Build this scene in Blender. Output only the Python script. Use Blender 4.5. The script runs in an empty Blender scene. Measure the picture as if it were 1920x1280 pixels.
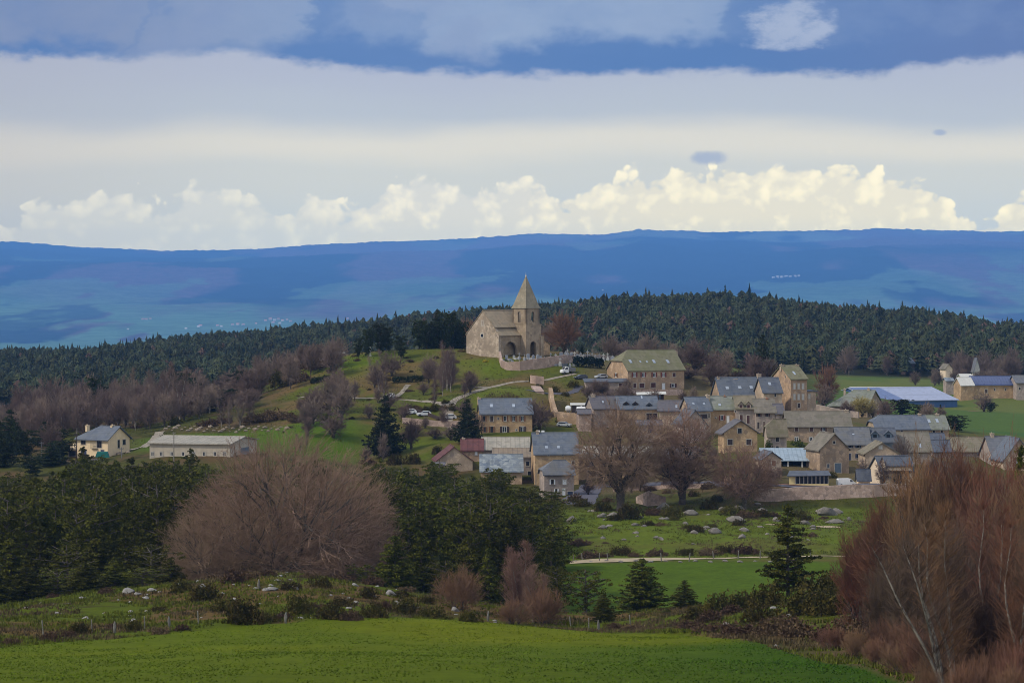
import bpy, math, random
import numpy as np
from mathutils import Vector, noise as mnoise

# ------------------------------------------------------------------ camera
sc = bpy.context.scene
F = 5333.333      # focal length in pixels of the 1920 px wide frame
VH = 520.0        # image row of the eye-level horizon
cam_d = bpy.data.cameras.new("camera")
cam_d.sensor_width = 36.0
cam_d.lens = 100.0
cam_d.shift_y = -(640.0 - VH) / 1920.0
cam_d.clip_start = 0.5
cam_d.clip_end = 60000.0
cam_d.dof.use_dof = True
cam_d.dof.focus_distance = 560.0
cam_d.dof.aperture_fstop = 2.8
cam = bpy.data.objects.new("camera", cam_d)
cam.location = (0, 0, 0)
cam.rotation_euler = (math.radians(90), 0, 0)
sc.collection.objects.link(cam)
sc.camera = cam

# ------------------------------------------------------------------ light
SUN_EL, SUN_AZ = 42.0, -112.0      # azimuth measured from the view direction (+y), negative = left
sun_d = bpy.data.lights.new("sun", 'SUN')
sun_d.energy = 2.4
sun_d.angle = math.radians(5)
sun_d.color = (1.0, 0.93, 0.82)
sun = bpy.data.objects.new("sun", sun_d)
_a, _e = math.radians(SUN_AZ), math.radians(SUN_EL)
sdir = Vector((math.sin(_a) * math.cos(_e), math.cos(_a) * math.cos(_e), math.sin(_e)))
sun.rotation_euler = sdir.to_track_quat('Z', 'Y').to_euler()
sc.collection.objects.link(sun)

sc.view_settings.view_transform = 'Standard'
sc.view_settings.look = 'None'
sc.view_settings.exposure = 0.0
sc.view_settings.gamma = 1.0
sc.view_settings.use_curve_mapping = False
sc.cycles.use_denoising = True
sc.cycles.filter_width = 0.9
sc.cycles.max_bounces = 4
sc.cycles.diffuse_bounces = 2
sc.cycles.glossy_bounces = 2
sc.cycles.transmission_bounces = 2
sc.cycles.volume_bounces = 1
sc.cycles.transparent_max_bounces = 6
sc.cycles.caustics_reflective = False
sc.cycles.caustics_refractive = False

# ------------------------------------------------------------------ node helper
class NT:
    def __init__(s, tree): s.t = tree; s.n = tree.nodes; s.l = tree.links
    def new(s, typ, **kw):
        nd = s.n.new(typ)
        for k, v in kw.items(): setattr(nd, k, v)
        return nd
    def put(s, sock, val):
        if isinstance(val, bpy.types.NodeSocket): s.l.new(val, sock)
        elif val is not None: sock.default_value = val
    def math(s, op, a, b=None, c=None, clamp=False):
        nd = s.new('ShaderNodeMath', operation=op, use_clamp=clamp)
        s.put(nd.inputs[0], a)
        if b is not None: s.put(nd.inputs[1], b)
        if c is not None: s.put(nd.inputs[2], c)
        return nd.outputs[0]
    def mix(s, fac, a, b, blend='MIX'):
        nd = s.new('ShaderNodeMix', data_type='RGBA', blend_type=blend)
        s.put(nd.inputs[0], fac); s.put(nd.inputs[6], rgba(a)); s.put(nd.inputs[7], rgba(b))
        return nd.outputs[2]
    def sstep(s, x, lo, hi):
        nd = s.new('ShaderNodeMapRange', interpolation_type='SMOOTHSTEP', clamp=True)
        s.put(nd.inputs[0], x); s.put(nd.inputs[1], lo); s.put(nd.inputs[2], hi)
        nd.inputs[3].default_value = 0.0; nd.inputs[4].default_value = 1.0
        return nd.outputs[0]
    def comb(s, x, y, z):
        nd = s.new('ShaderNodeCombineXYZ')
        s.put(nd.inputs[0], x); s.put(nd.inputs[1], y); s.put(nd.inputs[2], z)
        return nd.outputs[0]
    def noise(s, vec, scale, detail=4.0, rough=0.5, dist=0.0, dims='3D'):
        nd = s.new('ShaderNodeTexNoise', noise_dimensions=dims)
        if vec is not None: s.put(nd.inputs['Vector'], vec)
        nd.inputs['Scale'].default_value = scale
        nd.inputs['Detail'].default_value = detail
        nd.inputs['Roughness'].default_value = rough
        nd.inputs['Distortion'].default_value = dist
        return nd.outputs[0]
    def curve(s, x, pts):
        nd = s.new('ShaderNodeFloatCurve')
        cu = nd.mapping.curves[0]
        cu.points[0].location = pts[0]; cu.points[1].location = pts[-1]
        for p in pts[1:-1]: cu.points.new(*p)
        nd.mapping.update()
        s.put(nd.inputs['Value'], x)
        return nd.outputs[0]
def rgba(c):
    if isinstance(c, (tuple, list)) and len(c) == 3: return (c[0], c[1], c[2], 1.0)
    return c
def srgb(r, g, b):
    def f(v):
        v /= 255.0
        return v / 12.92 if v <= 0.04045 else ((v + 0.055) / 1.055) ** 2.4
    return (f(r), f(g), f(b))

HILL_SC = 1.75
HAZE_COL = (0.19, 0.46, 0.995); HAZE_DEN = 5.7e-5; HAZE_TOP = 300.0 * HILL_SC
AIR = (0.10, 0.26, 0.64)
# ------------------------------------------------------------------ world: Nishita sky with procedural cloud decks
w = bpy.data.worlds.new("World"); sc.world = w; w.use_nodes = True
w.cycles.sampling_method = 'MANUAL'; w.cycles.sample_map_resolution = 256
N = NT(w.node_tree); N.n.clear()
out = N.new('ShaderNodeOutputWorld'); bg = N.new('ShaderNodeBackground')
N.l.new(bg.outputs[0], out.inputs[0])
bg.inputs[1].default_value = 0.1
sky = N.new('ShaderNodeTexSky', sky_type='NISHITA')
sky.sun_disc = False
sky.sun_elevation = math.radians(SUN_EL)
sky.sun_rotation = math.radians(SUN_AZ)
tc = N.new('ShaderNodeTexCoord')
sep = N.new('ShaderNodeSeparateXYZ'); N.l.new(tc.outputs['Generated'], sep.inputs[0])
X, Y, Z = sep.outputs
az = N.math('ARCTAN2', X, Y)                 # bearing
el = N.math('ARCSINE', Z)                    # elevation
A = N.math('MULTIPLY', az, F / 1000.0)       # in thousandths of the frame scale
E = N.math('MULTIPLY', el, F / 1000.0)       # 0 horizon .. 0.52 top of the view
P = N.comb(A, E, 0.0)
def K(c): return tuple(10.0 * v for v in srgb(*c)) + (1.0,)
# base veil: cream low, grey-blue higher
n_soft = N.noise(N.comb(N.math('MULTIPLY', A, 0.5), N.math('MULTIPLY', E, 2.2), 3.1), 3.0, 5.0, 0.5, 0.0, '2D')
n_s = N.math('SUBTRACT', n_soft, 0.5)
Ew = N.math('ADD', E, N.math('MULTIPLY', n_s, 0.075))
veil = N.mix(N.sstep(Ew, 0.06, 0.19), K((188, 203, 218)), K((203, 209, 212)))
veil = N.mix(N.sstep(Ew, 0.19, 0.24), veil, K((217, 217, 213)))
veil = N.mix(N.sstep(Ew, 0.248, 0.308), veil, K((183, 194, 209)))
veil = N.mix(N.sstep(Ew, 0.292, 0.40), veil, K((176, 186, 208)))
leftdark = N.math('SUBTRACT', 1.0, N.sstep(A, -1.1, -0.3))
veil = N.mix(N.math('MULTIPLY', leftdark, 0.35), veil, K((168, 170, 184)))
# cumulus bank over the hills
tops = [(-960, .10), (-880, .15), (-800, .165), (-720, .17), (-660, .15), (-600, .178), (-560, .182), (-500, .168), (-430, .14), (-370, .170), (-310, .145), (-260, .165),
        (-165, .205), (-70, .185), (45, .194), (100, .165), (150, .186), (230, .208), (330, .213), (430, .216), (530, .222), (650, .214),
        (740, .198), (800, .17), (880, .12), (930, .16), (960, .175)]
cpts = [((u + 1000) / 2000.0, t * 2) for u, t in tops]
cpts = [(0.0, 0.2)] + cpts + [(1.0, 0.3)]
topc = N.math('MULTIPLY', N.curve(N.math('MULTIPLY_ADD', A, 0.5, 0.5, clamp=True), cpts), 0.5)
vor = N.new('ShaderNodeTexVoronoi', feature='SMOOTH_F1', voronoi_dimensions='2D')
vor.inputs['Scale'].default_value = 17.0; vor.inputs['Detail'].default_value = 2.0
vor.inputs['Roughness'].default_value = 0.55; vor.inputs['Smoothness'].default_value = 0.4
n_w = N.noise(P, 12.0, 3.0, 0.5, dims='2D')
Pw = N.comb(N.math('MULTIPLY_ADD', n_w, 0.05, A), N.math('MULTIPLY_ADD', n_w, 0.035, N.math('MULTIPLY', E, 1.25)), 0.7)
N.l.new(Pw, vor.inputs['Vector'])
puff = N.math('SUBTRACT', 0.42, vor.outputs['Distance'])
n_f = N.math('SUBTRACT', N.noise(P, 34.0, 6.0, 0.6, dims='2D'), 0.5)
edge = N.math('ADD', N.math('SUBTRACT', topc, E), N.math('MULTIPLY_ADD', puff, 0.050, N.math('MULTIPLY', n_f, 0.017)))
cum = N.sstep(edge, -0.005, 0.010)
rightw = N.math('MULTIPLY_ADD', N.sstep(A, -0.5, -0.2), 0.45, 0.55)
cumfac = N.math('MULTIPLY', cum, rightw)
lit = N.noise(N.comb(N.math('ADD', A, 0.010), N.math('SUBTRACT', E, 0.010), 0.2), 12.0, 6.0, 0.5, 0.0, '2D')
lit2 = N.noise(N.comb(A, E, 0.2), 12.0, 6.0, 0.5, 0.0, '2D')
relief = N.math('MULTIPLY', N.math('SUBTRACT', lit, lit2), 2.6)
shade = N.math('ADD', N.math('ADD', 0.72, relief), N.math('MULTIPLY', puff, 1.5))
shade = N.math('SUBTRACT', shade, N.math('MULTIPLY', N.sstep(edge, 0.015, 0.12), 0.38), clamp=True)
rightb = N.sstep(A, -0.1, 0.35)
cumhi = N.mix(rightb, K((244, 240, 226)), K((255, 248, 224)))
cumlo = N.mix(rightb, K((213, 216, 217)), K((226, 224, 214)))
cumcol = N.mix(shade, cumlo, cumhi)
lowhaze = N.math('SUBTRACT', 1.0, N.sstep(E, 0.075, 0.125))
cumfac = N.math('MULTIPLY', cumfac, N.math('MULTIPLY_ADD', lowhaze, -0.35, 1.0))
col = N.mix(cumfac, veil, cumcol)
# two small detached grey clouds
for (cu, cv, su, sv) in ((0.367, 0.224, 0.034, 0.014), (0.795, 0.268, 0.014, 0.006)):
    du = N.math('DIVIDE', N.math('SUBTRACT', A, cu), su)
    dv = N.math('DIVIDE', N.math('SUBTRACT', E, cv), sv)
    r2 = N.math('ADD', N.math('MULTIPLY', du, du), N.math('MULTIPLY', dv, dv))
    r2 = N.math('ADD', r2, N.math('MULTIPLY', n_f, 1.6))
    col = N.mix(N.math('MULTIPLY', N.math('SUBTRACT', 1.0, N.sstep(r2, 0.0, 1.5)), 0.8), col, K((158, 176, 206)))
# dark blue stratocumulus deck with a ragged base, paler lobes inside
bpts = [(-1000, .41), (-900, .408), (-700, .405), (-520, .418), (-420, .405), (-360, .398), (-250, .385), (-150, .382), (0, .377), (120, .380), (250, .383), (420, .382), (560, .378), (680, .376), (740, .388), (850, .397), (960, .41), (1000, .41)]
cb = [((u + 1000) / 2000.0, (t - .3) * 4) for u, t in bpts]
basec = N.math('MULTIPLY_ADD', N.curve(N.math('MULTIPLY_ADD', A, 0.5, 0.5, clamp=True), cb), 0.25, 0.3)
Awp = None
n_r = N.math('SUBTRACT', N.noise(N.comb(N.math('MULTIPLY', A, 1.0), N.math('MULTIPLY', E, 2.0), 8.0), 16.0, 6.0, 0.62, 0.0, '2D'), 0.5)
dk = N.math('ADD', N.math('SUBTRACT', E, basec), N.math('MULTIPLY', n_r, 0.035))
deck = N.sstep(dk, -0.010, 0.014)
n_d = N.noise(N.comb(N.math('MULTIPLY', A, 1.0), N.math('MULTIPLY', E, 1.6), 5.5), 4.2, 6.0, 0.5, 0.3, '2D')
lob = N.math('ADD', N.math('MULTIPLY', N.math('SUBTRACT', n_d, 0.5), 0.9), 0.5)
bpaths = N.math('SUBTRACT', 1.0, N.sstep(A, 0.28, 0.42))            # right part of the deck is plain dark blue
hgt = N.sstep(dk, 0.0, 0.07)
gap = N.math('SUBTRACT', 1.0, N.sstep(N.math('ABSOLUTE', N.math('SUBTRACT', A, N.math('MULTIPLY_ADD', E, 0.9, -0.74))), 0.02, 0.07))
ppts = [(-1000, .78), (-720, .85), (-700, .6), (-670, .8), (-430, .82), (-385, .25), (-330, .30), (-250, .50), (-150, .55), (-110, .80), (0, .86), (200, .86), (330, .80), (385, .25), (500, .12), (1000, .10)]
Awp = N.math('ADD', N.math('ADD', A, N.math('MULTIPLY', N.math('SUBTRACT', n_d, 0.5), 0.55)), N.math('MULTIPLY', n_r, 0.12))
pl_ = N.curve(N.math('MULTIPLY_ADD', Awp, 0.5, 0.5, clamp=True), [((u + 1000) / 2000.0, t) for u, t in ppts])
lowlim = N.math('MULTIPLY_ADD', N.sstep(A, -0.5, -0.3), 0.045, 0.0)
hmask = N.sstep(N.math('SUBTRACT', N.math('ADD', dk, N.math('MULTIPLY', N.math('SUBTRACT', n_d, 0.5), 0.13)), lowlim), -0.012, 0.034)
lobm = N.math('MULTIPLY', N.math('ADD', pl_, N.math('ADD', N.math('MULTIPLY', N.math('SUBTRACT', n_d, 0.5), 0.9), N.math('MULTIPLY', n_r, 0.30)), clamp=True), hmask)
dcol = N.mix(N.sstep(A, 0.3, 1.0), K((92, 130, 186)), K((102, 129, 180)))
dcol = N.mix(N.math('MULTIPLY', N.math('SUBTRACT', n_soft, 0.4), 0.8, clamp=True), dcol, K((116, 146, 194)))
pal = N.mix(N.sstep(A, -0.9, -0.1), K((134, 151, 186)), K((152, 173, 205)))
pal = N.mix(N.math('MULTIPLY', N.sstep(n_d, 0.45, 0.75), 0.6), pal, K((128, 150, 192)))
dcol = N.mix(lobm, dcol, pal)
# bright isolated cloud at the right of the deck
du = N.math('DIVIDE', N.math('SUBTRACT', A, 0.52), 0.070)
dv = N.math('DIVIDE', N.math('SUBTRACT', E, 0.462), 0.052)
cut = N.math('MULTIPLY', N.math('SUBTRACT', 1.0, N.sstep(E, 0.408, 0.432)), 2.2)
r2 = N.math('ADD', N.math('ADD', N.math('ADD', N.math('MULTIPLY', du, du), N.math('MULTIPLY', dv, dv)), N.math('MULTIPLY', n_r, 4.6)), cut)
dcol = N.mix(N.math('MULTIPLY', N.math('SUBTRACT', 1.0, N.sstep(r2, -0.1, 1.9)), N.math('MULTIPLY_ADD', n_soft, 0.8, 0.5), clamp=True), dcol, K((172, 186, 212)))
col = N.mix(deck, col, dcol)
# higher than the view: broken cloud over the Nishita sky
n_hi = N.noise(tc.outputs['Generated'], 3.0, 3.0, 0.55)
hi_c = N.mix(N.sstep(n_hi, 0.35, 0.65), K((175, 195, 232)), K((232, 238, 250)))
hi = N.mix(N.sstep(n_hi, 0.36, 0.48), sky.outputs[0], hi_c)
col = N.mix(N.sstep(E, 0.62, 1.3), col, hi)
front = N.sstep(Y, -0.2, 0.4)
col = N.mix(front, hi, col)
# what the eye sees through the low blue air is paler and bluer, so the clouds behind it are that much brighter
Tm = N.math('EXPONENT', N.math('DIVIDE', -HAZE_DEN * HAZE_TOP, N.math('MAXIMUM', Z, HAZE_TOP / 31000.0)))
air = N.mix(Tm, tuple(10 * v for v in AIR) + (1,), (0, 0, 0, 1))
sub = N.mix(1.0, col, air, 'SUBTRACT')
col = N.mix(1.0, sub, N.comb(N.math('DIVIDE', 1.0, Tm), N.math('DIVIDE', 1.0, Tm), N.math('DIVIDE', 1.0, Tm)), 'MULTIPLY')
col = N.mix(N.sstep(E, -0.02, 0.0), K((90, 110, 140)), col)
N.l.new(col, bg.inputs[0])

# ------------------------------------------------------------------ scene helpers
COL = sc.collection
def px(u, v, d): return Vector(((u - 960.0) / F * d, d, -(v - VH) / F * d))
def tag(o, label=None, cat=None, group=None, kind=None):
    if label: o['label'] = label
    if cat: o['category'] = cat
    if group: o['group'] = group
    if kind: o['kind'] = kind
    return o
def empty(name, loc, rz=0.0, parent=None):
    o = bpy.data.objects.new(name, None); COL.objects.link(o)
    o.location = loc; o.rotation_euler = (0, 0, rz); o.empty_display_size = 0.5
    if parent: o.parent = parent
    return o
def link_mesh(name, me, mats, parent=None, loc=None, rz=0.0):
    if not isinstance(mats, (list, tuple)): mats = [mats]
    if len(me.materials) == 0:
        for m in mats: me.materials.append(m)
    o = bpy.data.objects.new(name, me); COL.objects.link(o)
    if parent: o.parent = parent
    if loc is not None: o.location = loc; o.rotation_euler = (0, 0, rz)
    return o
def np_mesh(name, V, T, smooth=False):
    """V (n,3) float, T (m,k) int faces of equal size"""
    me = bpy.data.meshes.new(name)
    V = np.ascontiguousarray(V, dtype=np.float32); T = np.ascontiguousarray(T, dtype=np.int32)
    m, k = T.shape
    me.vertices.add(len(V)); me.vertices.foreach_set('co', V.ravel())
    me.loops.add(m * k); me.loops.foreach_set('vertex_index', T.ravel())
    me.polygons.add(m)
    me.polygons.foreach_set('loop_start', np.arange(0, m * k, k, dtype=np.int32))
    me.polygons.foreach_set('loop_total', np.full(m, k, dtype=np.int32))
    me.update(calc_edges=True)
    me.polygons.foreach_set('use_smooth', np.full(m, smooth, dtype=bool))
    return me
def set_color(me, name, C):
    at = me.color_attributes.new(name, 'FLOAT_COLOR', 'POINT')
    C4 = np.ones((len(me.vertices), 4), dtype=np.float32); C4[:, :3] = C
    at.data.foreach_set('color', C4.ravel())
class MB:
    """collects faces (with material slots) and links them as ONE mesh object"""
    def __init__(s): s.v = []; s.f = []; s.m = []
    def poly(s, pts, mi=0):
        i = len(s.v); s.v += [tuple(p) for p in pts]; s.f.append(tuple(range(i, i + len(pts)))); s.m.append(mi)
    def prism(s, base, off, mi=0, cap=True):
        """polygon base (list of Vector) extruded by vector off"""
        b = [Vector(p) for p in base]; t = [p + Vector(off) for p in b]
        n = len(b); i = len(s.v); s.v += [tuple(p) for p in b + t]
        if cap:
            s.f.append(tuple(range(i + n - 1, i - 1, -1))); s.m.append(mi)
            s.f.append(tuple(range(i + n, i + 2 * n))); s.m.append(mi)
        for k in range(n):
            s.f.append((i + k, i + (k + 1) % n, i + n + (k + 1) % n, i + n + k)); s.m.append(mi)
    def box(s, x0, x1, y0, y1, z0, z1, mi=0):
        s.prism([(x0, y0, z0), (x1, y0, z0), (x1, y1, z0), (x0, y1, z0)], (0, 0, z1 - z0), mi)
    def obox(s, p, t, n, w, h, d0, d1, mi=0):
        """box centred at p spanning w along t, h in z and d0..d1 along n"""
        p = Vector(p); t = Vector(t); n = Vector(n); up = Vector((0, 0, 1))
        a = p + n * d0
        q = [a - t * w / 2 - up * h / 2, a + t * w / 2 - up * h / 2, a + t * w / 2 + up * h / 2, a - t * w / 2 + up * h / 2]
        s.prism(q, n * (d1 - d0), mi)
    def cyl(s, p0, p1, r0, r1, n=8, mi=0):
        p0 = Vector(p0); p1 = Vector(p1); ax = (p1 - p0).normalized()
        a = ax.orthogonal().normalized(); b = ax.cross(a)
        i = len(s.v)
        for (p, r) in ((p0, r0), (p1, r1)):
            for k in range(n):
                t = 2 * math.pi * k / n; s.v.append(tuple(p + a * math.cos(t) * r + b * math.sin(t) * r))
        for k in range(n): s.f.append((i + k, i + (k + 1) % n, i + n + (k + 1) % n, i + n + k)); s.m.append(mi)
        s.f.append(tuple(range(i + n - 1, i - 1, -1))); s.m.append(mi)
        s.f.append(tuple(range(i + n, i + 2 * n))); s.m.append(mi)
    def build(s, name, mats, parent=None, loc=None, rz=0.0):
        me = bpy.data.meshes.new(name); me.from_pydata(s.v, [], s.f); me.update()
        if not isinstance(mats, (list, tuple)): mats = [mats]
        for m in mats: me.materials.append(m)
        if len(mats) > 1: me.polygons.foreach_set('material_index', np.array(s.m, dtype=np.int32))
        import bmesh
        bm = bmesh.new(); bm.from_mesh(me); bmesh.ops.recalc_face_normals(bm, faces=bm.faces); bm.to_mesh(me); bm.free()
        return link_mesh(name, me, mats, parent, loc, rz)
def copy_tree(o, parent=None):
    c = o.copy(); COL.objects.link(c)
    if parent: c.parent = parent
    for ch in list(o.children): copy_tree(ch, c)
    return c

# ------------------------------------------------------------------ materials
MATS = {}
def mat_new(name):
    m = bpy.data.materials.new(name); m.use_nodes = True
    n = NT(m.node_tree); n.n.clear()
    o = n.new('ShaderNodeOutputMaterial'); b = n.new('ShaderNodeBsdfPrincipled')
    n.l.new(b.outputs[0], o.inputs[0])
    b.inputs['Roughness'].default_value = 0.85
    b.inputs['Specular IOR Level'].default_value = 0.2
    MATS[name] = m
    return m, n, b
def objco(n):
    t = n.new('ShaderNodeTexCoord'); return t.outputs['Object']
def stone(name, c1, c2, c3, scale=2.6, mortar=None):
    scale *= .62; c1 = tuple(x * 1.18 for x in c1); c2 = tuple(x * 1.22 for x in c2)
    m, n, b = mat_new(name); co = objco(n)
    v = n.new('ShaderNodeTexVoronoi', feature='F1'); n.l.new(co, v.inputs['Vector']); v.inputs['Scale'].default_value = scale
    v.inputs['Randomness'].default_value = 0.9
    s_ = n.new('ShaderNodeSeparateColor'); n.l.new(v.outputs['Color'], s_.inputs[0])
    c = n.mix(s_.outputs[0], c1, c2)
    c = n.mix(n.math('MULTIPLY', n.sstep(s_.outputs[1], 0.6, 1.0), 0.8), c, c3)
    big = n.noise(co, 0.35, 4.0, 0.6)
    c = n.mix(n.sstep(big, 0.38, 0.68), c, tuple(x * 0.72 for x in c1))
    fine = n.noise(co, 9.0, 3.0, 0.6)
    c = n.mix(n.math('MULTIPLY', fine, 0.35), c, tuple(x * 0.55 for x in c1))
    v2 = n.new('ShaderNodeTexVoronoi', feature='DISTANCE_TO_EDGE'); n.l.new(co, v2.inputs['Vector']); v2.inputs['Scale'].default_value = scale
    c = n.mix(n.math('MULTIPLY', n.math('SUBTRACT', 1.0, n.sstep(v2.outputs[0], 0.0, 0.08)), 0.5), c, mortar or tuple(x * 0.6 for x in c1))
    n.l.new(c, b.inputs['Base Color'])
    bp = n.new('ShaderNodeBump'); bp.inputs['Strength'].default_value = 0.6; bp.inputs['Distance'].default_value = 0.05
    n.l.new(v2.outputs[0], bp.inputs['Height']); n.l.new(bp.outputs[0], b.inputs['Normal'])
    return m
def roofm(name, c1, c2, c3, stripes=None, gloss=0.7, rows=0.32, speck=0.5):
    m, n, b = mat_new(name); co = objco(n)
    s_ = n.new('ShaderNodeSeparateXYZ'); n.l.new(co, s_.inputs[0])
    v = n.new('ShaderNodeTexVoronoi', feature='F1'); v.inputs['Scale'].default_value = 1.5
    n.l.new(co, v.inputs['Vector'])
    sc_ = n.new('ShaderNodeSeparateColor'); n.l.new(v.outputs['Color'], sc_.inputs[0])
    c = n.mix(n.math('MULTIPLY', sc_.outputs[0], speck), c1, c2)
    c = n.mix(n.math('MULTIPLY', n.sstep(sc_.outputs[1], .7, 1.0), .6), c, tuple(x * .62 for x in c1))
    big = n.noise(co, 0.5, 5.0, 0.65)
    c = n.mix(n.sstep(big, 0.42, 0.66), c, c3)
    stn = n.noise(n.comb(n.math('MULTIPLY', s_.outputs[0], 1.6), n.math('MULTIPLY', s_.outputs[1], .25), n.math('MULTIPLY', s_.outputs[2], .25)), 1.0, 4.0, 0.6)
    c = n.mix(n.math('MULTIPLY', n.sstep(stn, .5, .72), .5), c, tuple(x * .7 for x in c1))
    fr = n.math('FRACT', n.math('DIVIDE', s_.outputs[2], rows))
    c = n.mix(n.math('MULTIPLY', n.math('SUBTRACT', 1.0, n.sstep(fr, 0.0, 0.25)), 0.35), c, tuple(x * 0.5 for x in c1))
    if stripes:
        fx = n.math('FRACT', n.math('DIVIDE', s_.outputs[0], stripes))
        c = n.mix(n.math('MULTIPLY', n.sstep(n.math('ABSOLUTE', n.math('SUBTRACT', fx, 0.5)), 0.3, 0.5), 0.45), c, tuple(x * 0.5 for x in c1))
    n.l.new(c, b.inputs['Base Color']); b.inputs['Roughness'].default_value = gloss
    b.inputs['Specular IOR Level'].default_value = 0.2
    return m
def plain(name, c, rough=0.7, var=0.15, spec=0.3, metal=0.0, scale=1.5):
    m, n, b = mat_new(name); co = objco(n)
    f = n.noise(co, scale, 5.0, 0.6)
    cc = n.mix(n.sstep(f, 0.3, 0.75), c, tuple(x * (1 - var * 2) for x in c))
    n.l.new(cc, b.inputs['Base Color']); b.inputs['Roughness'].default_value = rough
    b.inputs['Specular IOR Level'].default_value = spec; b.inputs['Metallic'].default_value = metal
    return m
def tinted(name, c1, c2, rough=0.9, scale=1.2, rnd=0.3):
    """vegetation: two colours by position, plus a little per-object variation"""
    m, n, b = mat_new(name); co = objco(n)
    f = n.noise(co, scale, 4.0, 0.6)
    c = n.mix(n.sstep(f, 0.35, 0.65), c1, c2)
    oi = n.new('ShaderNodeObjectInfo')
    hs = n.new('ShaderNodeHueSaturation')
    n.put(hs.inputs['Value'], n.math('MULTIPLY_ADD', oi.outputs['Random'], 2 * rnd, 1.0 - rnd))
    n.put(hs.inputs['Hue'], n.math('MULTIPLY_ADD', oi.outputs['Random'], 0.03, 0.485))
    n.l.new(c, hs.inputs['Color']); n.l.new(hs.outputs[0], b.inputs['Base Color'])
    b.inputs['Roughness'].default_value = rough; b.inputs['Specular IOR Level'].default_value = 0.12
    return m
S = srgb
M_stone = stone('stone_tan', (.40, .27, .165), (.52, .37, .24), (.28, .21, .16))
M_stone_b = stone('stone_tan_pale', (.43, .325, .225), (.54, .42, .30), (.33, .26, .20))
M_stone_c = stone('stone_tan_dark', (.33, .235, .155), (.46, .33, .22), (.23, .18, .14))
M_stone_o = stone('stone_orange', (.44, .29, .155), (.54, .38, .22), (.30, .21, .14))
M_stone_g = stone('stone_grey', (.36, .29, .24), (.44, .35, .28), (.24, .20, .18))
M_stone_ch = stone('stone_church', (.32, .245, .165), (.385, .30, .205), (.24, .19, .135), 2.2)
M_stone_chg = stone('stone_church_gable', (.35, .275, .20), (.52, .42, .315), (.23, .185, .14), 3.2)
M_stone_p = stone('stone_pink_wall', (.38, .27, .21), (.50, .37, .30), (.26, .20, .17), 3.2)
M_spire = stone('spire_stone', (.26, .22, .15), (.31, .265, .185), (.25, .22, .155), 2.2)
M_render = plain('render_cream', (.78, .60, .37), 0.9, 0.06)
M_render2 = plain('render_cream_pale', (.76, .60, .43), 0.9, 0.06)
M_yellow = plain('render_yellow', (.72, .60, .30), 0.9, 0.05)
M_block = plain('block_wall', (.50, .43, .33), 0.9, 0.12, scale=0.8)
M_slate = roofm('roof_slate', (.105, .122, .152), (.18, .195, .22), (.135, .145, .155))
M_slate_d = roofm('roof_slate_dark', (.085, .095, .12), (.14, .15, .17), (.11, .115, .12))
M_slate_e = roofm('roof_slate_worn', (.13, .135, .15), (.20, .20, .205), (.15, .145, .135))
M_lauze_e = roofm('roof_lauze_worn', (.175, .15, .115), (.25, .215, .165), (.15, .135, .095))
M_slate_l = roofm('roof_slate_speckled', (.14, .17, .21), (.34, .36, .34), (.19, .21, .22), speck=0.9)
M_slate_b = roofm('roof_slate_brownish', (.115, .105, .115), (.15, .135, .14), (.13, .12, .11))
M_lauze = roofm('roof_lauze', (.20, .165, .112), (.27, .225, .155), (.155, .14, .078))
M_lauze_m = roofm('roof_lauze_mossy', (.185, .17, .10), (.23, .21, .13), (.16, .155, .075))
M_lauze_g = roofm('roof_lauze_grey', (.19, .195, .16), (.26, .26, .22), (.18, .19, .12))
M_lauze_c = roofm('roof_church', (.33, .255, .165), (.38, .30, .20), (.27, .22, .15))
M_fibro = roofm('roof_fibre_cement', (.36, .32, .25), (.42, .37, .30), (.28, .26, .21), stripes=0.9)
M_fibro2 = roofm('roof_brown_sheet', (.25, .19, .13), (.30, .23, .16), (.20, .16, .12), stripes=0.9)
M_redroof = roofm('roof_red_sheet', (.135, .05, .045), (.16, .065, .055), (.115, .048, .042), stripes=1.1)
M_blueroof = roofm('roof_blue_sheet', (.30, .37, .42), (.34, .41, .45), (.27, .34, .39), stripes=0.8, gloss=0.45)
M_lav = roofm('roof_lavender', (.33, .36, .47), (.36, .39, .49), (.31, .34, .44), gloss=0.4, rows=1.7, speck=0.2)
M_solar = roofm('solar_panel', (.085, .13, .28), (.10, .15, .31), (.08, .12, .26), stripes=2.0, gloss=0.3, rows=1.7, speck=0.3)
M_solar_n = roofm('solar_panel_navy', (.08, .10, .20), (.10, .125, .23), (.08, .10, .19), stripes=None, gloss=0.3, rows=1.7, speck=0.3)
M_white = plain('white_paint', (.78, .78, .76), 0.6, 0.05)
M_offwhite = plain('off_white', (.60, .58, .52), 0.8, 0.1)
M_surround = plain('window_surround', (.48, .42, .34), 0.9, 0.1)
M_glass = plain('window_glass', (.018, .022, .032), 0.12, 0.1, spec=0.6)
M_skyl = plain('skylight_glass', (.36, .40, .45), 0.15, 0.05, spec=0.6)
M_dark = plain('interior_shade', (.012, .013, .02), 0.9, 0.1)  # near-black colour standing in for the shade inside openings
M_red = plain('shutter_red', (.20, .05, .035), 0.7, 0.12)
M_dred = plain('shutter_dark_red', (.09, .035, .03), 0.7, 0.12)
M_wood = plain('shutter_brown', (.22, .10, .045), 0.7, 0.12)
M_dwood = plain('dark_wood', (.06, .04, .035), 0.8, 0.12)
M_navy = plain('shutter_navy', (.04, .05, .09), 0.7, 0.1)
M_bluegrey = plain('door_blue_grey', (.13, .17, .21), 0.7, 0.1)
M_bluestrip = plain('wall_blue_sheet', (.05, .11, .26), 0.5, 0.08)
M_metal = plain('grey_metal', (.20, .20, .20), 0.5, 0.1, metal=0.3)
M_asphalt = plain('asphalt', (.105, .098, .115), 0.95, 0.12, scale=0.6)
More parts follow.
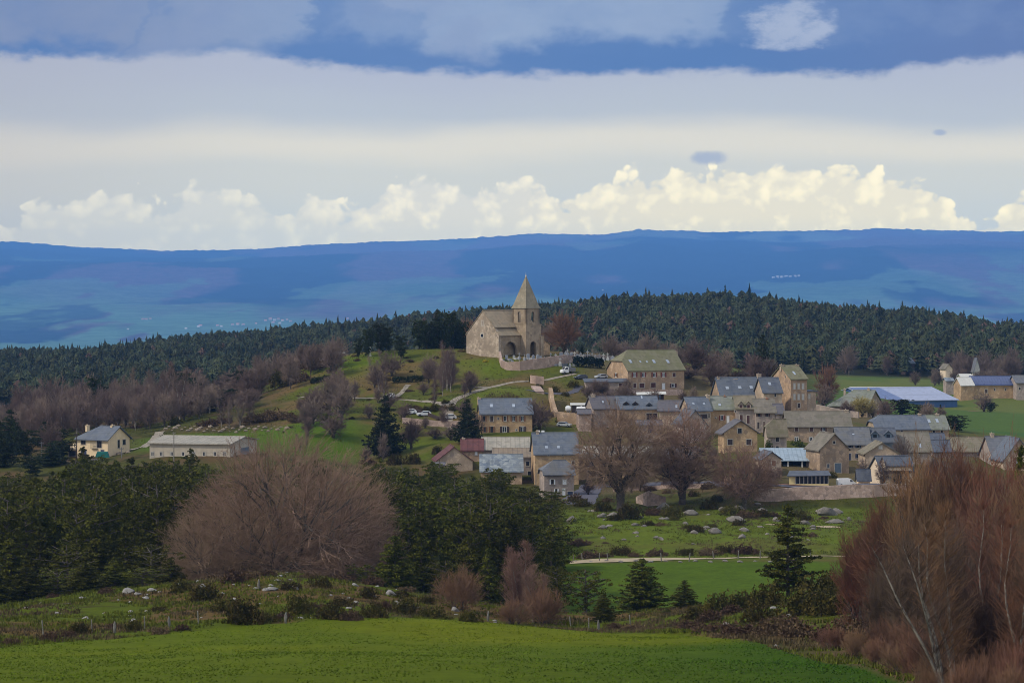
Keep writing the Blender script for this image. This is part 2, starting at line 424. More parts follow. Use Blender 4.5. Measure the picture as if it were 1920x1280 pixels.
M_gravel = plain('pale_gravel', (.31, .26, .195), 0.95, 0.14, scale=0.8)
M_sand = plain('sandy_soil', (.42, .33, .20), 0.95, 0.15, scale=0.6)
M_redearth = plain('red_earth', (.24, .11, .065), 0.95, 0.15, scale=0.6)
M_rubber = plain('tyre_rubber', (.02, .02, .02), 0.9, 0.05)
M_lampglass = plain('lamp_glass', (.5, .5, .5), 0.2, 0.05, spec=0.6)
M_teal = plain('teal_tarp', (.02, .17, .15), 0.7, 0.1)
M_bluetarp = plain('blue_tarp', (.01, .15, .30), 0.7, 0.15)
M_rust = plain('rusty_red', (.15, .045, .02), 0.8, 0.15)
M_brick = plain('chimney_brick', (.42, .22, .13), 0.9, 0.15, scale=4)
M_chst = stone('chimney_stone', (.46, .36, .26), (.54, .43, .32), (.34, .27, .20), 4.0)
M_bark = tinted('bark', (.075, .062, .052), (.14, .115, .095), 0.95, 2.0, 0.15)
M_birchbark = plain('birch_bark', (.31, .27, .22), 0.9, 0.3, scale=3.0)
M_twig_brown = tinted('twigs_brown', (.24, .155, .10), (.30, .20, .135), 0.95, 0.5, 0.08)
M_twig_red = tinted('twigs_red', (.225, .105, .057), (.16, .095, .062), 0.95, 0.35, 0.15)
M_twig_dk = tinted('twigs_dark', (.215, .135, .098), (.27, .17, .115), 0.95, 0.35, 0.12)
M_twig_shaded = tinted('twigs_shaded', (.095, .062, .045), (.13, .085, .06), 0.95, 0.35, 0.15)  # red twigs darkened: shade low in the thicket put into the colour
M_twig_purple = tinted('twigs_purplish', (.165, .120, .098), (.21, .145, .115), 0.95, 0.2, 0.28)
M_twig_orange = tinted('twigs_orange', (.22, .115, .068), (.17, .10, .068), 0.95, 0.3, 0.1)
M_twig_yel = tinted('twigs_yellow', (.36, .29, .11), (.28, .22, .10), 0.95, 0.3, 0.1)
M_pine = tinted('pine_needles', (.038, .043, .005), (.098, .096, .010), 0.85, 0.8, 0.25)
M_pine_d = tinted('dark_needles', (.018, .025, .009), (.032, .040, .012), 0.85, 0.8, 0.25)
M_broom = tinted('broom_green', (.045, .042, .008), (.085, .062, .014), 0.9, 1.3, 0.3)
M_heath = tinted('heath_brown', (.085, .050, .028), (.12, .078, .045), 0.9, 1.3, 0.3)
M_hedge = tinted('hedge_dark', (.008, .016, .010), (.014, .024, .012), 0.9, 2.0, 0.1)
M_flowers = tinted('flowering_shrub', (.45, .36, .02), (.35, .33, .03), 0.9, 3.0, 0.1)
M_laurel = tinted('evergreen_shrub', (.05, .08, .015), (.10, .11, .02), 0.9, 2.0, 0.2)
M_granite = stone('granite_boulder', (.20, .175, .145), (.30, .265, .22), (.10, .09, .075), 3.2, (.09, .08, .07))
M_granite_w = stone('white_boulder', (.25, .235, .21), (.38, .355, .32), (.13, .12, .10), 3.0, (.15, .13, .12))
M_rubble = stone('rubble', (.25, .20, .145), (.33, .265, .20), (.20, .16, .12), 1.5, (.14, .11, .08))
M_gravestone_old = stone('standing_stone', (.16, .15, .125), (.21, .19, .16), (.10, .095, .08), 4)
M_tomb = plain('tomb_granite', (.36, .37, .39), 0.5, 0.15, scale=3)
M_tomb2 = plain('tomb_pale', (.55, .54, .50), 0.6, 0.15, scale=3)
M_tomb3 = plain('tomb_dark', (.10, .11, .13), 0.4, 0.15, scale=3)
M_post = plain('weathered_wood', (.24, .22, .18), 0.9, 0.25, scale=6)

# ------------------------------------------------------------------ terrain
CTRL = [  # (image column, image row of the ground there, distance)
 # slope below the viewpoint
 (0,1395,60),(960,1400,60),(1920,1420,60),(0,1345,105),(960,1350,105),(1920,1370,105),(960,1640,20),
 # lush field near the bottom of the view
 (-300,1290,150),(0,1290,150),(480,1288,152),(960,1288,152),(1440,1292,150),(1920,1330,140),(2300,1350,140),
 (0,1245,190),(500,1225,195),(960,1225,200),(1400,1240,190),(1800,1290,160),
 # upper edge of that field
 (-300,1230,220),(0,1213,232),(300,1193,243),(600,1166,256),(900,1166,262),(1100,1181,262),(1250,1190,252),(1500,1212,218),(1700,1245,195),
 # knoll with broom and rocks
 (-300,1180,262),(0,1152,272),(250,1122,292),(450,1078,306),(530,1072,308),(600,1078,308),(750,1110,300),(880,1150,285),(1000,1172,280),(1100,1186,275),
 (0,1178,252),(300,1158,262),(550,1122,280),(450,1132,276),(750,1136,280),
 # behind the knoll
 (-300,1150,330),(100,1130,340),(450,1128,345),(800,1150,335),(1000,1160,330),
 (-300,1060,410),(100,1055,410),(500,1050,415),(850,1060,405),(1000,1060,400),
 # right-hand scrub bank
 (1300,1178,268),(1420,1145,272),(1500,1112,282),(1600,1105,282),(1720,1130,262),(1900,1150,240),(1500,1180,240),(1700,1200,220),(1900,1230,190),(2300,1250,190),(2300,1120,260),
 # mid field
 (1120,1168,320),(1260,1150,342),(1400,1130,350),(1600,1110,350),(1800,1110,350),(1080,1056,400),(1300,1050,402),(1500,1047,403),(1700,1045,405),(2200,1045,405),
 # rocky meadow
 (1100,1010,428),(1300,1005,430),(1500,1000,432),(1080,965,465),(1200,962,468),(1280,958,472),(1400,955,474),(1550,945,480),(1750,945,480),(2200,945,480),
 # foot of the village
 (1100,962,472),(1110,935,492),(1010,935,500),(1077,932,503),(1200,935,492),(1300,925,496),(1430,948,484),(1640,938,484),(1430,917,488),(1640,912,488),(1560,911,500),(1700,912,505),(2000,905,520),
 (1150,905,530),(1230,900,528),(1000,906,528),(900,920,525),(820,900,540),(700,960,500),(600,960,490),
 (1350,885,525),(1560,888,522),(1700,880,535),(1900,870,560),(2200,880,560),
 (1450,850,545),(1600,860,550),(1390,845,538),(1100,860,552),(1250,850,555),(1350,815,565),(1440,812,566),
 (930,818,572),(1000,812,574),(1060,802,582),(870,830,565),(760,860,560),(680,852,570),(600,840,570),
 (1100,800,585),(1180,795,585),(1280,795,580),(1500,795,590),(1560,792,595),(1750,820,595),(1900,835,590),
 (1040,778,598),(1100,768,603),(1250,757,605),(1340,765,612),(1460,768,612),(1500,776,614),(1600,782,640),(1650,782,642),(1700,785,650),
 (1100,742,622),(1180,738,632),(1280,735,636),(1400,720,655),(1100,715,632),(1060,700,640),(1130,712,636),
 # church hill
 (1000,685,648),(1075,686,645),(935,684,646),(880,676,650),(870,668,655),(930,667,655),(985,669,650),(1050,668,668),(1120,668,680),(1140,676,672),
 (900,662,690),(1000,662,700),(1100,660,720),(800,655,665),(780,655,672),(700,668,660),(640,664,668),(650,690,650),(760,690,648),(860,700,642),
 (1000,718,628),(900,722,628),(980,735,606),(900,745,604),(850,755,600),(840,740,615),(700,745,620),(600,740,628),(560,738,632),(760,772,600),(820,782,596),(700,790,590),(620,800,580),(600,772,600),
 # left slopes
 (500,790,600),(400,803,596),(320,805,600),(500,806,590),(480,820,575),(400,830,560),(280,862,530),(480,865,525),(380,866,523),(145,862,558),(240,842,575),(260,815,600),(200,905,520),(100,905,530),(0,905,540),(-200,905,540),
 (100,850,580),(0,860,580),(400,770,660),(200,800,660),(0,815,660),(450,735,680),(550,705,690),(-250,830,660),
 (600,690,720),(500,740,760),(300,770,760),(100,790,760),(-250,800,760),(650,690,760),(750,672,760),
 # valley behind the hill
 (0,775,950),(300,775,950),(600,755,950),(850,715,900),(950,705,950),
 (1100,668,820),(1250,682,820),(1400,700,820),(1500,712,800),(1300,690,950),(1450,700,970),(1600,722,900),(1700,720,950),(1800,740,860),(1900,742,860),(2200,745,860),
 (1700,760,790),(1850,775,760),(1650,757,800),(1800,800,700),(1900,820,660),(2200,830,660),
 (1600,700,1030),(1750,702,1040),(1900,708,1040),(2300,710,1040),
 (1590,782,652),(1640,768,815),(1720,767,818),(1790,764,826),(1700,754,850),(1760,752,860),(1620,760,830),
 # forested ridge behind
 (0,730,1300),(400,705,1300),(800,668,1300),(1100,625,1300),(1400,620,1300),(1700,640,1300),(2000,665,1300),
 (-300,700,1650),(0,688,1700),(200,680,1700),(400,664,1700),(600,648,1700),(800,627,1700),(900,614,1680),(1000,604,1650),(1150,592,1600),(1250,585,1560),(1400,580,1520),(1500,592,1520),(1600,604,1520),(1750,615,1520),(1850,630,1520),(1950,648,1520),(2300,680,1500),
 (0,720,2100),(600,690,2100),(1200,660,2100),(1900,690,2100),(-400,740,2100),(2400,720,2100),
 (0,740,2700),(600,740,2700),(1200,740,2700),(1900,740,2700),(-600,740,2700),(2600,740,2700),
]
cp = np.array([[(u - 960) / F * d, d, -(v - VH) / F * d] for u, v, d in CTRL] + [(0, 0, -1.7), (-40, 0, -2.5), (40, 0, -2.5), (0, -60, 0.0), (-900, 0, -10), (900, 0, -10), (-900, 600, -50), (900, 600, -50), (-1100, 1500, -60), (1100, 1500, -60)])
def _phi(r2, y): return np.sqrt(r2 + 36.0)
_d2 = ((cp[:, None, :2] - cp[None, :, :2]) ** 2).sum(-1)
_n = len(cp)
_Amat = np.zeros((_n + 3, _n + 3))
_lam = np.diag(0.25 + cp[:, 1] / 900.0)
_Amat[:_n, :_n] = -_phi(_d2, None) - _lam * -1.0 * -1.0
_Amat[:_n, _n] = 1; _Amat[:_n, _n + 1:] = cp[:, :2] / 500.0
_Amat[_n, :_n] = 1; _Amat[_n + 1:, :_n] = (cp[:, :2] / 500.0).T
_Amat[:_n, :_n] = -(_phi(_d2, None)) + _lam
_w = np.linalg.solve(_Amat, np.concatenate([cp[:, 2], np.zeros(3)]))
def H0(x, y):
    x = np.asarray(x, dtype=float).ravel(); y = np.asarray(y, dtype=float).ravel()
    o = np.empty(len(x))
    for i in range(0, len(x), 20000):
        xs = x[i:i + 20000, None]; ys = y[i:i + 20000, None]
        r2 = (xs - cp[None, :, 0]) ** 2 + (ys - cp[None, :, 1]) ** 2
        o[i:i + 20000] = -_phi(r2, None) @ _w[:_n] + _w[_n] + (xs[:, 0] / 500) * _w[_n + 1] + (ys[:, 0] / 500) * _w[_n + 2]
    return o
# value noise in numpy
_rs = np.random.RandomState(7)
_tab = _rs.rand(256, 256)
def vnoise(x, y):
    xi = np.floor(x).astype(int); yi = np.floor(y).astype(int)
    fx = x - xi; fy = y - yi
    fx = fx * fx * (3 - 2 * fx); fy = fy * fy * (3 - 2 * fy)
    a = _tab[xi & 255, yi & 255]; b = _tab[(xi + 1) & 255, yi & 255]; c = _tab[xi & 255, (yi + 1) & 255]; d = _tab[(xi + 1) & 255, (yi + 1) & 255]
    return a * (1 - fx) * (1 - fy) + b * fx * (1 - fy) + c * (1 - fx) * fy + d * fx * fy
def fbm(x, y, o=4):
    s = 0; a = 1; t = 0
    for k in range(o):
        s = s + a * vnoise(x * 2 ** k + 17.3 * k, y * 2 ** k + 5.1 * k); t += a; a *= 0.5
    return s / t
def sstep(x, a, b):
    t = np.clip((x - a) / (b - a), 0, 1); return t * t * (3 - 2 * t)
_eu = [-600, 0, 300, 450, 600, 750, 900, 1000, 1100, 1200, 1300, 1420, 1500, 1600, 1700, 1760, 1850, 2400]
_ed = [215, 232, 243, 250, 257, 262, 265, 264, 262, 258, 244, 222, 206, 186, 164, 148, 120, 90]
def field_edge(u): return np.interp(u, _eu, _ed)
def zones(x, y):
    u = 960 + F * x / np.maximum(y, 1.0); d = y
    wob = (fbm(x / 6.0, y / 6.0, 3) - 0.5) * 6
    z = {}
    z['lush'] = 1 - sstep(d + wob * 0.5, field_edge(u) - 1.0, field_edge(u) + 1.5)
    z['mid'] = sstep(d + wob * 0.4, 312, 316) * (1 - sstep(d + wob * 0.4, 399, 401)) * sstep(u, 1000, 1060)
    z['meadow'] = sstep(d, 400, 402) * (1 - sstep(d + wob, 474, 482)) * sstep(u, 1030, 1070)
    r = sstep(d + wob, 640, 655) * sstep(u + wob * 4, 1500, 1560) * (1 - sstep(d + wob * 2, 1010, 1040))
    z['rfield'] = np.maximum(r, sstep(d, 600, 640) * sstep(u, 1770, 1800) * (1 - sstep(d + wob * 2, 1010, 1040)))
    z['back'] = sstep(d, 740, 760) * (1 - sstep(d, 960, 1000)) * sstep(u, 960, 1000) * (1 - sstep(u, 1480, 1520))
    z['forest'] = sstep(d + wob * 3, 980, 1020)
    z['hill'] = sstep(d, 545, 575) * (1 - sstep(d, 690, 740)) * (1 - sstep(u + wob * 6, 1120, 1200)) * sstep(u, 470, 560)
    z['lgreen'] = sstep(u, 220, 300) * (1 - sstep(u, 640, 700)) * sstep(d + wob, 548, 560) * (1 - sstep(d + wob, 588, 594))
    return z
def H(x, y):
    h = H0(x, y)
    x = np.asarray(x, float).ravel(); y = np.asarray(y, float).ravel()
    z = zones(x, y)
    rough = 1 - np.clip(z['lush'] + z['mid'] + z['rfield'] + 0.4 * z['meadow'], 0, 1)
    h = h + (fbm(x / 9.0, y / 9.0, 4) - 0.5) * 1.1 * rough * sstep(y, 200, 260) + (fbm(x / 30.0, y / 30.0, 3) - 0.5) * 0.8 * z['lush'] * sstep(y, 60, 140)
    far = sstep(y, 1000, 1200)
    h = h + (fbm(x / 60.0, y / 60.0, 3) - 0.5) * 9 * far
    return h
def gz(x, y): return float(H([x], [y])[0])
_scan = np.concatenate([np.arange(120, 700, 1.0), np.arange(700, 1800, 3.0)])
def place(u, v, dmin=120, dmax=1700, rise=0.0):
    """first ground point met by the sight line through image point (u, v), searched between two distances"""
    ds = _scan[(_scan >= dmin) & (_scan <= dmax)]
    xs = (u - 960) / F * ds
    g = H(xs, ds); r = -(v - VH) / F * ds
    hit = np.nonzero(g >= r)[0]
    if len(hit) == 0:
        k = int(np.argmin(r - g))
    else: k = int(hit[0])
    if k > 0 and len(hit):
        a = r[k - 1] - g[k - 1]; b = g[k] - r[k]; t = a / max(a + b, 1e-6); d = ds[k - 1] + t * (ds[k] - ds[k - 1])
    else: d = ds[k]
    x = (u - 960) / F * d
    return Vector((x, d, gz(x, d)))
def at(u, d):
    x = (u - 960) / F * d
    return Vector((x, d, gz(x, d)))

# rows and columns of the ground sheet
_rows = np.concatenate([np.arange(-40, 100, 10.0), np.arange(100, 225, 2.5), np.arange(225, 320, 0.8), np.arange(320, 500, 1.5), np.arange(500, 760, 1.6), np.arange(760, 1100, 5), np.arange(1100, 2900, 18)])
_cols = np.concatenate([np.linspace(-4200, -500, 40)[:-1], np.arange(-500, 2420, 7.0), np.linspace(2420, 6200, 40)])
def build_ground():
    U, D = np.meshgrid(_cols, _rows)
    W = np.maximum(D, 0) + 60.0 * np.exp(-np.maximum(D, 0) / 60.0)      # keeps some width beside the viewpoint
    Xg = (U - 960) / F * W; Yg = D
    Zg = H(Xg, Yg)
    x = Xg.ravel(); y = Yg.ravel(); n = len(x)
    z = zones(x, y)
    def c(r, g, b): return np.array(srgb(r, g, b))[None, :] * np.array([[.92, .82, .75]])
    n1 = fbm(x / 14.0, y / 14.0, 5)[:, None]; n2 = fbm(x / 3.0 + 40, y / 3.0, 4)[:, None]; n3 = fbm(x / 40.0 + 9, y / 40.0 + 3, 3)[:, None]
    n4 = fbm(x / 1.1 + 70, y / 1.1 + 31, 3)[:, None]
    base = c(78, 84, 38) * (1 - sstep(n1, .42, .62)) + c(98, 84, 60) * sstep(n1, .42, .62)
    base = base * (1 - sstep(n2, .5, .75)) + c(58, 62, 26) * sstep(n2, .5, .75)
    kg = c(84, 100, 20) * (1 - sstep(n1, .5, .62)) + c(104, 88, 54) * sstep(n1, .5, .62)
    kg = kg * (1 - .6 * sstep(n2, .5, .75)) + c(64, 52, 32) * .6 * sstep(n2, .5, .75)
    knoll = (sstep(y, 225, 235) * (1 - sstep(y, 322, 330)))[:, None]
    col = base * (1 - knoll) + kg * knoll
    hg = c(92, 102, 38) * (1 - sstep(n1, .42, .58)) + c(112, 98, 64) * sstep(n1, .42, .58)
    hg = hg * (1 - .5 * sstep(n2, .5, .8)) + c(70, 84, 32) * .5 * sstep(n2, .5, .8)
    def over(col, wt, cc): wt = np.clip(wt, 0, 1)[:, None]; return col * (1 - wt) + cc * wt
    col = over(col, z['hill'], hg)
    uu = 960 + F * x / np.maximum(y, 1)
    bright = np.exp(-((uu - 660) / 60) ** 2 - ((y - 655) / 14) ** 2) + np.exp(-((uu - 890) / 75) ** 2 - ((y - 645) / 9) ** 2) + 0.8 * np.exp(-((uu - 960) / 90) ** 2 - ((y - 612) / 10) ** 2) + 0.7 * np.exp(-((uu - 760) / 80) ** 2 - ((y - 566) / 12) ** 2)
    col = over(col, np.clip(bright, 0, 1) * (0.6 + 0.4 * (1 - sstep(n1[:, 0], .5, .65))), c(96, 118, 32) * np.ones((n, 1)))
    yard = sstep(uu, 1060, 1130) * sstep(y, 496, 520) * (1 - sstep(y, 655, 680)) * (1 - z['rfield'])
    col = over(col, yard * .85, c(108, 100, 74) * (1 - .8 * sstep(n1, .5, .6)) + c(88, 100, 44) * .8 * sstep(n1, .5, .6))
    col = over(col, z['lgreen'], c(84, 112, 30) * np.ones((n, 1)))
    me_ = c(94, 112, 34) * (1 - .5 * sstep(n1, .52, .7)) + c(98, 96, 48) * .5 * sstep(n1, .52, .7)
    col = over(col, z['meadow'], me_ * (0.65 + 0.4 * n2 + .3 * n4))
    shade_t = sstep(x, -10, 30)[:, None]  # shade over the right of the field is painted into the grass colour
    lush = c(88, 106, 6) * (1 - shade_t) + c(48, 82, 4) * shade_t
    yel = (sstep(n3, .45, .6) * sstep(y, 205, 235)[:, None])
    lush = lush * (1 - .8 * yel) + c(102, 114, 4) * .8 * yel
    fd = sstep(y[:, None], 150, 215); lush = lush * (0.90 + 0.12 * fd)  # painted shade as well: grass darkened towards the viewer
    rows_ = 0.5 + 0.5 * np.sin((y * 0.94 + x * 0.33) / 1.35 + 2.5 * n3[:, 0])
    lush = lush * (0.74 + 0.30 * n2 + 0.30 * n4 + 0.04 * rows_[:, None])
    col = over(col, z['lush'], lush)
    col = over(col, z['mid'], c(78, 104, 22) * (0.7 + 0.35 * n2 + .25 * n4) * (0.94 + .12 * n3))
    rf = c(84, 112, 54) * (1 - sstep(n3, .45, .6)) + c(102, 116, 60) * sstep(n3, .45, .6)
    band = (sstep(y, 655, 668) * (1 - sstep(y, 690, 698)))[:, None]
    rf = rf * (1 - band * .6) + c(60, 102, 56) * band * .6
    col = over(col, z['rfield'], rf * (0.92 + .16 * n2))
    col = over(col, z['back'], c(100, 118, 56) * (0.9 + .2 * n2))
    col = over(col, z['forest'], c(44, 48, 30) * np.ones((n, 1)))
    nr, nc = U.shape
    idx = np.arange(nr * nc).reshape(nr, nc)
    Fc = np.stack([idx[:-1, :-1], idx[:-1, 1:], idx[1:, 1:], idx[1:, :-1]], -1).reshape(-1, 4)
    me = np_mesh('ground', np.stack([x, y, Zg], 1), Fc, True)
    set_color(me, 'zone', col)
    m, n_, b = mat_new('ground')
    at_ = n_.new('ShaderNodeVertexColor', layer_name='zone')
    co = objco(n_)
    f1 = n_.noise(co, 1.6, 6.0, 0.65); f2 = n_.noise(co, 0.22, 5.0, 0.6)
    cc = n_.mix(n_.sstep(f1, 0.3, 0.7), at_.outputs[0], (0.5, 0.5, 0.5, 1), 'MULTIPLY')
    cc2 = n_.mix(0.45, at_.outputs[0], cc)
    cc3 = n_.mix(n_.math('MULTIPLY', n_.sstep(f2, 0.4, 0.7), 0.25), cc2, n_.mix(1.0, cc2, (1.25, 1.1, 0.7, 1), 'MULTIPLY'))
    n_.l.new(cc3, b.inputs['Base Color']); b.inputs['Roughness'].default_value = 0.95; b.inputs['Specular IOR Level'].default_value = 0.05
    bp = n_.new('ShaderNodeBump'); bp.inputs['Strength'].default_value = 0.7; bp.inputs['Distance'].default_value = 0.25
    n_.l.new(f1, bp.inputs['Height']); n_.l.new(bp.outputs[0], b.inputs['Normal'])
    o = link_mesh('ground', me, m); tag(o, kind='structure')
build_ground()

# ------------------------------------------------------------------ far hills
_ru = [-900, -400, 0, 130, 320, 500, 650, 850, 1000, 1130, 1200, 1320, 1500, 1620, 1640, 1750, 1920, 2300, 2900]
_rv = [450, 448, 452, 462, 470, 467, 455, 448, 438, 440, 431, 435, 432, 430, 426, 432, 434, 440, 450]
HOUSES_FAR = []
def hills_z(u, y, x):
    return _hz(np.asarray(u, float), np.asarray(y, float) / HILL_SC, np.asarray(x, float) / HILL_SC) * HILL_SC
def _hz(u, y, x):
    rv = np.interp(u, _ru, _rv)
    yr = 16000.0
    zr = (VH - rv) / F * yr
    t = np.clip((y - 6500) / (yr - 6500), 0, 1)
    prof = t ** 1.15
    zval = -140.0 - 30 * sstep(y, 3000, 5000) * 0
    z = zval + (zr - zval) * prof
    sp = (fbm(x / 1700.0 + 3, y / 2600.0, 5) - 0.5)
    z = z + sp * 190 * np.sin(np.pi * np.clip(t, 0, 1)) ** 0.8
    # nearer spur on the right
    sv = np.interp(u, [900, 1150, 1400, 1700, 1920, 2300], [560, 535, 500, 478, 470, 470])
    zs = (VH - sv) / F * 12000.0
    spur = np.exp(-((y - 12000) / 900.0) ** 2) * sstep(u, 950, 1250)
    z = np.maximum(z, z * (1 - spur) + zs * spur) + (fbm(x / 300.0, y / 300.0, 3) - .5) * 16 * t
    z = z - np.clip(y - yr, 0, None) * 0.08
    z = z + (fbm(x / 900.0 + 11, y / 900.0, 4) - .5) * 26 * (1 - t)
    return z
def build_hills():
    rows = np.concatenate([np.arange(2500, 6500, 80), np.arange(6500, 17500, 45.0)])
    cols = np.arange(-900, 2900, 6.5)
    U, D = np.meshgrid(cols, rows); Xg = (U - 960) / F * D
    x = Xg.ravel(); y = D.ravel(); u = U.ravel()
    z = _hz(u, y, x)
    z = z + (_rs.rand(len(z)) - .5) * 8 * sstep(y, 7000, 12000)
    t = np.clip((y - 6500) / 9500, 0, 1)
    def c(v): return np.array(v)[None, :]
    fo = c((.008, .020, .026)); de = c((.15, .085, .105)); fi = c((.12, .22, .12)); gr = c((.19, .24, .15)); da = c((.03, .05, .05))
    a = fbm(x / 420.0, y / 1900.0, 7); b2 = fbm(x / 420.0 + 50, y / 2400.0 + 8, 7); c2 = fbm(x / 240.0 + 9, y / 1100.0 + 80, 6)
    col = fo * np.ones((len(x), 1))
    m = (sstep(b2, .46, .56) * .8)[:, None]; col = col * (1 - m) + de * m
    m = (sstep(a, .60, .62) * (1 - .5 * t))[:, None]; col = col * (1 - .75 * m) + fi * .75 * m
    low = (1 - sstep(y + (c2 - .5) * 4000, 7400, 9300))
    m = (low * sstep(c2, .36, .42))[:, None]; col = col * (1 - m) + fi * m
    m = (low * (1 - sstep(c2, .33, .38)) * .8)[:, None]; col = col * (1 - m) + da * m
    top = sstep(y + (a - .5) * 2500, 14500, 15300) * sstep(u, 850, 1150)
    m = (top * sstep(c2, .42, .5) * .7)[:, None]; col = col * (1 - m) + gr * m
    ridge = np.exp(-((y - 16000) / 130.0) ** 2); m = (ridge * ((u > 1200) & (u < 1325) | (u > 1470) & (u < 1600) | (u > 1635) | (u < 1060)))[:, None]
    col = col * (1 - m) + fo * m
    spur = (np.exp(-((y - 11800) / 700.0) ** 2) * sstep(u, 1050, 1300) * .8)[:, None]; col = col * (1 - spur) + fo * spur
    nr, nc = U.shape; idx = np.arange(nr * nc).reshape(nr, nc)
    Fc = np.stack([idx[:-1, :-1], idx[:-1, 1:], idx[1:, 1:], idx[1:, :-1]], -1).reshape(-1, 4)
    me = np_mesh('hills', np.stack([x, y, z], 1) * HILL_SC, Fc, True)
    set_color(me, 'cover', col)
    mt, n_, b = mat_new('hills')
    at_ = n_.new('ShaderNodeVertexColor', layer_name='cover')
    f1 = n_.noise(objco(n_), 0.008, 6.0, 0.75)
    cc = n_.mix(n_.math('MULTIPLY', n_.sstep(f1, .38, .62), .6), at_.outputs[0], (.35, .35, .35, 1), 'MULTIPLY')
    n_.l.new(cc, b.inputs['Base Color']); b.inputs['Roughness'].default_value = 1.0; b.inputs['Specular IOR Level'].default_value = 0.0
    o = link_mesh('hills', me, mt); tag(o, kind='structure')
build_hills()

# ------------------------------------------------------------------ air
def build_haze():
    mb = MB(); mb.box(-20000, 20000, -300, 31000, -700, HAZE_TOP)
    m = bpy.data.materials.new('haze'); m.use_nodes = True
    n = NT(m.node_tree); n.n.clear()
    o = n.new('ShaderNodeOutputMaterial'); v = n.new('ShaderNodeVolumePrincipled')
    v.inputs['Color'].default_value = HAZE_COL + (1,)
    v.inputs['Density'].default_value = HAZE_DEN
    v.inputs['Anisotropy'].default_value = 0.0
    n.l.new(v.outputs[0], o.inputs['Volume'])
    ob = mb.build('haze', m); tag(ob, kind='stuff')
    ob['label'] = 'blue haze between the village and the far hills'
build_haze()

# ------------------------------------------------------------------ plants: builders
def tubes_mesh(name, segs, sides=3):
    """segs: (n,8) rows of x0 y0 z0 x1 y1 z1 r0 r1"""
    s = np.asarray(segs, dtype=np.float32); n = len(s)
    p0 = s[:, 0:3]; p1 = s[:, 3:6]; ax = p1 - p0
    L = np.linalg.norm(ax, axis=1, keepdims=True); ax = ax / np.maximum(L, 1e-6)
    ref = np.where(np.abs(ax[:, 2:3]) > .9, np.array([[1., 0, 0]]), np.array([[0, 0, 1.]]))
    a = np.cross(ax, ref); a /= np.maximum(np.linalg.norm(a, axis=1, keepdims=True), 1e-6); b = np.cross(ax, a)
    V = []
    for (p, r) in ((p0, s[:, 6:7]), (p1, s[:, 7:8])):
        for k in range(sides):
            t = 2 * math.pi * k / sides; V.append(p + (a * math.cos(t) + b * math.sin(t)) * r)
    V = np.stack(V, 1).reshape(-1, 3)
    base = (np.arange(n) * 2 * sides)[:, None]
    T = np.concatenate([base + np.array([[k, (k + 1) % sides, sides + (k + 1) % sides, sides + k]]) for k in range(sides)], 0)
    return np_mesh(name, V, T, False)
def tri_cloud(centers, radius, m, size, rng, flat=0.0, droop=0.0):
    """m small random triangles around each centre: (verts, faces)"""
    c = np.repeat(np.asarray(centers), m, axis=0); n = len(c)
    rad = np.repeat(np.broadcast_to(radius, (len(centers),)), m)[:, None]
    g = rng.normal(size=(n, 3)); g /= np.linalg.norm(g, axis=1, keepdims=True); g *= rng.rand(n, 1) ** 0.5
    g[:, 2] *= (1 - flat)
    p = c + g * rad
    d1 = rng.normal(size=(n, 3)); d1 /= np.linalg.norm(d1, axis=1, keepdims=True)
    d2 = rng.normal(size=(n, 3)); d2 -= (d2 * d1).sum(1, keepdims=True) * d1; d2 /= np.linalg.norm(d2, axis=1, keepdims=True)
    s = size * (0.6 + 0.8 * rng.rand(n, 1))
    V = np.stack([p - d1 * s * .5, p + d1 * s * .5, p + d2 * s * .75], 1).reshape(-1, 3)
    return V, np.arange(n * 3).reshape(n, 3)
def hgrow(tips, root, r_tip, rng, ks=(5, 4, 4, 4, 4), frac=.5, power=.46, bend=.12, rmax=9, maxlead=None):
    segs = []; lvl = []; ends = []
    def seg(p, q, r0, r1, l, k=2):
        L = np.linalg.norm(q - p); m = (p + q) / 2 + rng.normal(size=3) * L * bend * 0.5
        segs.append((*p, *m, r0, (r0 + r1) / 2)); segs.append((*m, *q, (r0 + r1) / 2, r1)); lvl.append(l); lvl.append(l)
    def rec(p, T, r, l):
        n = len(T)
        if l >= len(ks) or n <= 3:
            for t in T:
                seg(p, t, min(r, r_tip * 1.5), r_tip, 9)
                ends.append((*p, *t))
            return
        k = min(ks[l], n); seeds = T[rng.choice(n, k, replace=False)]
        a = ((T[:, None] - seeds[None]) ** 2).sum(-1).argmin(1)
        for j in range(k):
            S_ = T[a == j]
            if len(S_) == 0: continue
            q = p + (S_.mean(0) - p) * (frac + .15 * (rng.rand() - .5))
            rn = min(r_tip * len(S_) ** power, r)
            seg(p, q, min(rn * 1.25, r), rn, l)
            rec(q, S_, rn, l + 1)
    n = len(tips); r0 = min(r_tip * n ** power, rmax)
    rec(root, tips, r0, 0)
    return np.array(segs), np.array(lvl), np.array(ends), r0
def ell_tips(n, R, z0, z1, rng, power=.42, top=1.0, lean=(0, 0), lob=.12, bottom=.55):
    """points filling a crown: widest at 'bottom' share of its height, lumpy outline"""
    g = rng.normal(size=(n, 3)); g /= np.linalg.norm(g, axis=1, keepdims=True)
    th = np.arctan2(g[:, 1], g[:, 0])
    l = 1 + lob * (np.sin(3 * th + 1.3 + 2 * g[:, 2]) + .7 * np.sin(5 * th - 4 * g[:, 2]) + .6 * np.sin(7 * g[:, 2] + 2 * th))
    r = rng.rand(n) ** power * l
    zc = z0 + (z1 - z0) * (1 - bottom); up = z1 - zc; dn = zc - z0
    z = zc + g[:, 2] * r * np.where(g[:, 2] > 0, up, dn)
    return np.stack([g[:, 0] * r * R + lean[0] * (z - z0), g[:, 1] * r * R + lean[1] * (z - z0), z], 1)
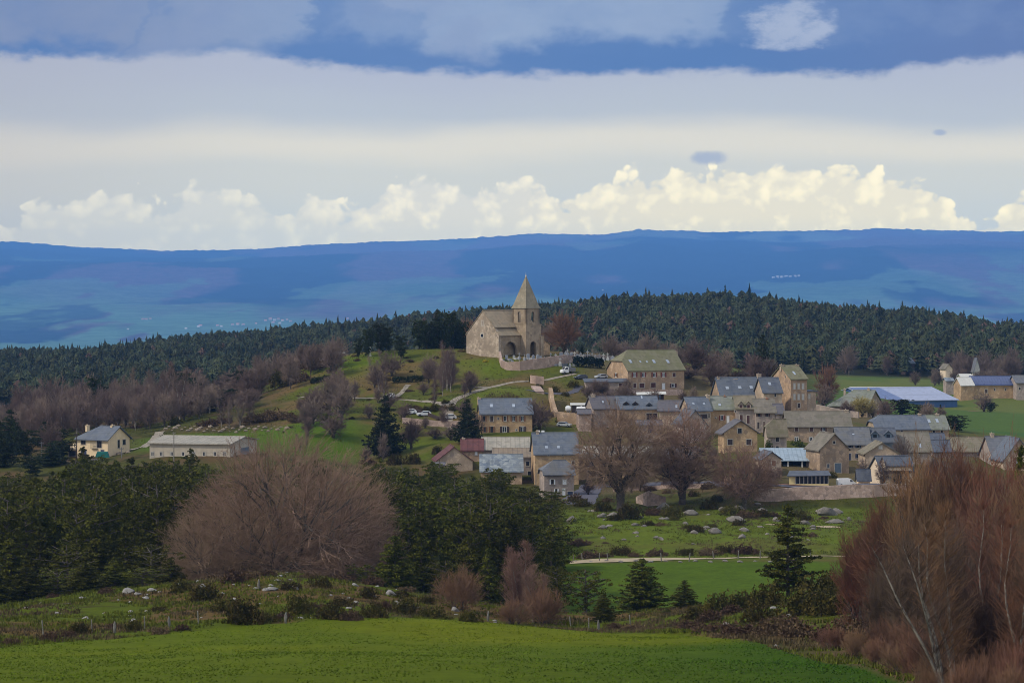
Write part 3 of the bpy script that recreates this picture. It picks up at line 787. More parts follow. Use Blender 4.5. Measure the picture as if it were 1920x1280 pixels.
def twigs(ends, per, ln, r, rng, up=.3, spread=.5):
    p = np.repeat(ends[:, :3], per, 0); q = np.repeat(ends[:, 3:], per, 0); n = len(p)
    d = q - p; d /= np.maximum(np.linalg.norm(d, axis=1, keepdims=True), 1e-6)
    f = rng.rand(n, 1) * .8; s = q - (q - p) * f
    e = rng.normal(size=(n, 3)) * spread; e[:, 2] += up
    dd = d * .8 + e; dd /= np.linalg.norm(dd, axis=1, keepdims=True)
    L = ln * (.5 + .8 * rng.rand(n, 1))
    return np.concatenate([s, s + dd * L, np.full((n, 1), r), np.full((n, 1), r * .45)], 1)
def bare_tree(name, Hh, R, z0, n, per, tl, r_tip, seed, twig, bark, trunk_r=None, fork=None, ks=(5, 4, 4, 4, 4), up=.3, lob=.12, bottom=.55, power=.42, stems=1, lean=(0, 0), trunk_lv=1, spread=.5, tw_r=None):
    rng = np.random.RandomState(seed)
    fork = z0 * .9 if fork is None else fork
    A_, B_ = [], []
    for s in range(stems):
        if stems > 1:
            aa = 2 * math.pi * s / stems + rng.rand(); off = np.array([math.cos(aa), math.sin(aa)]) * R * .38 * (.6 + .8 * rng.rand()); ns = n // stems; Rs = R * .62; hs = Hh * (.8 + .25 * rng.rand())
        else: off = np.zeros(2); ns = n; Rs = R; hs = Hh
        tips = ell_tips(ns, Rs, z0, hs, rng, power, lob=lob, bottom=bottom, lean=lean); tips[:, :2] += off
        root = np.array([off[0] * .35 + lean[0] * fork, off[1] * .35 + lean[1] * fork, fork])
        sg, lv, en, r0 = hgrow(tips, root, r_tip, rng, ks)
        tr = trunk_r or r0 * 1.3
        base = np.array([off[0] * .12, off[1] * .12, -.4]); mid = (base + root) / 2 + rng.normal(size=3) * [.1, .1, 0]
        tk = [(*base, *mid, tr * 1.25, tr), (*mid, *root, tr, max(r0, tr * .8))]
        sg[:, 6:] = np.minimum(sg[:, 6:], tr * .85)
        A_.append(np.concatenate([np.array(tk), sg[lv <= trunk_lv]])); B_.append(sg[lv > trunk_lv]); B_.append(twigs(en, per, tl, tw_r or r_tip * .8, rng, up, spread))
    root = empty(name, (0, 0, 0))
    link_mesh('trunk', tubes_mesh('trunk', np.concatenate(A_), 6), bark, root)
    link_mesh('crown', tubes_mesh('crown', np.concatenate(B_), 3), twig, root)
    return root
def birch(name, Hh, R, n, per, tl, r_tip, seed, twig, leaders=3, tr=.14, lean=.0):
    """slender pale leaders rising from one base, twigs as a fine veil"""
    rng = np.random.RandomState(seed); A_ = []; B_ = []; ends = []
    for s in range(leaders):
        a = 2 * math.pi * s / leaders + rng.rand(); top = np.array([math.cos(a) * R * .5 + lean * Hh, math.sin(a) * R * .5, Hh * (.8 + .2 * rng.rand())])
        prev = np.array([0, 0, -.3]) + rng.normal(size=3) * [.15, .15, 0]; K_ = 9; pr = tr; wob = rng.normal(size=2) * .5
        for k in range(1, K_ + 1):
            t = k / K_
            p = top * np.array([t ** 1.3, t ** 1.3, t]) + np.array([math.sin(t * 7 + s) * wob[0], math.cos(t * 6 + s) * wob[1], 0]) * t * .8
            r = tr * (1 - t) ** .8 + .012
            A_.append((*prev, *p, pr, r))
            if t > .22:
                for b in range(int(n / leaders / 7)):
                    q = prev + (p - prev) * rng.rand(); ang = rng.rand() * 2 * math.pi
                    L = R * (.85 * (1 - t) ** .6 + .18) * (.5 + .6 * rng.rand())
                    e = q + np.array([math.cos(ang) * L * .8, math.sin(ang) * L * .8, L * (.75 + .5 * rng.rand())])
                    e[2] = min(e[2], Hh * 1.03)
                    m = (q + e) / 2 + rng.normal(size=3) * .08 * L
                    B_.append((*q, *m, r_tip * 1.6, r_tip * 1.2)); B_.append((*m, *e, r_tip * 1.2, r_tip)); ends.append((*m, *e)); ends.append((*q, *m))
            prev = p; pr = r
    B_ = np.array(B_); tw = twigs(np.array(ends), per, tl, r_tip * .8, rng, .25, .55)
    root = empty(name, (0, 0, 0))
    link_mesh('trunk', tubes_mesh('trunk', np.array(A_), 6), M_birchbark, root)
    link_mesh('crown', tubes_mesh('crown', np.concatenate([B_, tw]), 3), twig, root)
    return root
def conifer(name, Hh, R, seed, mat, z0=.1, layers=13, per=8, m=16, size=.24, crad=.38, shape=.8, irregular=.25, droop=.05, flat=.5, up=.25, gapz=0.0):
    """whorled branches each carrying flat clumps of needles"""
    rng = np.random.RandomState(seed); A_ = [(0, 0, -.4, 0, 0, Hh * .6, Hh * .018 + .05, Hh * .011 + .02), (0, 0, Hh * .6, rng.normal() * .1, 0, Hh * .99, Hh * .011 + .02, .02)]
    C = []; Rd = []
    for l in range(layers):
        t = l / (layers - 1); z = Hh * (z0 + (1 - z0) * t * .97)
        rr = R * (1 - t) ** shape + .12; rr *= (1 - irregular / 2) + irregular * rng.rand()
        if t < .15: rr *= .75 + .25 * t / .15
        nb = max(3, int(per * (1 - t * .45)))
        a0 = rng.rand() * 6.28
        for b in range(nb):
            a = a0 + 6.283 * (b + rng.rand() * .6) / nb; L = rr * (1 - irregular + irregular * 1.5 * rng.rand())
            zz = z + rng.normal() * Hh * .018
            tip = np.array([math.cos(a) * L, math.sin(a) * L, zz + L * (up - droop * L * .3)])
            A_.append((0, 0, zz - .05, *tip, .05 + .01 * Hh * (1 - t) * .4, .012))
            k = max(1, int(L / (crad * .85)))
            for j in range(k):
                f = .25 + .75 * (j + rng.rand() * .7) / k
                c = np.array([0, 0, zz]) * (1 - f) + tip * f
                side = rng.normal(size=3) * crad * .35; side[2] *= .4
                C.append(c + side); Rd.append(crad * (.75 + .5 * rng.rand()))
    for j in range(3): C.append(np.array([0, 0, Hh * (.95 + .025 * j)])); Rd.append(crad * .5)
    V, T = tri_cloud(np.array(C), np.array(Rd), m, size, rng, flat)
    root = empty(name, (0, 0, 0))
    link_mesh('trunk', tubes_mesh('trunk', np.array(A_), 5), M_bark, root)
    link_mesh('crown', np_mesh('crown', V, T), mat, root)
    return root
def scots(name, Hh, R, seed, mat, z0=.45, limbs=16, m=20, size=.26, crad=.55, dense=4.5):
    """older pine: bare lower stem, uneven rounded plates of needles"""
    rng = np.random.RandomState(seed); lean = rng.normal(size=2) * .03 * Hh
    top = np.array([lean[0], lean[1], Hh * .92])
    A_ = [(0, 0, -.4, *(top * .5), Hh * .018 + .06, Hh * .012 + .05), (*(top * .5), *top, Hh * .012 + .05, .04)]
    C = []; Rd = []
    for l in range(limbs):
        t = (l + rng.rand() * .6) / limbs; z = Hh * (z0 + (.96 - z0) * t)
        prof = math.sin(math.pi * min(1, .22 + .78 * (1 - t) ** .8)) ** .6 if t < .97 else .25
        a = l * 2.4 + rng.rand(); L = R * prof * (.6 + .5 * rng.rand())
        b0 = top * (z / Hh) * .95; tip = b0 + np.array([math.cos(a) * L, math.sin(a) * L, L * (.15 + .35 * rng.rand())])
        A_.append((*b0, *tip, .08, .03))
        nn = int(dense * (.6 + L / R))
        for j in range(nn):
            f = .3 + .75 * rng.rand(); c = b0 * (1 - f) + tip * f + rng.normal(size=3) * np.array([.26, .26, .10]) * R * .8
            C.append(c); Rd.append(crad * (.6 + .7 * rng.rand()))
    V, T = tri_cloud(np.array(C), np.array(Rd), m, size, rng, .45)
    root = empty(name, (0, 0, 0))
    link_mesh('trunk', tubes_mesh('trunk', np.array(A_), 5), M_bark, root)
    link_mesh('crown', np_mesh('crown', V, T), mat, root)
    return root
def bush(name, R, Hh, seed, mat, n=170, m=9, size=.16, stalk=True):
    rng = np.random.RandomState(seed)
    g = rng.normal(size=(n, 3)); g[:, 2] = np.abs(g[:, 2]); g /= np.linalg.norm(g, axis=1, keepdims=True)
    th = np.arctan2(g[:, 1], g[:, 0]); r = rng.rand(n) ** .35 * (1 + .18 * np.sin(3 * th + seed) + .12 * np.sin(5 * th + 2 * seed))
    c = np.stack([g[:, 0] * R * r, g[:, 1] * R * r, g[:, 2] * Hh * r * .95], 1)
    V, T = tri_cloud(c, R * .16, m, size, rng)
    # upright shoots
    k = n * 2; i = rng.randint(0, n, k); b = c[i] * [1, 1, .6]; e = c[i] * [1.08, 1.08, 1.0] + rng.normal(size=(k, 3)) * .1 * R; e[:, 2] += Hh * .14
    side = rng.normal(size=(k, 3)) * size * .16; V2 = np.stack([b - side, b + side, e], 1).reshape(-1, 3)
    V = np.concatenate([V, V2]); T = np.arange(len(V)).reshape(-1, 3)
    me = np_mesh(name, V, T)
    return link_mesh(name, me, mat)
def rock(name, seed, mat, flat=.6, lump=.35, cuts=3):
    import bmesh
    rng = np.random.RandomState(seed)
    bm = bmesh.new(); bmesh.ops.create_icosphere(bm, subdivisions=cuts, radius=1.0)
    o1 = Vector(rng.rand(3) * 50)
    for v in bm.verts:
        p = v.co.copy()
        a = mnoise.noise(p * .9 + o1) * lump * 1.3 + mnoise.noise(p * 2.1 + o1) * lump * .55 + mnoise.noise(p * 5 + o1) * lump * .2
        q = p * (1 + a)
        for k in range(9):                      # a few broken planes
            nrm = Vector((math.sin(k * 2.1 + seed), math.cos(k * 1.7 + seed * 2), .9 * math.sin(k * 1.3 + seed) + .25)).normalized()
            dd = q.dot(nrm) - (.62 + .05 * (k % 4))
            if dd > 0: q -= nrm * dd * .8
        q.z *= flat
        v.co = q
    me = bpy.data.meshes.new(name); bm.to_mesh(me); bm.free()
    me.polygons.foreach_set('use_smooth', np.full(len(me.polygons), False))
    return link_mesh(name, me, mat)

def hedge_run(name, pts, h, th_, mat_, label, seed=1):
    rng = np.random.RandomState(seed); P_ = [np.array([(u - 960) / F * d, d]) for u, d in pts]; Vs = []
    for a, b in zip(P_[:-1], P_[1:]):
        L = np.linalg.norm(b - a); n = int(L * h * th_ * 26) + 40; t = rng.rand(n, 1); nr = np.array([-(b - a)[1], (b - a)[0]]) / L
        q = a + (b - a) * t + nr * (rng.rand(n, 1) - .5) * th_; g = H(q[:, 0], q[:, 1]); zz = g + h * rng.rand(n) ** .6 * (1 + .06 * np.sin(q[:, 0] * 2.2))
        Vs.append(np.column_stack([q, zz]))
    V, T = tri_cloud(np.concatenate(Vs), .25, 6, .26, rng)
    o = link_mesh(name, np_mesh(name, V, T), mat_); tag(o, label, 'hedge'); return o
_used = set()
def put(proto, loc, rz=0.0, scale=(1, 1, 1)):
    """first call moves the prototype itself, later calls copy it with its parts"""
    if proto.name in _used: o = copy_tree(proto)
    else: _used.add(proto.name); o = proto
    o.location = loc; o.rotation_euler = (0, 0, rz)
    o.scale = scale if isinstance(scale, (tuple, list)) else (scale,) * 3
    return o
ORD = ['first', 'second', 'third', 'fourth', 'fifth', 'sixth', 'seventh', 'eighth', 'ninth', 'tenth', 'eleventh', 'twelfth', 'thirteenth', 'fourteenth', 'fifteenth', 'sixteenth', 'seventeenth', 'eighteenth', 'nineteenth', 'twentieth', 'twenty-first', 'twenty-second', 'twenty-third', 'twenty-fourth', 'twenty-fifth', 'twenty-sixth', 'twenty-seventh', 'twenty-eighth', 'twenty-ninth', 'thirtieth']
REG = []
def reg(o, u, desc, cat, cluster, group=None):
    """a repeat whose label ends with its place in its row"""
    o['category'] = cat
    if group: o['group'] = group
    REG.append((desc, cluster, u, o)); return o
def finish_labels():
    ks = {}
    for d, c, u, o in REG: ks.setdefault((d, c), []).append((u, o))
    for (d, c), L in ks.items():
        L.sort(key=lambda t: t[0])
        for i, (u, o) in enumerate(L):
            if len(L) == 1: o['label'] = '%s %s' % (d, c)
            elif i == 0: o['label'] = '%s, leftmost %s' % (d, c)
            elif i == len(L) - 1: o['label'] = '%s, rightmost %s' % (d, c)
            else: o['label'] = '%s, %s from left %s' % (d, ORD[i], c)

# ------------------------------------------------------------------ far forest: one wood, plus the skyline spruces one can tell apart
def spruce_variant(rng, kind):
    if kind == 0: Hh, R, L, z0, sh = 12.0, 3.0, 7, .12, .8
    elif kind == 1: Hh, R, L, z0, sh = 10.8, 3.7, 6, .3, .42
    elif kind == 2: Hh, R, L, z0, sh = 13.2, 2.8, 8, .15, .85
    else: Hh, R, L, z0, sh = 9.8, 4.0, 5, .25, .36
    V = []; T = []
    for l in range(L):
        t = l / L; z = Hh * (z0 + (1 - z0) * t); r = R * (1 - t) ** sh * (.8 + .4 * rng.rand()); n = 7; i = len(V)
        V.append((rng.normal() * .1, rng.normal() * .1, z + Hh * (1 - z0) / L * 1.7))
        for k in range(n * 2):
            a = math.pi * k / n + rng.rand() * .3; q = r * (1.1 if k % 2 == 0 else .5) * (.75 + .5 * rng.rand())
            V.append((math.cos(a) * q, math.sin(a) * q, z + rng.normal() * .35 + (0 if k % 2 == 0 else .6)))
        for k in range(n * 2): T.append((i, i + 1 + k, i + 1 + (k + 1) % (n * 2)))
    i = len(V); V += [(-.15, 0, -1), (.15, 0, -1), (0, 0, Hh * .5)]; T.append((i, i + 1, i + 2))
    return np.array(V), np.array(T)
def veg_attr_mat(name):
    m, n, b = mat_new(name)
    a = n.new('ShaderNodeVertexColor', layer_name='tint')
    f = n.noise(objco(n), 0.9, 3.0, 0.6)
    c = n.mix(n.sstep(f, .35, .65), a.outputs[0], n.mix(1.0, a.outputs[0], (.55, .55, .55, 1), 'MULTIPLY'))
    n.l.new(c, b.inputs['Base Color']); b.inputs['Roughness'].default_value = .95; b.inputs['Specular IOR Level'].default_value = .05
    return m
M_wood_far = veg_attr_mat('far_wood')
def build_forest():
    rng = np.random.RandomState(5)
    var = [spruce_variant(rng, k % 4) for k in range(8)]
    pts = []
    y = 1000.0
    while y < 1800:
        st = 4.6 + (y - 1000) / 800 * 1.3
        xs = np.arange(-480 * y / 1350, 480 * y / 1350, st) + rng.rand() * st
        for x in xs: pts.append((x + (rng.rand() - .5) * st * .9, y + (rng.rand() - .5) * st * .9))
        y += st * 1.05
    P_ = np.array(pts); u = 960 + F * P_[:, 0] / P_[:, 1]
    keep = (u > -420) & (u < 2340) & ~((u > 1530) & (P_[:, 1] < 1045 + 25 * np.sin(u / 40))) & ~((u > 950) & (u < 1500) & (P_[:, 1] < 1010))
    keep &= rng.rand(len(u)) > .10
    P_ = P_[keep]; u = u[keep]; z = H(P_[:, 0], P_[:, 1])
    den = fbm(P_[:, 0] / 25, P_[:, 1] / 25, 3)
    k2 = den > .28; P_ = P_[k2]; u = u[k2]; z = z[k2]; den = den[k2]
    # trees of the skyline around the top of the hill become things of their own
    dmax_ = np.interp(u, [0, 600, 900, 1150, 1400, 1500, 1800, 1950], [1700, 1700, 1680, 1600, 1520, 1520, 1520, 1520])
    sky_ = (np.abs(P_[:, 1] - dmax_) < 14) & (u > 1040) & (u < 1930)
    ids = np.nonzero(sky_)[0]; ids = ids[rng.permutation(len(ids))][:30]
    solo = np.zeros(len(u), bool); solo[ids] = True
    Vs = []; Ts = []; Cs = []; off = 0
    brown = fbm(P_[:, 0] / 60 + 30, P_[:, 1] / 60, 3)
    for i in range(len(u)):
        if solo[i]: continue
        rightz = min(1, max(0, (u[i] - 1500) / 300))
        isb = rng.rand() < (.03 + .35 * (brown[i] > .55) * rightz + .06 * (brown[i] > .6))
        k = rng.choice([1, 3, 7, 5]) if isb else rng.choice([1, 3, 5, 7, 1, 3, 5, 7, 1, 3, 5, 7, 0, 2])
        V, T = var[k]; s = (.58 + .34 * rng.rand()) * (.9 if isb else 1.0)
        a = rng.rand() * 6.28; ca, sa = math.cos(a), math.sin(a); sw = s * (.85 + .4 * rng.rand())
        W = np.stack([(V[:, 0] * ca - V[:, 1] * sa) * sw + P_[i, 0], (V[:, 0] * sa + V[:, 1] * ca) * sw + P_[i, 1], V[:, 2] * s * (.85 + .22 * rng.rand()) + z[i]], 1)
        Vs.append(W); Ts.append(T + off); off += len(V)
        g = rng.rand()
        c = np.array((.135, .085, .062)) * (.7 + .5 * g) if isb else np.array((.046, .060, .032)) * (.55 + 1.0 * g) + np.array((.022, .010, 0)) * rng.rand()
        Cs.append(np.broadcast_to(c, (len(V), 3)))
    me = np_mesh('forest', np.concatenate(Vs), np.concatenate(Ts)); set_color(me, 'tint', np.concatenate(Cs))
    o = link_mesh('forest', me, M_wood_far); tag(o, 'dense dark conifer wood covering the long ridge behind the village', None, None, 'stuff')
    protos = []
    for k in range(4):
        V, T = var[(0, 2, 4, 6)[k]]
        root = empty('spruce_tree', (0, 0, 0))
        me = np_mesh('crown', V[:-3], T[:-1]); set_color(me, 'tint', np.tile(np.array([[.026, .040, .022]]) * (.8 + .2 * k), (len(V) - 3, 1)))
        link_mesh('crown', me, M_wood_far, root)
        link_mesh('trunk', tubes_mesh('trunk', [(0, 0, -1, 0, 0, 9, .22, .08)], 5), M_bark, root)
        protos.append(root)
    for q, i in enumerate(ids):
        hs = .74 + .14 * rng.rand() + .22 * math.exp(-((u[i] - 1385) / 30) ** 2)
        t = put(protos[q % 4], (P_[i, 0], P_[i, 1], z[i]), rng.rand() * 6, (hs * .9, hs * .9, hs))
        tag(t, 'dark spruce standing out on the skyline of the wooded ridge', 'spruce tree', 'spruces on the skyline of the ridge')
build_forest()

# ------------------------------------------------------------------ buildings
def solve_t(o, e, u):
    a = (u - 960.0) / F
    return (a * o[1] - o[0]) / (e[0] - a * e[1])
def opening(face, u, v, wp, hp, kind='w', sh=None, fr=None, glass=None):
    return dict(face=face, u=u, v=v, w=wp, h=hp, k=kind, sh=sh, fr=fr, glass=glass)
def W_(face, u, v, w, h, sh=None, fr=None, glass=None): return opening(face, u, v, w, h, 'w', sh, fr, glass)
def D_(face, u, v, w, h, m=None, fr=None): return opening(face, u, v, w, h, 'd', m, fr)
def C_(face, u, v, w, h, m=None): return opening(face, u, v, w, h, 'c', m)
def add_opening(root, op, P0, tv, nv, w, h):
    k = op['k']; P0 = Vector(P0); mb = MB(); sw = .14 if w < 2 else .2
    if op['fr'] != 'none':
        mb.obox(P0 + Vector((0, 0, h / 2 + sw / 2)), tv, nv, w + 2 * sw, sw, -.02, .05)
        mb.obox(P0 - Vector((0, 0, h / 2 + .05)), tv, nv, w + 2 * sw, .10, -.02, .09)
        for s in (-1, 1): mb.obox(P0 + Vector(tv) * s * (w / 2 + sw / 2), tv, nv, sw, h, -.02, .045)
    if k == 'w':
        frm = op['fr'] if (op['fr'] and op['fr'] != 'none') else M_dwood
        f2 = .07 if w > .6 else .05
        for s in (-1, 0, 1): mb.obox(P0 + Vector(tv) * s * (w / 2 - f2 / 2), tv, nv, f2, h, -.01, .03, 1)
        for s in (-1, 1): mb.obox(P0 + Vector((0, 0, s * (h / 2 - f2 / 2))), tv, nv, w - 2 * f2, f2, -.01, .03, 1)
        wn = mb.build('window', [M_surround, frm], root)
        pb = MB(); pb.obox(P0, tv, nv, w, h, -.02, .012); pb.build('pane', op['glass'] or M_glass, wn)
        if op['sh']:
            for s in (-1, 1):
                sb = MB(); sb.obox(P0 + Vector(tv) * s * (w / 2 + .02 + w * .27), tv, nv, w * .52, h * 1.02, .05, .09); sb.build('shutter', op['sh'], wn)
    elif k == 'c':
        wn = mb.build('window', M_surround, root)
        sb = MB()
        for s in (-1, 1): sb.obox(P0 + Vector(tv) * s * w / 4, tv, nv, w / 2 - .02, h, -.01, .03)
        sb.build('shutter', op['sh'] or M_dred, wn)
    else:
        if op['k'] == 'd':
            dn = mb.build('door', M_surround, root)
            pb = MB(); nP = 2 if w > 1.4 else 1
            for j in range(nP): pb.obox(P0 + Vector(tv) * ((j + .5) / nP - .5) * w, tv, nv, w / nP - .02, h, -.01, .03)
            pb.build('door_leaf', op['sh'] or M_dwood, dn)
HREP = []
def house(label, u0, u1, vb, ve, vr, d, yaw=0, W=8.0, ug=None, wall=None, roof=None, name='stone_house', cat='house', gf=False, ov=.3, hip=(1, 1), hipk=(0, 0),
          ry=.5, chim=(), ops=(), sky=(), dorm=(), found=2.5, panel=None, group=None, shed=False, roofless=False, chm=None):
    wall = wall or M_stone; roof = roof or M_slate
    pick = len(HREP)
    if wall is M_stone: wall = (M_stone, M_stone_b, M_stone_c, M_stone_b)[pick % 4]
    if roof is M_slate: roof = (M_slate, M_slate_e, M_slate)[pick % 3]
    if roof is M_lauze: roof = (M_lauze_e, M_lauze)[pick % 2]
    th = math.radians(yaw); c, s = math.cos(th), math.sin(th)
    e = (c, s); pn = (-s, c)
    o0 = ((u0 - 960) / F * d, d)
    L = solve_t(o0, e, u1)
    if ug is not None:
        oo = o0 if s > 0 else (o0[0] + L * c, o0[1] + L * s)
        W = solve_t(oo, pn, ug)
    zb = -(vb - VH) / F * d; he = -(ve - VH) / F * d - zb
    if gf: dm = d + L / 2 * s
    elif shed: dm = d + W * c
    else: dm = d + L / 2 * s * 0 + ry * W * c
    hr = -(vr - VH) / F * dm - zb
    root = empty(name, (o0[0], o0[1], zb), th)
    tag(root, label, cat, group)
    HREP.append((name, label[:30], L, W, he, hr - he, gz(o0[0] + c * L / 2, o0[1] + s * L / 2) - zb))
    # roof geometry in (along ridge a, across b) coordinates
    if gf: La, Wb = W, L; mp = lambda a, b, z: Vector((b, a, z))
    else: La, Wb = L, W; mp = lambda a, b, z: Vector((a, b, z))
    rb = Wb if shed else Wb * ry
    k0, k1 = hip; i0, i1 = hipk              # height share where the hip starts, inset of the ridge end
    wb = MB(); z0 = -found
    if shed:
        a, b = mp(0, 0, z0), mp(La, 0, z0)
        fr = [mp(0, 0, z0), mp(La, 0, z0), mp(La, 0, he), mp(0, 0, he)]; bk = [mp(0, Wb, z0), mp(La, Wb, z0), mp(La, Wb, hr), mp(0, Wb, hr)]
        wb.poly(fr); wb.poly(bk)
        wb.poly([mp(0, 0, z0), mp(0, Wb, z0), mp(0, Wb, hr), mp(0, 0, he)]); wb.poly([mp(La, 0, z0), mp(La, Wb, z0), mp(La, Wb, hr), mp(La, 0, he)])
    else:
        wb.poly([mp(0, 0, z0), mp(La, 0, z0), mp(La, 0, he), mp(0, 0, he)]); wb.poly([mp(0, Wb, z0), mp(La, Wb, z0), mp(La, Wb, he), mp(0, Wb, he)])
        for (aa, kk) in ((0, k0), (La, k1)):
            zk = he + (hr - he) * kk
            if kk <= 0: g = [mp(aa, 0, z0), mp(aa, Wb, z0), mp(aa, Wb, he), mp(aa, 0, he)]
            elif kk >= 1: g = [mp(aa, 0, z0), mp(aa, Wb, z0), mp(aa, Wb, he), mp(aa, rb, hr), mp(aa, 0, he)]
            else: g = [mp(aa, 0, z0), mp(aa, Wb, z0), mp(aa, Wb, he), mp(aa, Wb + (rb - Wb) * kk, zk), mp(aa, rb * kk, zk), mp(aa, 0, he)]
            wb.poly(g)
    wb.build('wall', wall, root)
    rm = MB(); T_ = .16
    def slab(pts): rm.prism([p + Vector((0, 0, .02)) for p in pts], (0, 0, T_))
    if shed:
        sl = (hr - he) / Wb
        slab([mp(-ov, -ov, he - ov * sl), mp(La + ov, -ov, he - ov * sl), mp(La + ov, Wb + ov, hr + ov * sl), mp(-ov, Wb + ov, hr + ov * sl)])
    else:
        for sd in (0, 1):
            y0 = -ov if sd == 0 else Wb + ov; run = rb if sd == 0 else Wb - rb
            ze = he - ov * (hr - he) / run
            yk = lambda k: (rb * k if sd == 0 else Wb + (rb - Wb) * k)
            zk = lambda k: he + (hr - he) * k
            pts = [mp(-ov, y0, ze), mp(La + ov, y0, ze)]
            if k1 < 1: pts += [mp(La + ov, yk(k1), zk(k1)), mp(La - i1, rb, hr)]
            else: pts += [mp(La + ov, rb, hr)]
            if k0 < 1: pts += [mp(i0, rb, hr), mp(-ov, yk(k0), zk(k0))]
            else: pts += [mp(-ov, rb, hr)]
            # the back slope stops 3 mm short so that the two never share a plane
            if sd == 1: pts = [p + Vector((0, 0, -.003)) for p in pts]
            slab(pts)
        for (kk, aa, ii, sg) in ((k0, -ov, i0, 1), (k1, La + ov, La - i1, -1)):
            if kk < 1:
                za = he + (hr - he) * kk if kk > 0 else he - ov * (hr - he) / rb
                ya = rb * kk if kk > 0 else -ov; yb = Wb + (rb - Wb) * kk if kk > 0 else Wb + ov
                slab([mp(aa, ya, za), mp(aa, yb, za), mp(ii, rb, hr - .002)])
        a_, b_ = mp(-ov * .9 if k0 >= 1 else i0, rb, hr + T_ + .01), mp(La + ov * .9 if k1 >= 1 else La - i1, rb, hr + T_ + .01)
        rm.cyl(a_, b_, .11, .11, 6)
        # gutter line under the front eave
        rm.cyl(mp(-ov, -ov - .05, he - ov * (hr - he) / rb + .02), mp(La + ov, -ov - .05, he - ov * (hr - he) / rb + .02), .06, .06, 6)
    ro = rm.build('roof', roof, root) if not roofless else None
    # openings
    for op in ops:
        f = op['face']
        if f == 'F': oo, ee, tv, nv, lp = o0, e, (1, 0, 0), (0, -1, 0), lambda t: (t, 0)
        elif f == 'L': oo, ee, tv, nv, lp = o0, pn, (0, 1, 0), (-1, 0, 0), lambda t: (0, t)
        else: oo, ee, tv, nv, lp = (o0[0] + L * c, o0[1] + L * s), pn, (0, 1, 0), (1, 0, 0), lambda t: (L, t)
        t = solve_t(oo, ee, op['u']); dd = oo[1] + t * ee[1]; a = (op['u'] - 960) / F
        w_ = op['w'] / F * dd / max(abs(ee[0] - a * ee[1]), .08); h_ = op['h'] / F * dd
        zz = -(op['v'] - VH) / F * dd - zb
        x_, y_ = lp(t); add_opening(root, op, (x_, y_, zz), tv, nv, w_, h_)
    sl = (hr - he) / rb
    if not gf:
        nrm = Vector((0, -sl, 1)).normalized(); dn = Vector((0, 1, sl)).normalized()
        def slope_pt(u, v):
            best = None
            for j in range(101):
                y = rb * j / 100.0; oo = (o0[0] + pn[0] * y, o0[1] + pn[1] * y); t = solve_t(oo, e, u); dd = oo[1] + t * e[1]
                vv = VH - (zb + he + sl * y) / dd * F
                if best is None or abs(vv - v) < best[0]: best = (abs(vv - v), t, y, dd)
            return best[1], best[2], best[3]
        for (u, v, wp, hp) in sky:
            t, y, dd = slope_pt(u, v); w_ = wp / F * dd; h_ = hp / F * dd / max(dn.z, .3)
            P0 = Vector((t, y, he + sl * y + T_ + .03)); mb = MB(); ex = Vector((1, 0, 0))
            q = [P0 - ex * w_ / 2 - dn * h_ / 2, P0 + ex * w_ / 2 - dn * h_ / 2, P0 + ex * w_ / 2 + dn * h_ / 2, P0 - ex * w_ / 2 + dn * h_ / 2]
            mb.prism(q, nrm * .06); mb.build('skylight', M_skyl, ro)
        for (u, v, wp, hp, gl) in dorm:
            t, y, dd = slope_pt(u, v + hp / 2); w_ = wp / F * dd; h_ = hp / F * dd; zf = he + sl * y
            y0 = y; mb = MB(); run = h_ * 1.0 / sl + 1.2
            # gabled dormer: cheeks, front and two small slopes
            hh = h_ * .62; ap = h_
            fr_ = [Vector((t - w_ / 2, y0, zf)), Vector((t + w_ / 2, y0, zf)), Vector((t + w_ / 2, y0, zf + hh)), Vector((t, y0, zf + ap)), Vector((t - w_ / 2, y0, zf + hh))]
            mb.prism(fr_, (0, run, 0), 0)
            for sg in (-1, 1):
                a1_ = Vector((t + sg * (w_ / 2 + .2), y0 - .2, zf + hh - .2)); a2_ = Vector((t, y0 - .2, zf + ap + .03))
                mb.prism([a1_, a2_, a2_ + Vector((0, run + .2, 0)), a1_ + Vector((0, run + .2, 0))], (0, 0, .10), 1)
            mb.obox((t, y0, zf + hh * .5), (1, 0, 0), (0, -1, 0), w_ * .5, hh * .75, -.02, .03, 2)
            mb.build('dormer', [gl[0], roof, gl[1]], ro)
        for (u, vt, wp) in [q[:3] for q in chim]:
            oo = (o0[0] + pn[0] * rb, o0[1] + pn[1] * rb); t = solve_t(oo, e, u); dd = oo[1] + t * e[1]
            w_ = wp / F * dd * .9; zt = -(vt - VH) / F * dd - zb; zl = hr - .5
            w_ = max(w_, .42); mb = MB(); mb.box(t - w_ / 2, t + w_ / 2, rb - .4, rb + .4, zl - .6, zt - .12); mb.box(t - w_ / 2 - .08, t + w_ / 2 + .08, rb - .48, rb + .48, zt - .12, zt)
            mb.cyl((t - w_ * .2, rb, zt), (t - w_ * .2, rb, zt + .22), .1, .1, 8, 0)
            mb.build('chimney', chm or M_chst, ro)
        if panel:
            for (t0_, t1_, f0, f1, pm) in panel:
                P = [Vector((L * t0_, rb * f0, he + sl * rb * f0 + T_ + .05)), Vector((L * t1_, rb * f0, he + sl * rb * f0 + T_ + .05)), Vector((L * t1_, rb * f1, he + sl * rb * f1 + T_ + .05)), Vector((L * t0_, rb * f1, he + sl * rb * f1 + T_ + .05))]
                mb = MB(); mb.prism(P, (0, 0, .06)); mb.build('solar_panel', pm, ro)
    root['_dims'] = 0; del root['_dims']
    return root

R_, B_c = M_red, M_bluegrey
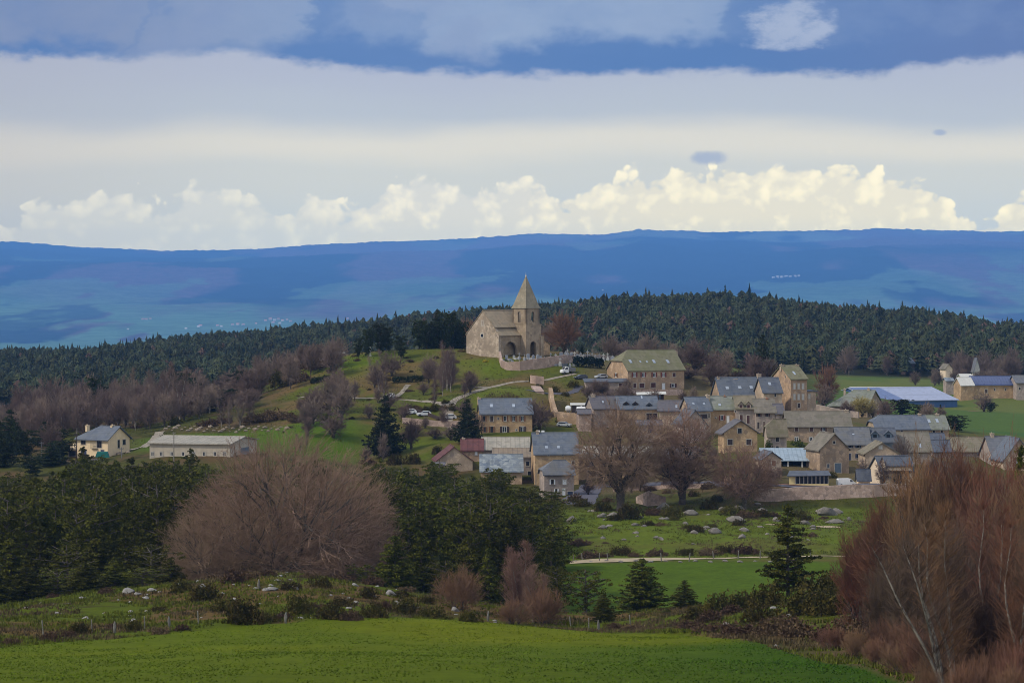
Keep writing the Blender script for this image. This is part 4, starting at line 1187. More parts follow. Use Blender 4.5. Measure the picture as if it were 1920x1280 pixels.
# --- manor near the church
house('tall tan stone house with mossy green roof and red shutters beside the churchyard', 1177.5, 1283, 736, 694, 658, 633, 26, ug=1138, wall=M_stone, roof=M_lauze_m, hip=(.45, 1), hipk=(2.4, 0), found=4,
      chim=((1267, 658, 6),), sky=((1182, 679, 5, 6), (1200.5, 679.5, 3, 3), (1213, 679.5, 3, 3), (1226, 679, 5, 6), (1252, 679, 5, 6)),
      ops=[W_('F', 1189.5, 702.5, 5, 8, R_, M_white), W_('F', 1206, 702.5, 5, 8, R_, M_white), W_('F', 1226.5, 702.5, 5, 8, R_, M_white), W_('F', 1244, 702.5, 5, 8, R_, M_white), C_('F', 1264, 702.5, 5, 7, M_dred),
           C_('F', 1190, 723, 5, 8, M_dred), C_('F', 1203.5, 722.5, 9, 8, M_dred), C_('F', 1225, 722, 8.5, 9, M_dred), D_('F', 1244, 724, 5, 11, M_white), W_('F', 1262, 722.5, 6, 7, M_dred, M_white), W_('L', 1155, 703, 3, 7, M_wood, M_white)])
house('low lean-to with grey roof against the red-shuttered house', 1098, 1176, 738, 716.5, 711, 626, 3, W=4.5, wall=M_stone_g, roof=M_slate_d, name='lean_to_shed', cat='shed', shed=True,
      ops=[C_('F', 1119.5, 721, 4, 7, M_dred), C_('F', 1164.5, 723, 8, 8.5, M_dred), C_('F', 1131, 721, 3, 5, M_dwood)])
# --- grey slate house and the tall house beside it
house('long slate-roofed house with four skylights left of the tall narrow house', 1352, 1431, 776, 743, 709, 614, 14, ug=1334, roof=M_slate, chim=((1346, 707, 5), (1378, 710, 8), (1423, 701, 8)), sky=((1363.5, 728.5, 6, 5), (1387, 728, 6, 5), (1408.5, 727.5, 6, 5)), wall=M_stone)
house('tan stone wing with slate roof joined to the long four-skylight house', 1432, 1466, 778, 736, 709, 608, 8, W=8.5, roof=M_slate_d, sky=((1443, 721, 5, 5),), wall=M_stone, ops=[W_('F', 1453.5, 740.5, 3, 6)])
house('tall narrow house with tan plastered gable and six pale upper shutters', 1483, 1513, 777, 710.5, 686, 616, 22, ug=1447, wall=M_stone, roof=M_lauze_m, chim=((1466, 683, 7), (1494, 683, 7)), sky=((1489, 701, 4, 6),),
      ops=[C_('F', 1489.5, 724, 3.2, 10, M_offwhite), C_('F', 1497.5, 724, 3.2, 10, M_offwhite), C_('F', 1505.5, 724, 3.2, 10, M_offwhite), C_('F', 1489.5, 744, 3.2, 10, M_offwhite), C_('F', 1497.5, 744, 3.2, 10, M_offwhite), C_('F', 1505.5, 744, 3.2, 10, M_offwhite), D_('F', 1498, 760, 4, 8), W_('L', 1473, 706, 1.2, 3)])
house('low tan annex with one pale shutter beside the tall narrow house', 1513.5, 1530, 777, 734, 732, 619, 10, W=5, roof=M_slate_d, name='house_annex', cat='annex', shed=True, ops=[C_('F', 1517.5, 743, 3, 8, M_offwhite)])
# --- far right of the village
house('stone barn with grey-green lauze roof and red door in its right gable', 1553, 1626, 782, 761, 732, 652, -17, ug=1653, wall=M_stone, roof=M_lauze_g, hip=(0, 1), hipk=(4.0, 0), name='stone_barn', cat='barn', chim=((1584, 729, 4), (1629, 728, 5)), ops=[C_('R', 1645.5, 773, 4, 9, M_red), W_('R', 1640, 752, 1.5, 3)])
# --- upper row
house('grey-roofed house with big end chimney at the left of the upper row', 1113, 1160, 798, 766, 744, 582, 12, ug=1098, roof=M_slate_b, wall=M_stone_g, chim=((1112, 739, 8),), sky=((1130.5, 755, 3, 4),))
house('blue-slate house with open roof dormers in the upper row', 1160, 1234, 800, 766.5, 743.5, 580, 4, W=8, roof=M_slate, sky=((1203, 746, 3, 5),), dorm=((1174, 757, 10, 8, (M_dwood, M_glass)), (1191, 757, 10, 8, (M_dwood, M_glass)), (1217, 759, 9, 8, (M_slate_d, M_glass))), wall=M_stone,
      ops=[D_('F', 1222, 781, 20, 13, M_dwood), D_('F', 1177, 790, 14, 10, M_dwood)])
house('plain grey-roofed barn with one skylight in the upper row', 1235, 1283, 800, 770, 752, 578, -4, W=7, roof=M_slate_b, wall=M_stone, name='stone_barn', cat='barn', sky=((1268.5, 763.5, 4, 5),))
house('stone barn with a dark square cart door half hidden by the bare trees', 1195, 1240, 822, 797, 789, 566, 0, W=5, roof=M_slate_b, wall=M_stone_g, name='stone_barn', cat='barn', ops=[D_('F', 1222.5, 804, 16, 15, M_navy)])
# --- second row
house('slate-roofed house with a big left gable and two skylights', 1293, 1333, 806, 769, 745.5, 568, 12, ug=1276, roof=M_slate, chim=((1327, 740, 7),), sky=((1300, 758, 4, 3), (1320, 758, 4, 3)), wall=M_stone, ops=[C_('F', 1309, 780, 3, 7, M_dwood), C_('F', 1320, 780, 14, 8, M_dwood), C_('F', 1329, 779, 3, 7, M_dwood)])
house('long house with grey-green roof, white window and red shutters', 1333, 1381, 806, 767, 743.5, 570, 2, W=7.5, roof=M_lauze_g, chim=((1359, 742, 4),), sky=((1349.5, 760.5, 5, 4),), wall=M_stone_o, chm=M_brick, ops=[W_('F', 1353.5, 783, 5, 9, R_, M_white), D_('F', 1365, 786, 4.5, 13, M_white), W_('F', 1342, 783, 1.5, 2)])
house('house with twin gabled dormers above a covered red balcony', 1381, 1417, 808, 766, 743, 568, 2, W=8, roof=M_lauze, dorm=((1389.5, 761, 9, 13, (M_stone_g, M_dred)), (1403.5, 761, 9, 13, (M_stone_g, M_dred))), wall=M_stone_g, ops=[C_('F', 1390, 784, 5, 13, M_dred), C_('F', 1403, 786, 5, 15, M_dred), W_('F', 1379, 771, 2, 3)])
house('brown-roofed house with dark red shutters right of the balcony house', 1417, 1454, 809, 773, 748.5, 567, 2, W=8, roof=M_lauze, chim=((1438, 746, 5),), wall=M_stone_g, chm=M_brick, ops=[W_('F', 1423, 777, 4.5, 7, M_dred), W_('F', 1438.5, 777, 4.5, 7, M_dred), D_('F', 1422, 797, 4, 12, M_dwood), D_('F', 1432.5, 796, 2.5, 12, M_dred)])
house('small stone annex with purple-brown roof beside the brown-roofed house', 1455, 1470, 809, 775, 758, 567, 6, W=5, roof=M_slate_b, wall=M_stone_g, name='house_annex', cat='annex')
# --- third row
house('gable-fronted stone barn with dark blue window under slate roof', 1357, 1420, 850, 811, 789, 539, 9, ug=1346, gf=True, roof=M_slate_b, wall=M_stone_o, ov=.5, ops=[W_('F', 1387, 807.5, 7, 9), C_('F', 1369, 828.5, 9, 10, M_dwood), C_('F', 1404, 828.5, 9, 10, M_dwood)])
house('small two-window house with brown lauze roof and ivy at its left', 1440, 1475, 860, 814.5, 787, 549, 9, ug=1433, roof=M_lauze, wall=M_stone_g, hip=(.5, 1), hipk=(1.4, 0), ops=[W_('F', 1457.5, 823, 6, 9), W_('F', 1457.5, 838.5, 5, 5)])
house('broad two-storey house with long brown lauze roof and dark red shutters', 1476, 1596, 862, 799, 772.5, 560, 1.5, W=8, roof=M_lauze, wall=M_stone, chim=((1587, 768, 8),), ops=[C_('F', 1493.5, 804.5, 5.5, 7.5, M_dred), C_('F', 1521.5, 804.5, 5.5, 7.5, M_dred), W_('F', 1544.5, 804.5, 5, 7, M_dred, M_white), W_('F', 1493.5, 823.5, 6, 9.5, None, M_white), W_('F', 1520.5, 823, 6, 8, None, M_white)])
house('blue slate-roofed house with navy shutters on two floors', 1571, 1632, 880, 832, 802, 546, 2, W=7, roof=M_slate, wall=M_stone, chim=(), ops=[W_('F', 1594, 835.5, 4.5, 7, M_navy), W_('F', 1609, 835.5, 5, 7.5, M_navy), W_('F', 1609, 854.5, 5, 8, M_navy), D_('F', 1593.5, 856, 3.5, 13, M_navy)], sky=((1600, 816, 4, 2),))
house('slate-roofed house with two dark triangular dormers', 1632.5, 1680, 880, 828, 803, 547, 0, W=7, roof=M_slate_d, wall=M_bluegrey, dorm=((1640.5, 815, 13, 14, (M_bluegrey, M_glass)), (1665.5, 815, 13, 14, (M_bluegrey, M_glass))))
house('gable-fronted tan barn with rusty-edged low roof below the dormer house', 1622, 1686, 905, 851, 831, 531, 2, W=8, gf=True, roof=M_lauze, wall=M_stone, name='stone_barn', cat='barn', ops=[C_('F', 1651, 838, 6, 6, M_offwhite)])
house('stone house with broad brown roof and one pale skylight', 1680, 1746, 880, 846, 812, 548, 1, W=9, roof=M_lauze, wall=M_stone_g, sky=((1686, 837, 3, 4), (1725, 837, 4, 6)), ops=[W_('F', 1724, 849, 3, 3), W_('F', 1690, 850, 3, 3)])
house('long slate-roofed farmhouse with pale verge at its left gable', 1643, 1742, 828, 804.5, 779.5, 593, 5, W=9.5, roof=M_slate, wall=M_stone, hip=(.5, 1), hipk=(1.6, 0), chim=((1724, 776, 7),), ops=[W_('F', 1727.5, 810, 2.5, 4), W_('F', 1691, 808, 3, 3)])
house('grey-green-roofed house with two skylights at the right end of the farmhouse', 1742.5, 1779, 828, 804.5, 779, 602, 5, W=9, roof=M_lauze_g, wall=M_stone, chim=((1757, 776, 7),), sky=((1742, 791, 5, 6), (1757, 790, 5, 6)), ops=[W_('F', 1751, 809, 3.5, 5), W_('F', 1766, 809, 3.5, 5)])
house('small slate roof with dark opening below the grey-green house', 1743.5, 1771, 850, 824, 813, 572, 1, W=4, roof=M_slate_d, wall=M_stone_g, name='slate_shed', cat='shed')
house('low shed with blue-grey slate roof behind the red treetops', 1748, 1783, 880, 846, 826, 561, 1, W=6, roof=M_slate_d, wall=M_stone_g, name='slate_shed', cat='shed')
house('long tan-roofed barn behind the red treetops', 1783, 1858, 880, 846, 821, 566, 1, W=9, roof=M_lauze, wall=M_stone_g, name='stone_barn', cat='barn', chim=((1817, 820, 6),))
house('slate-roofed house with stone end chimney left of the round-window gable', 1862, 1900, 890, 857, 819, 556, 8, W=9, roof=M_slate, wall=M_stone_g, chim=((1860, 812, 7),), sky=((1880, 834, 4, 3),))
rw = house('gable-fronted tan house with round blue window at the right edge', 1882, 1940, 905, 862, 823, 545, 6, W=9, gf=True, roof=M_slate, wall=M_stone)
mb = MB(); mb.cyl((2.5, -.03, 4.2), (2.5, .05, 4.2), .62, .62, 20, 0); mb.cyl((2.5, -.05, 4.2), (2.5, .02, 4.2), .5, .5, 20, 1); mb.build('window', [M_surround, M_skyl], rw)
# --- lower right
house('tall gable-fronted stone barn with blue-grey door and small top window', 1537, 1592, 890, 843, 814, 522, 17, ug=1511, gf=True, roof=M_lauze, wall=M_stone, ops=[W_('F', 1564, 829, 4, 5), D_('F', 1571, 877, 11, 18, M_bluegrey), W_('F', 1553, 873, 4, 7, None, None, M_bluegrey)], name='stone_barn', cat='barn')
house('small gable-fronted stone house with boarded window left of the open shed', 1430, 1465, 893, 861, 848, 517, 9, W=6, gf=True, roof=M_slate_d, wall=M_stone, ops=[C_('F', 1451, 868, 7, 9, M_wood)])
house('white rendered house with slate roof and dark square windows above the road', 1655, 1712, 918, 884.5, 856, 502, 9, ug=1630, roof=M_slate_d, wall=M_render2, name='cream_house', sky=(), ops=[C_('F', 1655.5, 899.5, 8, 10.5, M_wood), W_('F', 1690, 899, 6, 8), W_('F', 1681, 878, 7, 7)])
house('low gabled annex with two tiny windows left of the white rendered house', 1609, 1631, 914, 896, 881, 500, 4, ug=1606, roof=M_slate_d, wall=M_render2, name='house_annex', cat='annex', ops=[W_('F', 1618.5, 899, 3, 5), W_('F', 1626.5, 899, 3, 5)])
house('slate-roofed dormer wing projecting from the white rendered house', 1663, 1710, 910, 872.5, 856.5, 500.5, 9, W=4.0, roof=M_slate_d, wall=M_render2, name='house_annex', cat='annex', found=-2.6)
# --- left group below the church
house('farmhouse with slate roof, tan walls and brown shutters on both floors', 901, 998, 815, 776, 748.5, 576, 3, ug=897, roof=M_slate, wall=M_stone_o, chim=((898, 745, 7),), sky=((921.5, 762, 5, 5), (963, 762, 5, 5)),
      ops=[W_('F', 907, 784.5, 5, 10, M_wood), C_('F', 922, 784.5, 5.5, 10, M_dwood), W_('F', 934, 784.5, 2, 3), W_('F', 947, 784.5, 5.5, 10, M_wood, M_offwhite), W_('F', 963, 784.5, 5.5, 10, M_wood, M_offwhite), W_('F', 979.5, 784.5, 5.5, 10, M_wood, M_offwhite),
           W_('F', 909, 805, 4, 10, M_wood), W_('F', 922, 805, 5, 11, M_wood), W_('F', 946, 805, 8, 11, M_dwood, M_offwhite), W_('F', 968, 806, 2, 3), W_('F', 979.5, 805, 6, 11, M_dwood, M_offwhite)])
house('red sheet-roofed farm building with white door', 866, 905, 862, 844, 824, 552, 1, W=8, roof=M_redroof, wall=M_stone, name='farm_shed', cat='barn', chim=((869, 821, 6),), ops=[D_('F', 893, 849, 4, 7, M_white)])
house('gable-fronted stone barn with dark red verge half hidden by pines', 819, 886, 880, 864, 839, 545, 6, W=9, gf=True, roof=M_redroof, wall=M_stone, ry=.48, name='stone_barn', cat='barn')
house('long farm shed with weathered grey corrugated roof below the farmhouse', 905.5, 992, 862, 842.5, 820.5, 553, 1, W=9, roof=M_fibro, wall=M_stone_g, name='farm_shed', cat='barn', chim=((985, 822, 5),))
house('shed with brown striped sheet roof and grey wall with a hollow window', 926, 1000, 905, 857, 842, 539, 1, W=7, roof=M_fibro2, wall=M_stone_g, name='farm_shed', cat='barn', ops=[W_('F', 989.5, 869, 6, 8), D_('F', 994, 892, 9, 18, M_dark)])
house('barn with speckled blue-grey slate roof just above the pines', 902, 979, 902, 883, 853, 528, 1, W=8.5, roof=M_slate_l, wall=M_stone, name='stone_barn', cat='barn', ops=[W_('F', 948, 887, 5, 4)])
house('big blue slate-roofed house with tall front chimney between barns', 1003, 1085, 910, 850.5, 812.5, 527, 4, W=9.5, ug=None, roof=M_slate, wall=M_stone_o, chim=((1008, 808, 6),), sky=((1024.5, 840, 5, 4), (1047, 840, 5, 4)), ops=[W_('F', 1028.5, 852.5, 2, 3), W_('F', 1055, 852.5, 2, 3), W_('F', 1074.5, 867, 4, 6)])
house('long orange stone barn with pale grey roof behind the big bare trees', 1086, 1226, 908, 858, 838, 534, 0, W=9, roof=M_fibro, wall=M_stone_o, name='stone_barn', cat='barn', ops=[D_('F', 1209, 874, 15, 17, M_dwood), D_('F', 1110, 886, 14, 20, M_dwood), W_('F', 1135, 872, 5, 6), W_('F', 1170, 872, 5, 6), D_('F', 1150, 893, 8, 14, M_dwood)])
house('stone house with blue slate roof behind the middle bare tree', 1226, 1312, 895, 868, 838, 540, 0, W=9, roof=M_slate, wall=M_stone, ops=[W_('F', 1245, 876, 5, 7), W_('F', 1275, 876, 5, 7), W_('F', 1298, 876, 5, 7), D_('F', 1260, 888, 6, 12)])
house('small pale stone gabled house between the two upper rows', 1282, 1325, 830, 796, 769.5, 560, 14, W=7, gf=True, roof=M_slate_d, wall=M_stone_g)
house('low stone outbuilding left of the upper row', 1085, 1108, 805, 776, 768, 578, 4, W=5, roof=M_slate_b, wall=M_stone_p, name='stone_shed', cat='shed')
house('small stone house with white shutters and slate half-hipped roof', 1020.5, 1076, 934, 888.5, 864.5, 505, 10, ug=1011.5, roof=M_slate, wall=M_stone_g, hip=(.25, .5), hipk=(2.0, 1.0),
      ops=[W_('F', 1035.7, 903, 5, 9, M_white), W_('F', 1058.5, 903, 7, 9.5, None, M_white, M_white), W_('F', 1035, 891, 1.5, 2), W_('F', 1058, 891, 1.5, 2), W_('F', 1043, 920, 4, 8, M_white), D_('F', 1057, 922, 5.5, 13, M_white), D_('F', 1069, 926, 10, 10, M_navy)])
house('roof of a small slate shed showing above the pines', 812, 832, 880, 872, 868, 520, 0, W=5, roof=M_slate_b, wall=M_stone_g, name='slate_shed', cat='shed')
# --- far left
yh = house('cream two-storey house with blue slate roof standing alone on the left', 145, 202, 862, 821, 798.5, 563, -33, ug=243, roof=M_slate, wall=M_render, name='cream_house', hip=(0.0, 1), hipk=(3.2, 0), chim=((164, 797, 4), (211, 797, 4)), chm=M_render, ov=.45,
      ops=[W_('F', 156.5, 828, 8.5, 9.5), W_('F', 186.5, 831.5, 8.5, 15), D_('F', 157, 849.5, 10, 12, M_navy), D_('F', 192, 848, 6, 10, M_navy), W_('R', 222.5, 832, 3.2, 15), W_('R', 232.7, 828.5, 5, 9)])
mb = MB(); x_ = 4.55
for k in range(9): mb.box(x_ - .75 + k * .19, x_ - .72 + k * .19, -.42, -.39, 2.45, 3.35)
mb.box(x_ - .78, x_ + .82, -.43, -.38, 3.35, 3.42); mb.box(x_ - .78, x_ + .82, -.43, .02, 2.38, 2.45)
mb.build('balcony', M_metal, yh)
house('cream lean-to porch with dark gates against the alone-standing cream house', 127, 145, 862, 843.5, 833, 566, -12, W=4, roof=M_render, wall=M_render, name='lean_to_porch', cat='porch', shed=True, ops=[D_('F', 136, 850, 12, 10, M_navy)])
house('long low barn of pale blocks with grey corrugated roof on the left', 280.5, 431, 868, 831, 817.5, 531, -13, ug=482, roof=M_fibro, wall=M_block, name='block_barn', cat='barn', ov=.35,
      ops=[W_('F', u, 850.5, 5, 7.5, None, M_offwhite) for u in (286, 302.5, 322, 343, 363, 383, 403, 421)] + [D_('R', 458.5, 851, 16, 25, M_bluegrey), W_('R', 441, 851, 4, 7)])
# --- far right, behind the fields
house('huge low barn roofed in blue and lavender solar panels', 1640, 1795, 766, 752, 728, 820, 19, W=34, roof=M_lav, wall=M_bluestrip, name='solar_barn', cat='barn', ov=.4, found=.2, panel=((-0.0, .36, .01, .98, M_solar),))
house('low stone and concrete base hall behind the solar barn', 1600, 1742, 748, 731, 726.5, 874, 6, W=8, roof=M_offwhite, wall=M_block, name='farm_shed', cat='barn')
house('stone farmhouse with pale striped navy solar roof beside the right field', 1826, 1905, 738, 721.5, 706, 850, 3, W=11, roof=M_solar_n, wall=M_stone_o, panel=tuple((.02 + k * .066, .022 + k * .066 + .05, .06, .94, M_solar_n) for k in range(15)), ops=[D_('F', 1849, 733, 5, 7), W_('F', 1865, 730, 2, 4), W_('F', 1885, 730, 2, 4)])
house('short white-roofed stone wing left of the navy solar roof', 1802, 1826, 740, 722, 708.5, 848, 12, ug=1788, roof=M_offwhite, wall=M_stone_o)
house('slate-roofed stone house at the right end of the solar farmhouse', 1906, 1940, 740, 718, 704.5, 846, 3, W=10, roof=M_slate, wall=M_stone_g, ops=[W_('F', 1912, 728, 3, 5)])
house('small open shelter roof left of the solar farmhouse', 1774, 1788, 730, 714, 709, 870, 0, W=6, roof=M_slate_l, wall=M_stone_g, name='farm_shed', cat='shed')
house('grey metal-roofed shed behind the white-roofed wing', 1803, 1823, 722, 707, 702, 882, 0, W=8, roof=M_offwhite, wall=M_block, name='farm_shed', cat='shed')
house('white house with steep slate turret roof at the forest edge', 1827, 1837, 700, 692, 672, 955, 8, W=3, gf=True, roof=M_slate, wall=M_offwhite, name='cream_house')
house('slate-roofed hut half buried among the forest trees', 1704, 1715, 690, 681, 672, 1024, 20, W=6, roof=M_slate, wall=M_dwood, name='wooden_hut', cat='hut')
house('pale gabled cottage at the edge of the forest', 1773, 1786, 698, 691, 683, 955, 10, W=6, gf=True, roof=M_lauze, wall=M_render2, name='cream_house')
# --- open shed, glazed shelter, small sheds
def open_shed():
    d = 527.0; o0 = px(1465, 889, d); L = (1530 - 1465) / F * d; lx0 = (1432 - 1465) / F * d
    root = empty('open_shed', o0); tag(root, 'open wooden cart shed with pale blue-grey sheet roof and pale posts', 'shed')
    he = (889 - 864) / F * d; hr = 889 - 842; hr = hr / F * (d + 6) - .25; D = 8.0
    mb = MB(); mb.box(lx0, L, D - .3, D, -2, he + .3); mb.box(lx0, lx0 + .3, 2.0, D - .3, -2, he); mb.box(L - .3, L, .3, D - .3, -2, he - .1); mb.build('wall', M_stone_g, root)
    mb = MB(); e_ = .35; mb.prism([(lx0 - e_, -.5, he), (L + .2, -.5, he), (L - 1.0, D * .75, hr), (lx0 - e_, D * .75, hr)], (0, 0, .12)); mb.prism([(lx0 - e_, D * .75, hr - .01), (L - 1.0, D * .75, hr - .01), (L + .2, D + .4, he + .3), (lx0 - e_, D + .4, he + .3)], (0, 0, .12)); mb.build('roof', M_blueroof, root)
    for u in (1477.5, 1504): x = (u - 1465) / F * d; mb = MB(); mb.box(x - .14, x + .14, -.2, .1, -1, he); mb.build('post', M_offwhite, root)
    mb = MB(); mb.box(0, L, 2.6, 2.7, -1, he - .05); mb.build('shade_sheet', M_dark, root)  # near-black sheet painted in place of the shade inside the shed
    mb = MB(); mb.box(.4, 1.1, .6, .75, .2, 1.7); mb.build('panel', M_bluegrey, root)
open_shed()
def shelter():
    d = 498.0; o0 = px(1491, 911.5, d); L = (1554 - 1491) / F * d; root = empty('glazed_shelter', o0, math.radians(2)); tag(root, 'long low cream shelter with a row of dark panes beside the village road', 'shelter')
    h = (911.5 - 891.5) / F * d; mb = MB(); mb.box(0, L, 0, .2, -.8, .45); mb.box(0, L, 2.8, 3.0, -.8, h + .5); mb.poly([(0, 0, -.8), (0, 3, -.8), (0, 3, h + .5), (0, 0, h)]); mb.poly([(L, 0, -.8), (L, 3, -.8), (L, 3, h + .5), (L, 0, h)])
    mb.prism([(-1.0, .02, -.8), (-.02, .02, -.8), (-.02, .02, h), (-1.0, .02, h - .25)], (0, .2, 0)); mb.build('wall', M_yellow, root)
    mb = MB(); mb.box(0.05, L - .05, .05, .12, .45, h); mb.build('glazing', M_glass, root)
    for k in range(9): mb = MB(); x = .05 + (L - .2) * k / 8; mb.box(x, x + .1, -.04, .04, .45, h); mb.build('mullion', M_offwhite, root)
    mb = MB(); mb.prism([(-1.5, -.5, h - .1), (L + .4, -.5, h - .0), (L + .4, 3.3, h + .55), (-.6, 3.3, h + .55)], (0, 0, .12)); mb.build('roof', M_slate_d, root)
shelter()
def tarp_shed():
    o0 = px(1199, 752, 612); root = empty('lean_to_shed', o0); tag(root, 'tumbledown lean-to with blue tarpaulin and pale flat roof below the red-shuttered house', 'shed')
    mb = MB(); mb.prism([(-.6, -.3, 1.35), (5.8, -.3, 1.5), (5.8, 2.6, 1.9), (-.6, 2.6, 1.75)], (0, 0, .1)); mb.build('roof', M_offwhite, root)
    mb = MB(); mb.box(-.3, 5.4, 2.3, 2.5, -1, 1.75); mb.box(-.3, -.1, 0, 2.3, -1, 1.4); mb.build('wall', M_dwood, root)
    mb = MB(); mb.box(1.7, 3.2, 0, .05, 0, 1.3); mb.box(4.1, 4.5, 0, .05, 0, 1.3); mb.build('tarpaulin', M_bluetarp, root)
    mb = MB()
    for x in (0, 1.6, 3.7, 5.2): mb.box(x, x + .1, -.12, -.02, -.6, 1.42)
    mb.build('posts', M_wood, root)
tarp_shed()
def oil_tank(u, v, d, ln, label):
    root = empty('storage_tank', px(u, v, d)); tag(root, label, 'tank')
    mb = MB(); r = .55; z = r + .25; mb.cyl((-ln / 2, 0, z), (ln / 2, 0, z), r, r, 20); mb.cyl((-ln / 2 - .18, 0, z), (-ln / 2, 0, z), r * .7, r, 20); mb.cyl((ln / 2, 0, z), (ln / 2 + .18, 0, z), r, r * .7, 20); mb.cyl((0, 0, z + r - .03), (0, 0, z + r + .12), .18, .16, 10); mb.build('tank_body', M_white, root)
    for s in (-1, 1): mb = MB(); mb.box(s * ln * .3 - .08, s * ln * .3 + .08, -.4, .4, -.3, z - r * .8); mb.build('support', M_metal, root)
oil_tank(1065.5, 773, 590, .8, 'short white storage tank left of the upper row')
oil_tank(1090, 774, 588, 1.6, 'longer white storage tank beside the left house of the upper row')
house('low flat-roofed shed behind the white storage tanks', 1072, 1100, 776, 760, 757, 597, 0, W=3, roof=M_offwhite, wall=M_dwood, name='flat_roof_shed', cat='shed', shed=True, ops=[D_('F', 1086, 767, 10, 9, M_dark)])

# ------------------------------------------------------------------ church
def church():
    d = 652.0; P = px(935.5, 668, d); root = empty('church', P, math.radians(45)); tag(root, 'stone church with pyramid spire, belfry openings and arched porch on the hilltop', 'church')
    # local x: along the nave (away to the right), local y: along the gable (away to the left)
    k = d / F; WG = 62 * k / math.cos(math.radians(45)); k2 = (d + 4) / F
    ze = (668 - 628.5) * k; zr = (668 - 589) * k + .55
    yb = WG / 2; ym = 1.5; zm = ze + (zr - ze) * (ym / yb) + .15; zlow = zm - .35; NL = 13.5
    mb = MB(); f = -3.0
    gable = [(0, 0, f), (0, WG, f), (0, WG, ze), (0, yb, zr), (0, ym, zm), (0, 0, ze)]
    mb.prism(gable, (.7, 0, 0), 0)
    mb.prism([(x, y, z - (.25 if z > 0 else 0)) for x, y, z in [(.7, 0, f), (.7, WG, f), (.7, WG, ze), (.7, yb, zr), (.7, ym, zm), (.7, 0, ze)]], (0.02, 0, 0), 1)
    mb.box(.7, NL, WG - .6, WG, f, ze - .1, 1); mb.box(.7, NL, ym, ym + .6, f, zm - .15, 1)
    mb.box(NL - .6, NL, ym + .6, WG - .6, f, ze, 1)
    # porch wall with an arch
    ax, aw, ah = 3.75, 2.05, 668 - 641; ah = ah * k; spring = ah - aw
    def arch_wall(m, x0, x1, z1, cx, hw, sp, y0, y1, mi):
        n = 12; pts = [(cx - hw, f)] + [(cx - hw * math.cos(math.pi * q / n), sp + hw * math.sin(math.pi * q / n)) for q in range(n + 1)] + [(cx + hw, f)]
        # left, right and the ring above
        m.prism([(x0, y0, f), (cx - hw, y0, f), (cx - hw, y0, sp), (cx - hw, y0, z1), (x0, y0, z1)], (0, y1 - y0, 0), mi)
        m.prism([(cx + hw, y0, f), (x1, y0, f), (x1, y0, z1), (cx + hw, y0, z1), (cx + hw, y0, sp)], (0, y1 - y0, 0), mi)
        for q in range(n):
            a, b = pts[1 + q], pts[2 + q]; m.prism([(a[0], y0, a[1]), (b[0], y0, b[1]), (b[0], y0, z1), (a[0], y0, z1)], (0, y1 - y0, 0), mi)
    arch_wall(mb, .7, 6.9, ze - .05, ax, aw, spring, 0, .55, 1)
    mb.build('wall', [M_stone_chg, M_stone_ch], root)
    mb = MB()
    mb.prism([(.75, ym + .6, f), (6.8, ym + .6, f), (6.8, ym + .6, zm - .4), (.75, ym + .6, zm - .4)], (0, -.05, 0)); mb.build('porch_back_wall', M_stone_ch, root)
    mb = MB(); mb.box(2.0, 2.9, ym + .42, ym + .5, 0, 2.3); mb.build('door', M_dwood, root)
    # roofs
    mb = MB(); o_ = .25
    mb.prism([(-.12, ym - .3, zm + .02), (NL, ym - .3, zm + .02), (NL, yb, zr + .08), (-.12, yb, zr + .08)], (0, 0, .16))
    mb.prism([(-.12, yb, zr + .077), (NL, yb, zr + .077), (NL, WG + o_, ze - .1), (-.12, WG + o_, ze - .1)], (0, 0, .16))
    mb.prism([(-.12, -.35, ze - .18), (7.0, -.35, ze - .18), (7.0, ym - .02, zlow), (-.12, ym - .02, zlow)], (0, 0, .15))
    mb.cyl((-.15, yb, zr + .24), (NL, yb, zr + .24), .12, .12, 6); mb.cyl((-.1, -.42, ze - .12), (6.9, -.42, ze - .12), .07, .07, 6); mb.build('roof', M_lauze_c, root)
    # gable details
    for (yy, zz, hw, hh, rd, m_) in ((WG / 2 + .1, (668 - 629.5) * k, .5, .62, True, M_glass), (WG / 2 + .05, (668 - 606) * k, .42, .7, False, M_surround)):
        mb = MB(); n = 16
        if rd:
            mb.cyl((-.06, yy, zz), (.01, yy, zz), hh + .12, hh + .12, n, 0); mb.cyl((-.08, yy, zz), (.0, yy, zz), hh * .62, hh * .62, n, 1); mb.build('round_window', [M_surround, M_glass], root)
        else:
            mb.box(-.05, .02, yy - hw, yy + hw, zz - hh, zz + hh, 0); mb.box(-.07, .02, yy - hw * .5, yy + hw * .5, zz - hh * .7, zz + hh * .7, 1); mb.build('niche', [M_surround, M_stone_g], root)
    # downpipe at the corner
    mb = MB(); mb.cyl((-.08, -.08, -.5), (-.08, -.08, ze - .1), .06, .06, 6); mb.build('downpipe', M_metal, root)
    # tower
    qa, qb = 6.85, -1.95; T = 4.45; zbel = (668 - 608) * k; ztop = (668 - 578.5) * k; zap = (668 - 519) * k + .35
    tw = MB(); e1 = .12
    def arch_box(m, x0, x1, y0, y1, z0, z1, face, cx, hw, zb_, sp, mi=0, th=.5):
        pass
    # lower stage: left face plain, right-hand face with the tall arch
    x0, x1, y0, y1 = qa, qa + T + .55, qb, qb + T
    tw.box(x0, x0 + .6, y0, y1, f, zbel); tw.box(x1 - .6, x1, y0, y1, f, zbel); tw.box(x0 + .6, x1 - .6, y1 - .6, y1, f, zbel)
    cx = (x0 + x1) / 2 - .1; hw = 1.0; sp = (668 - 641) * k - hw
    n = 10; pts = [(cx - hw * math.cos(math.pi * q / n), sp + hw * math.sin(math.pi * q / n)) for q in range(n + 1)]
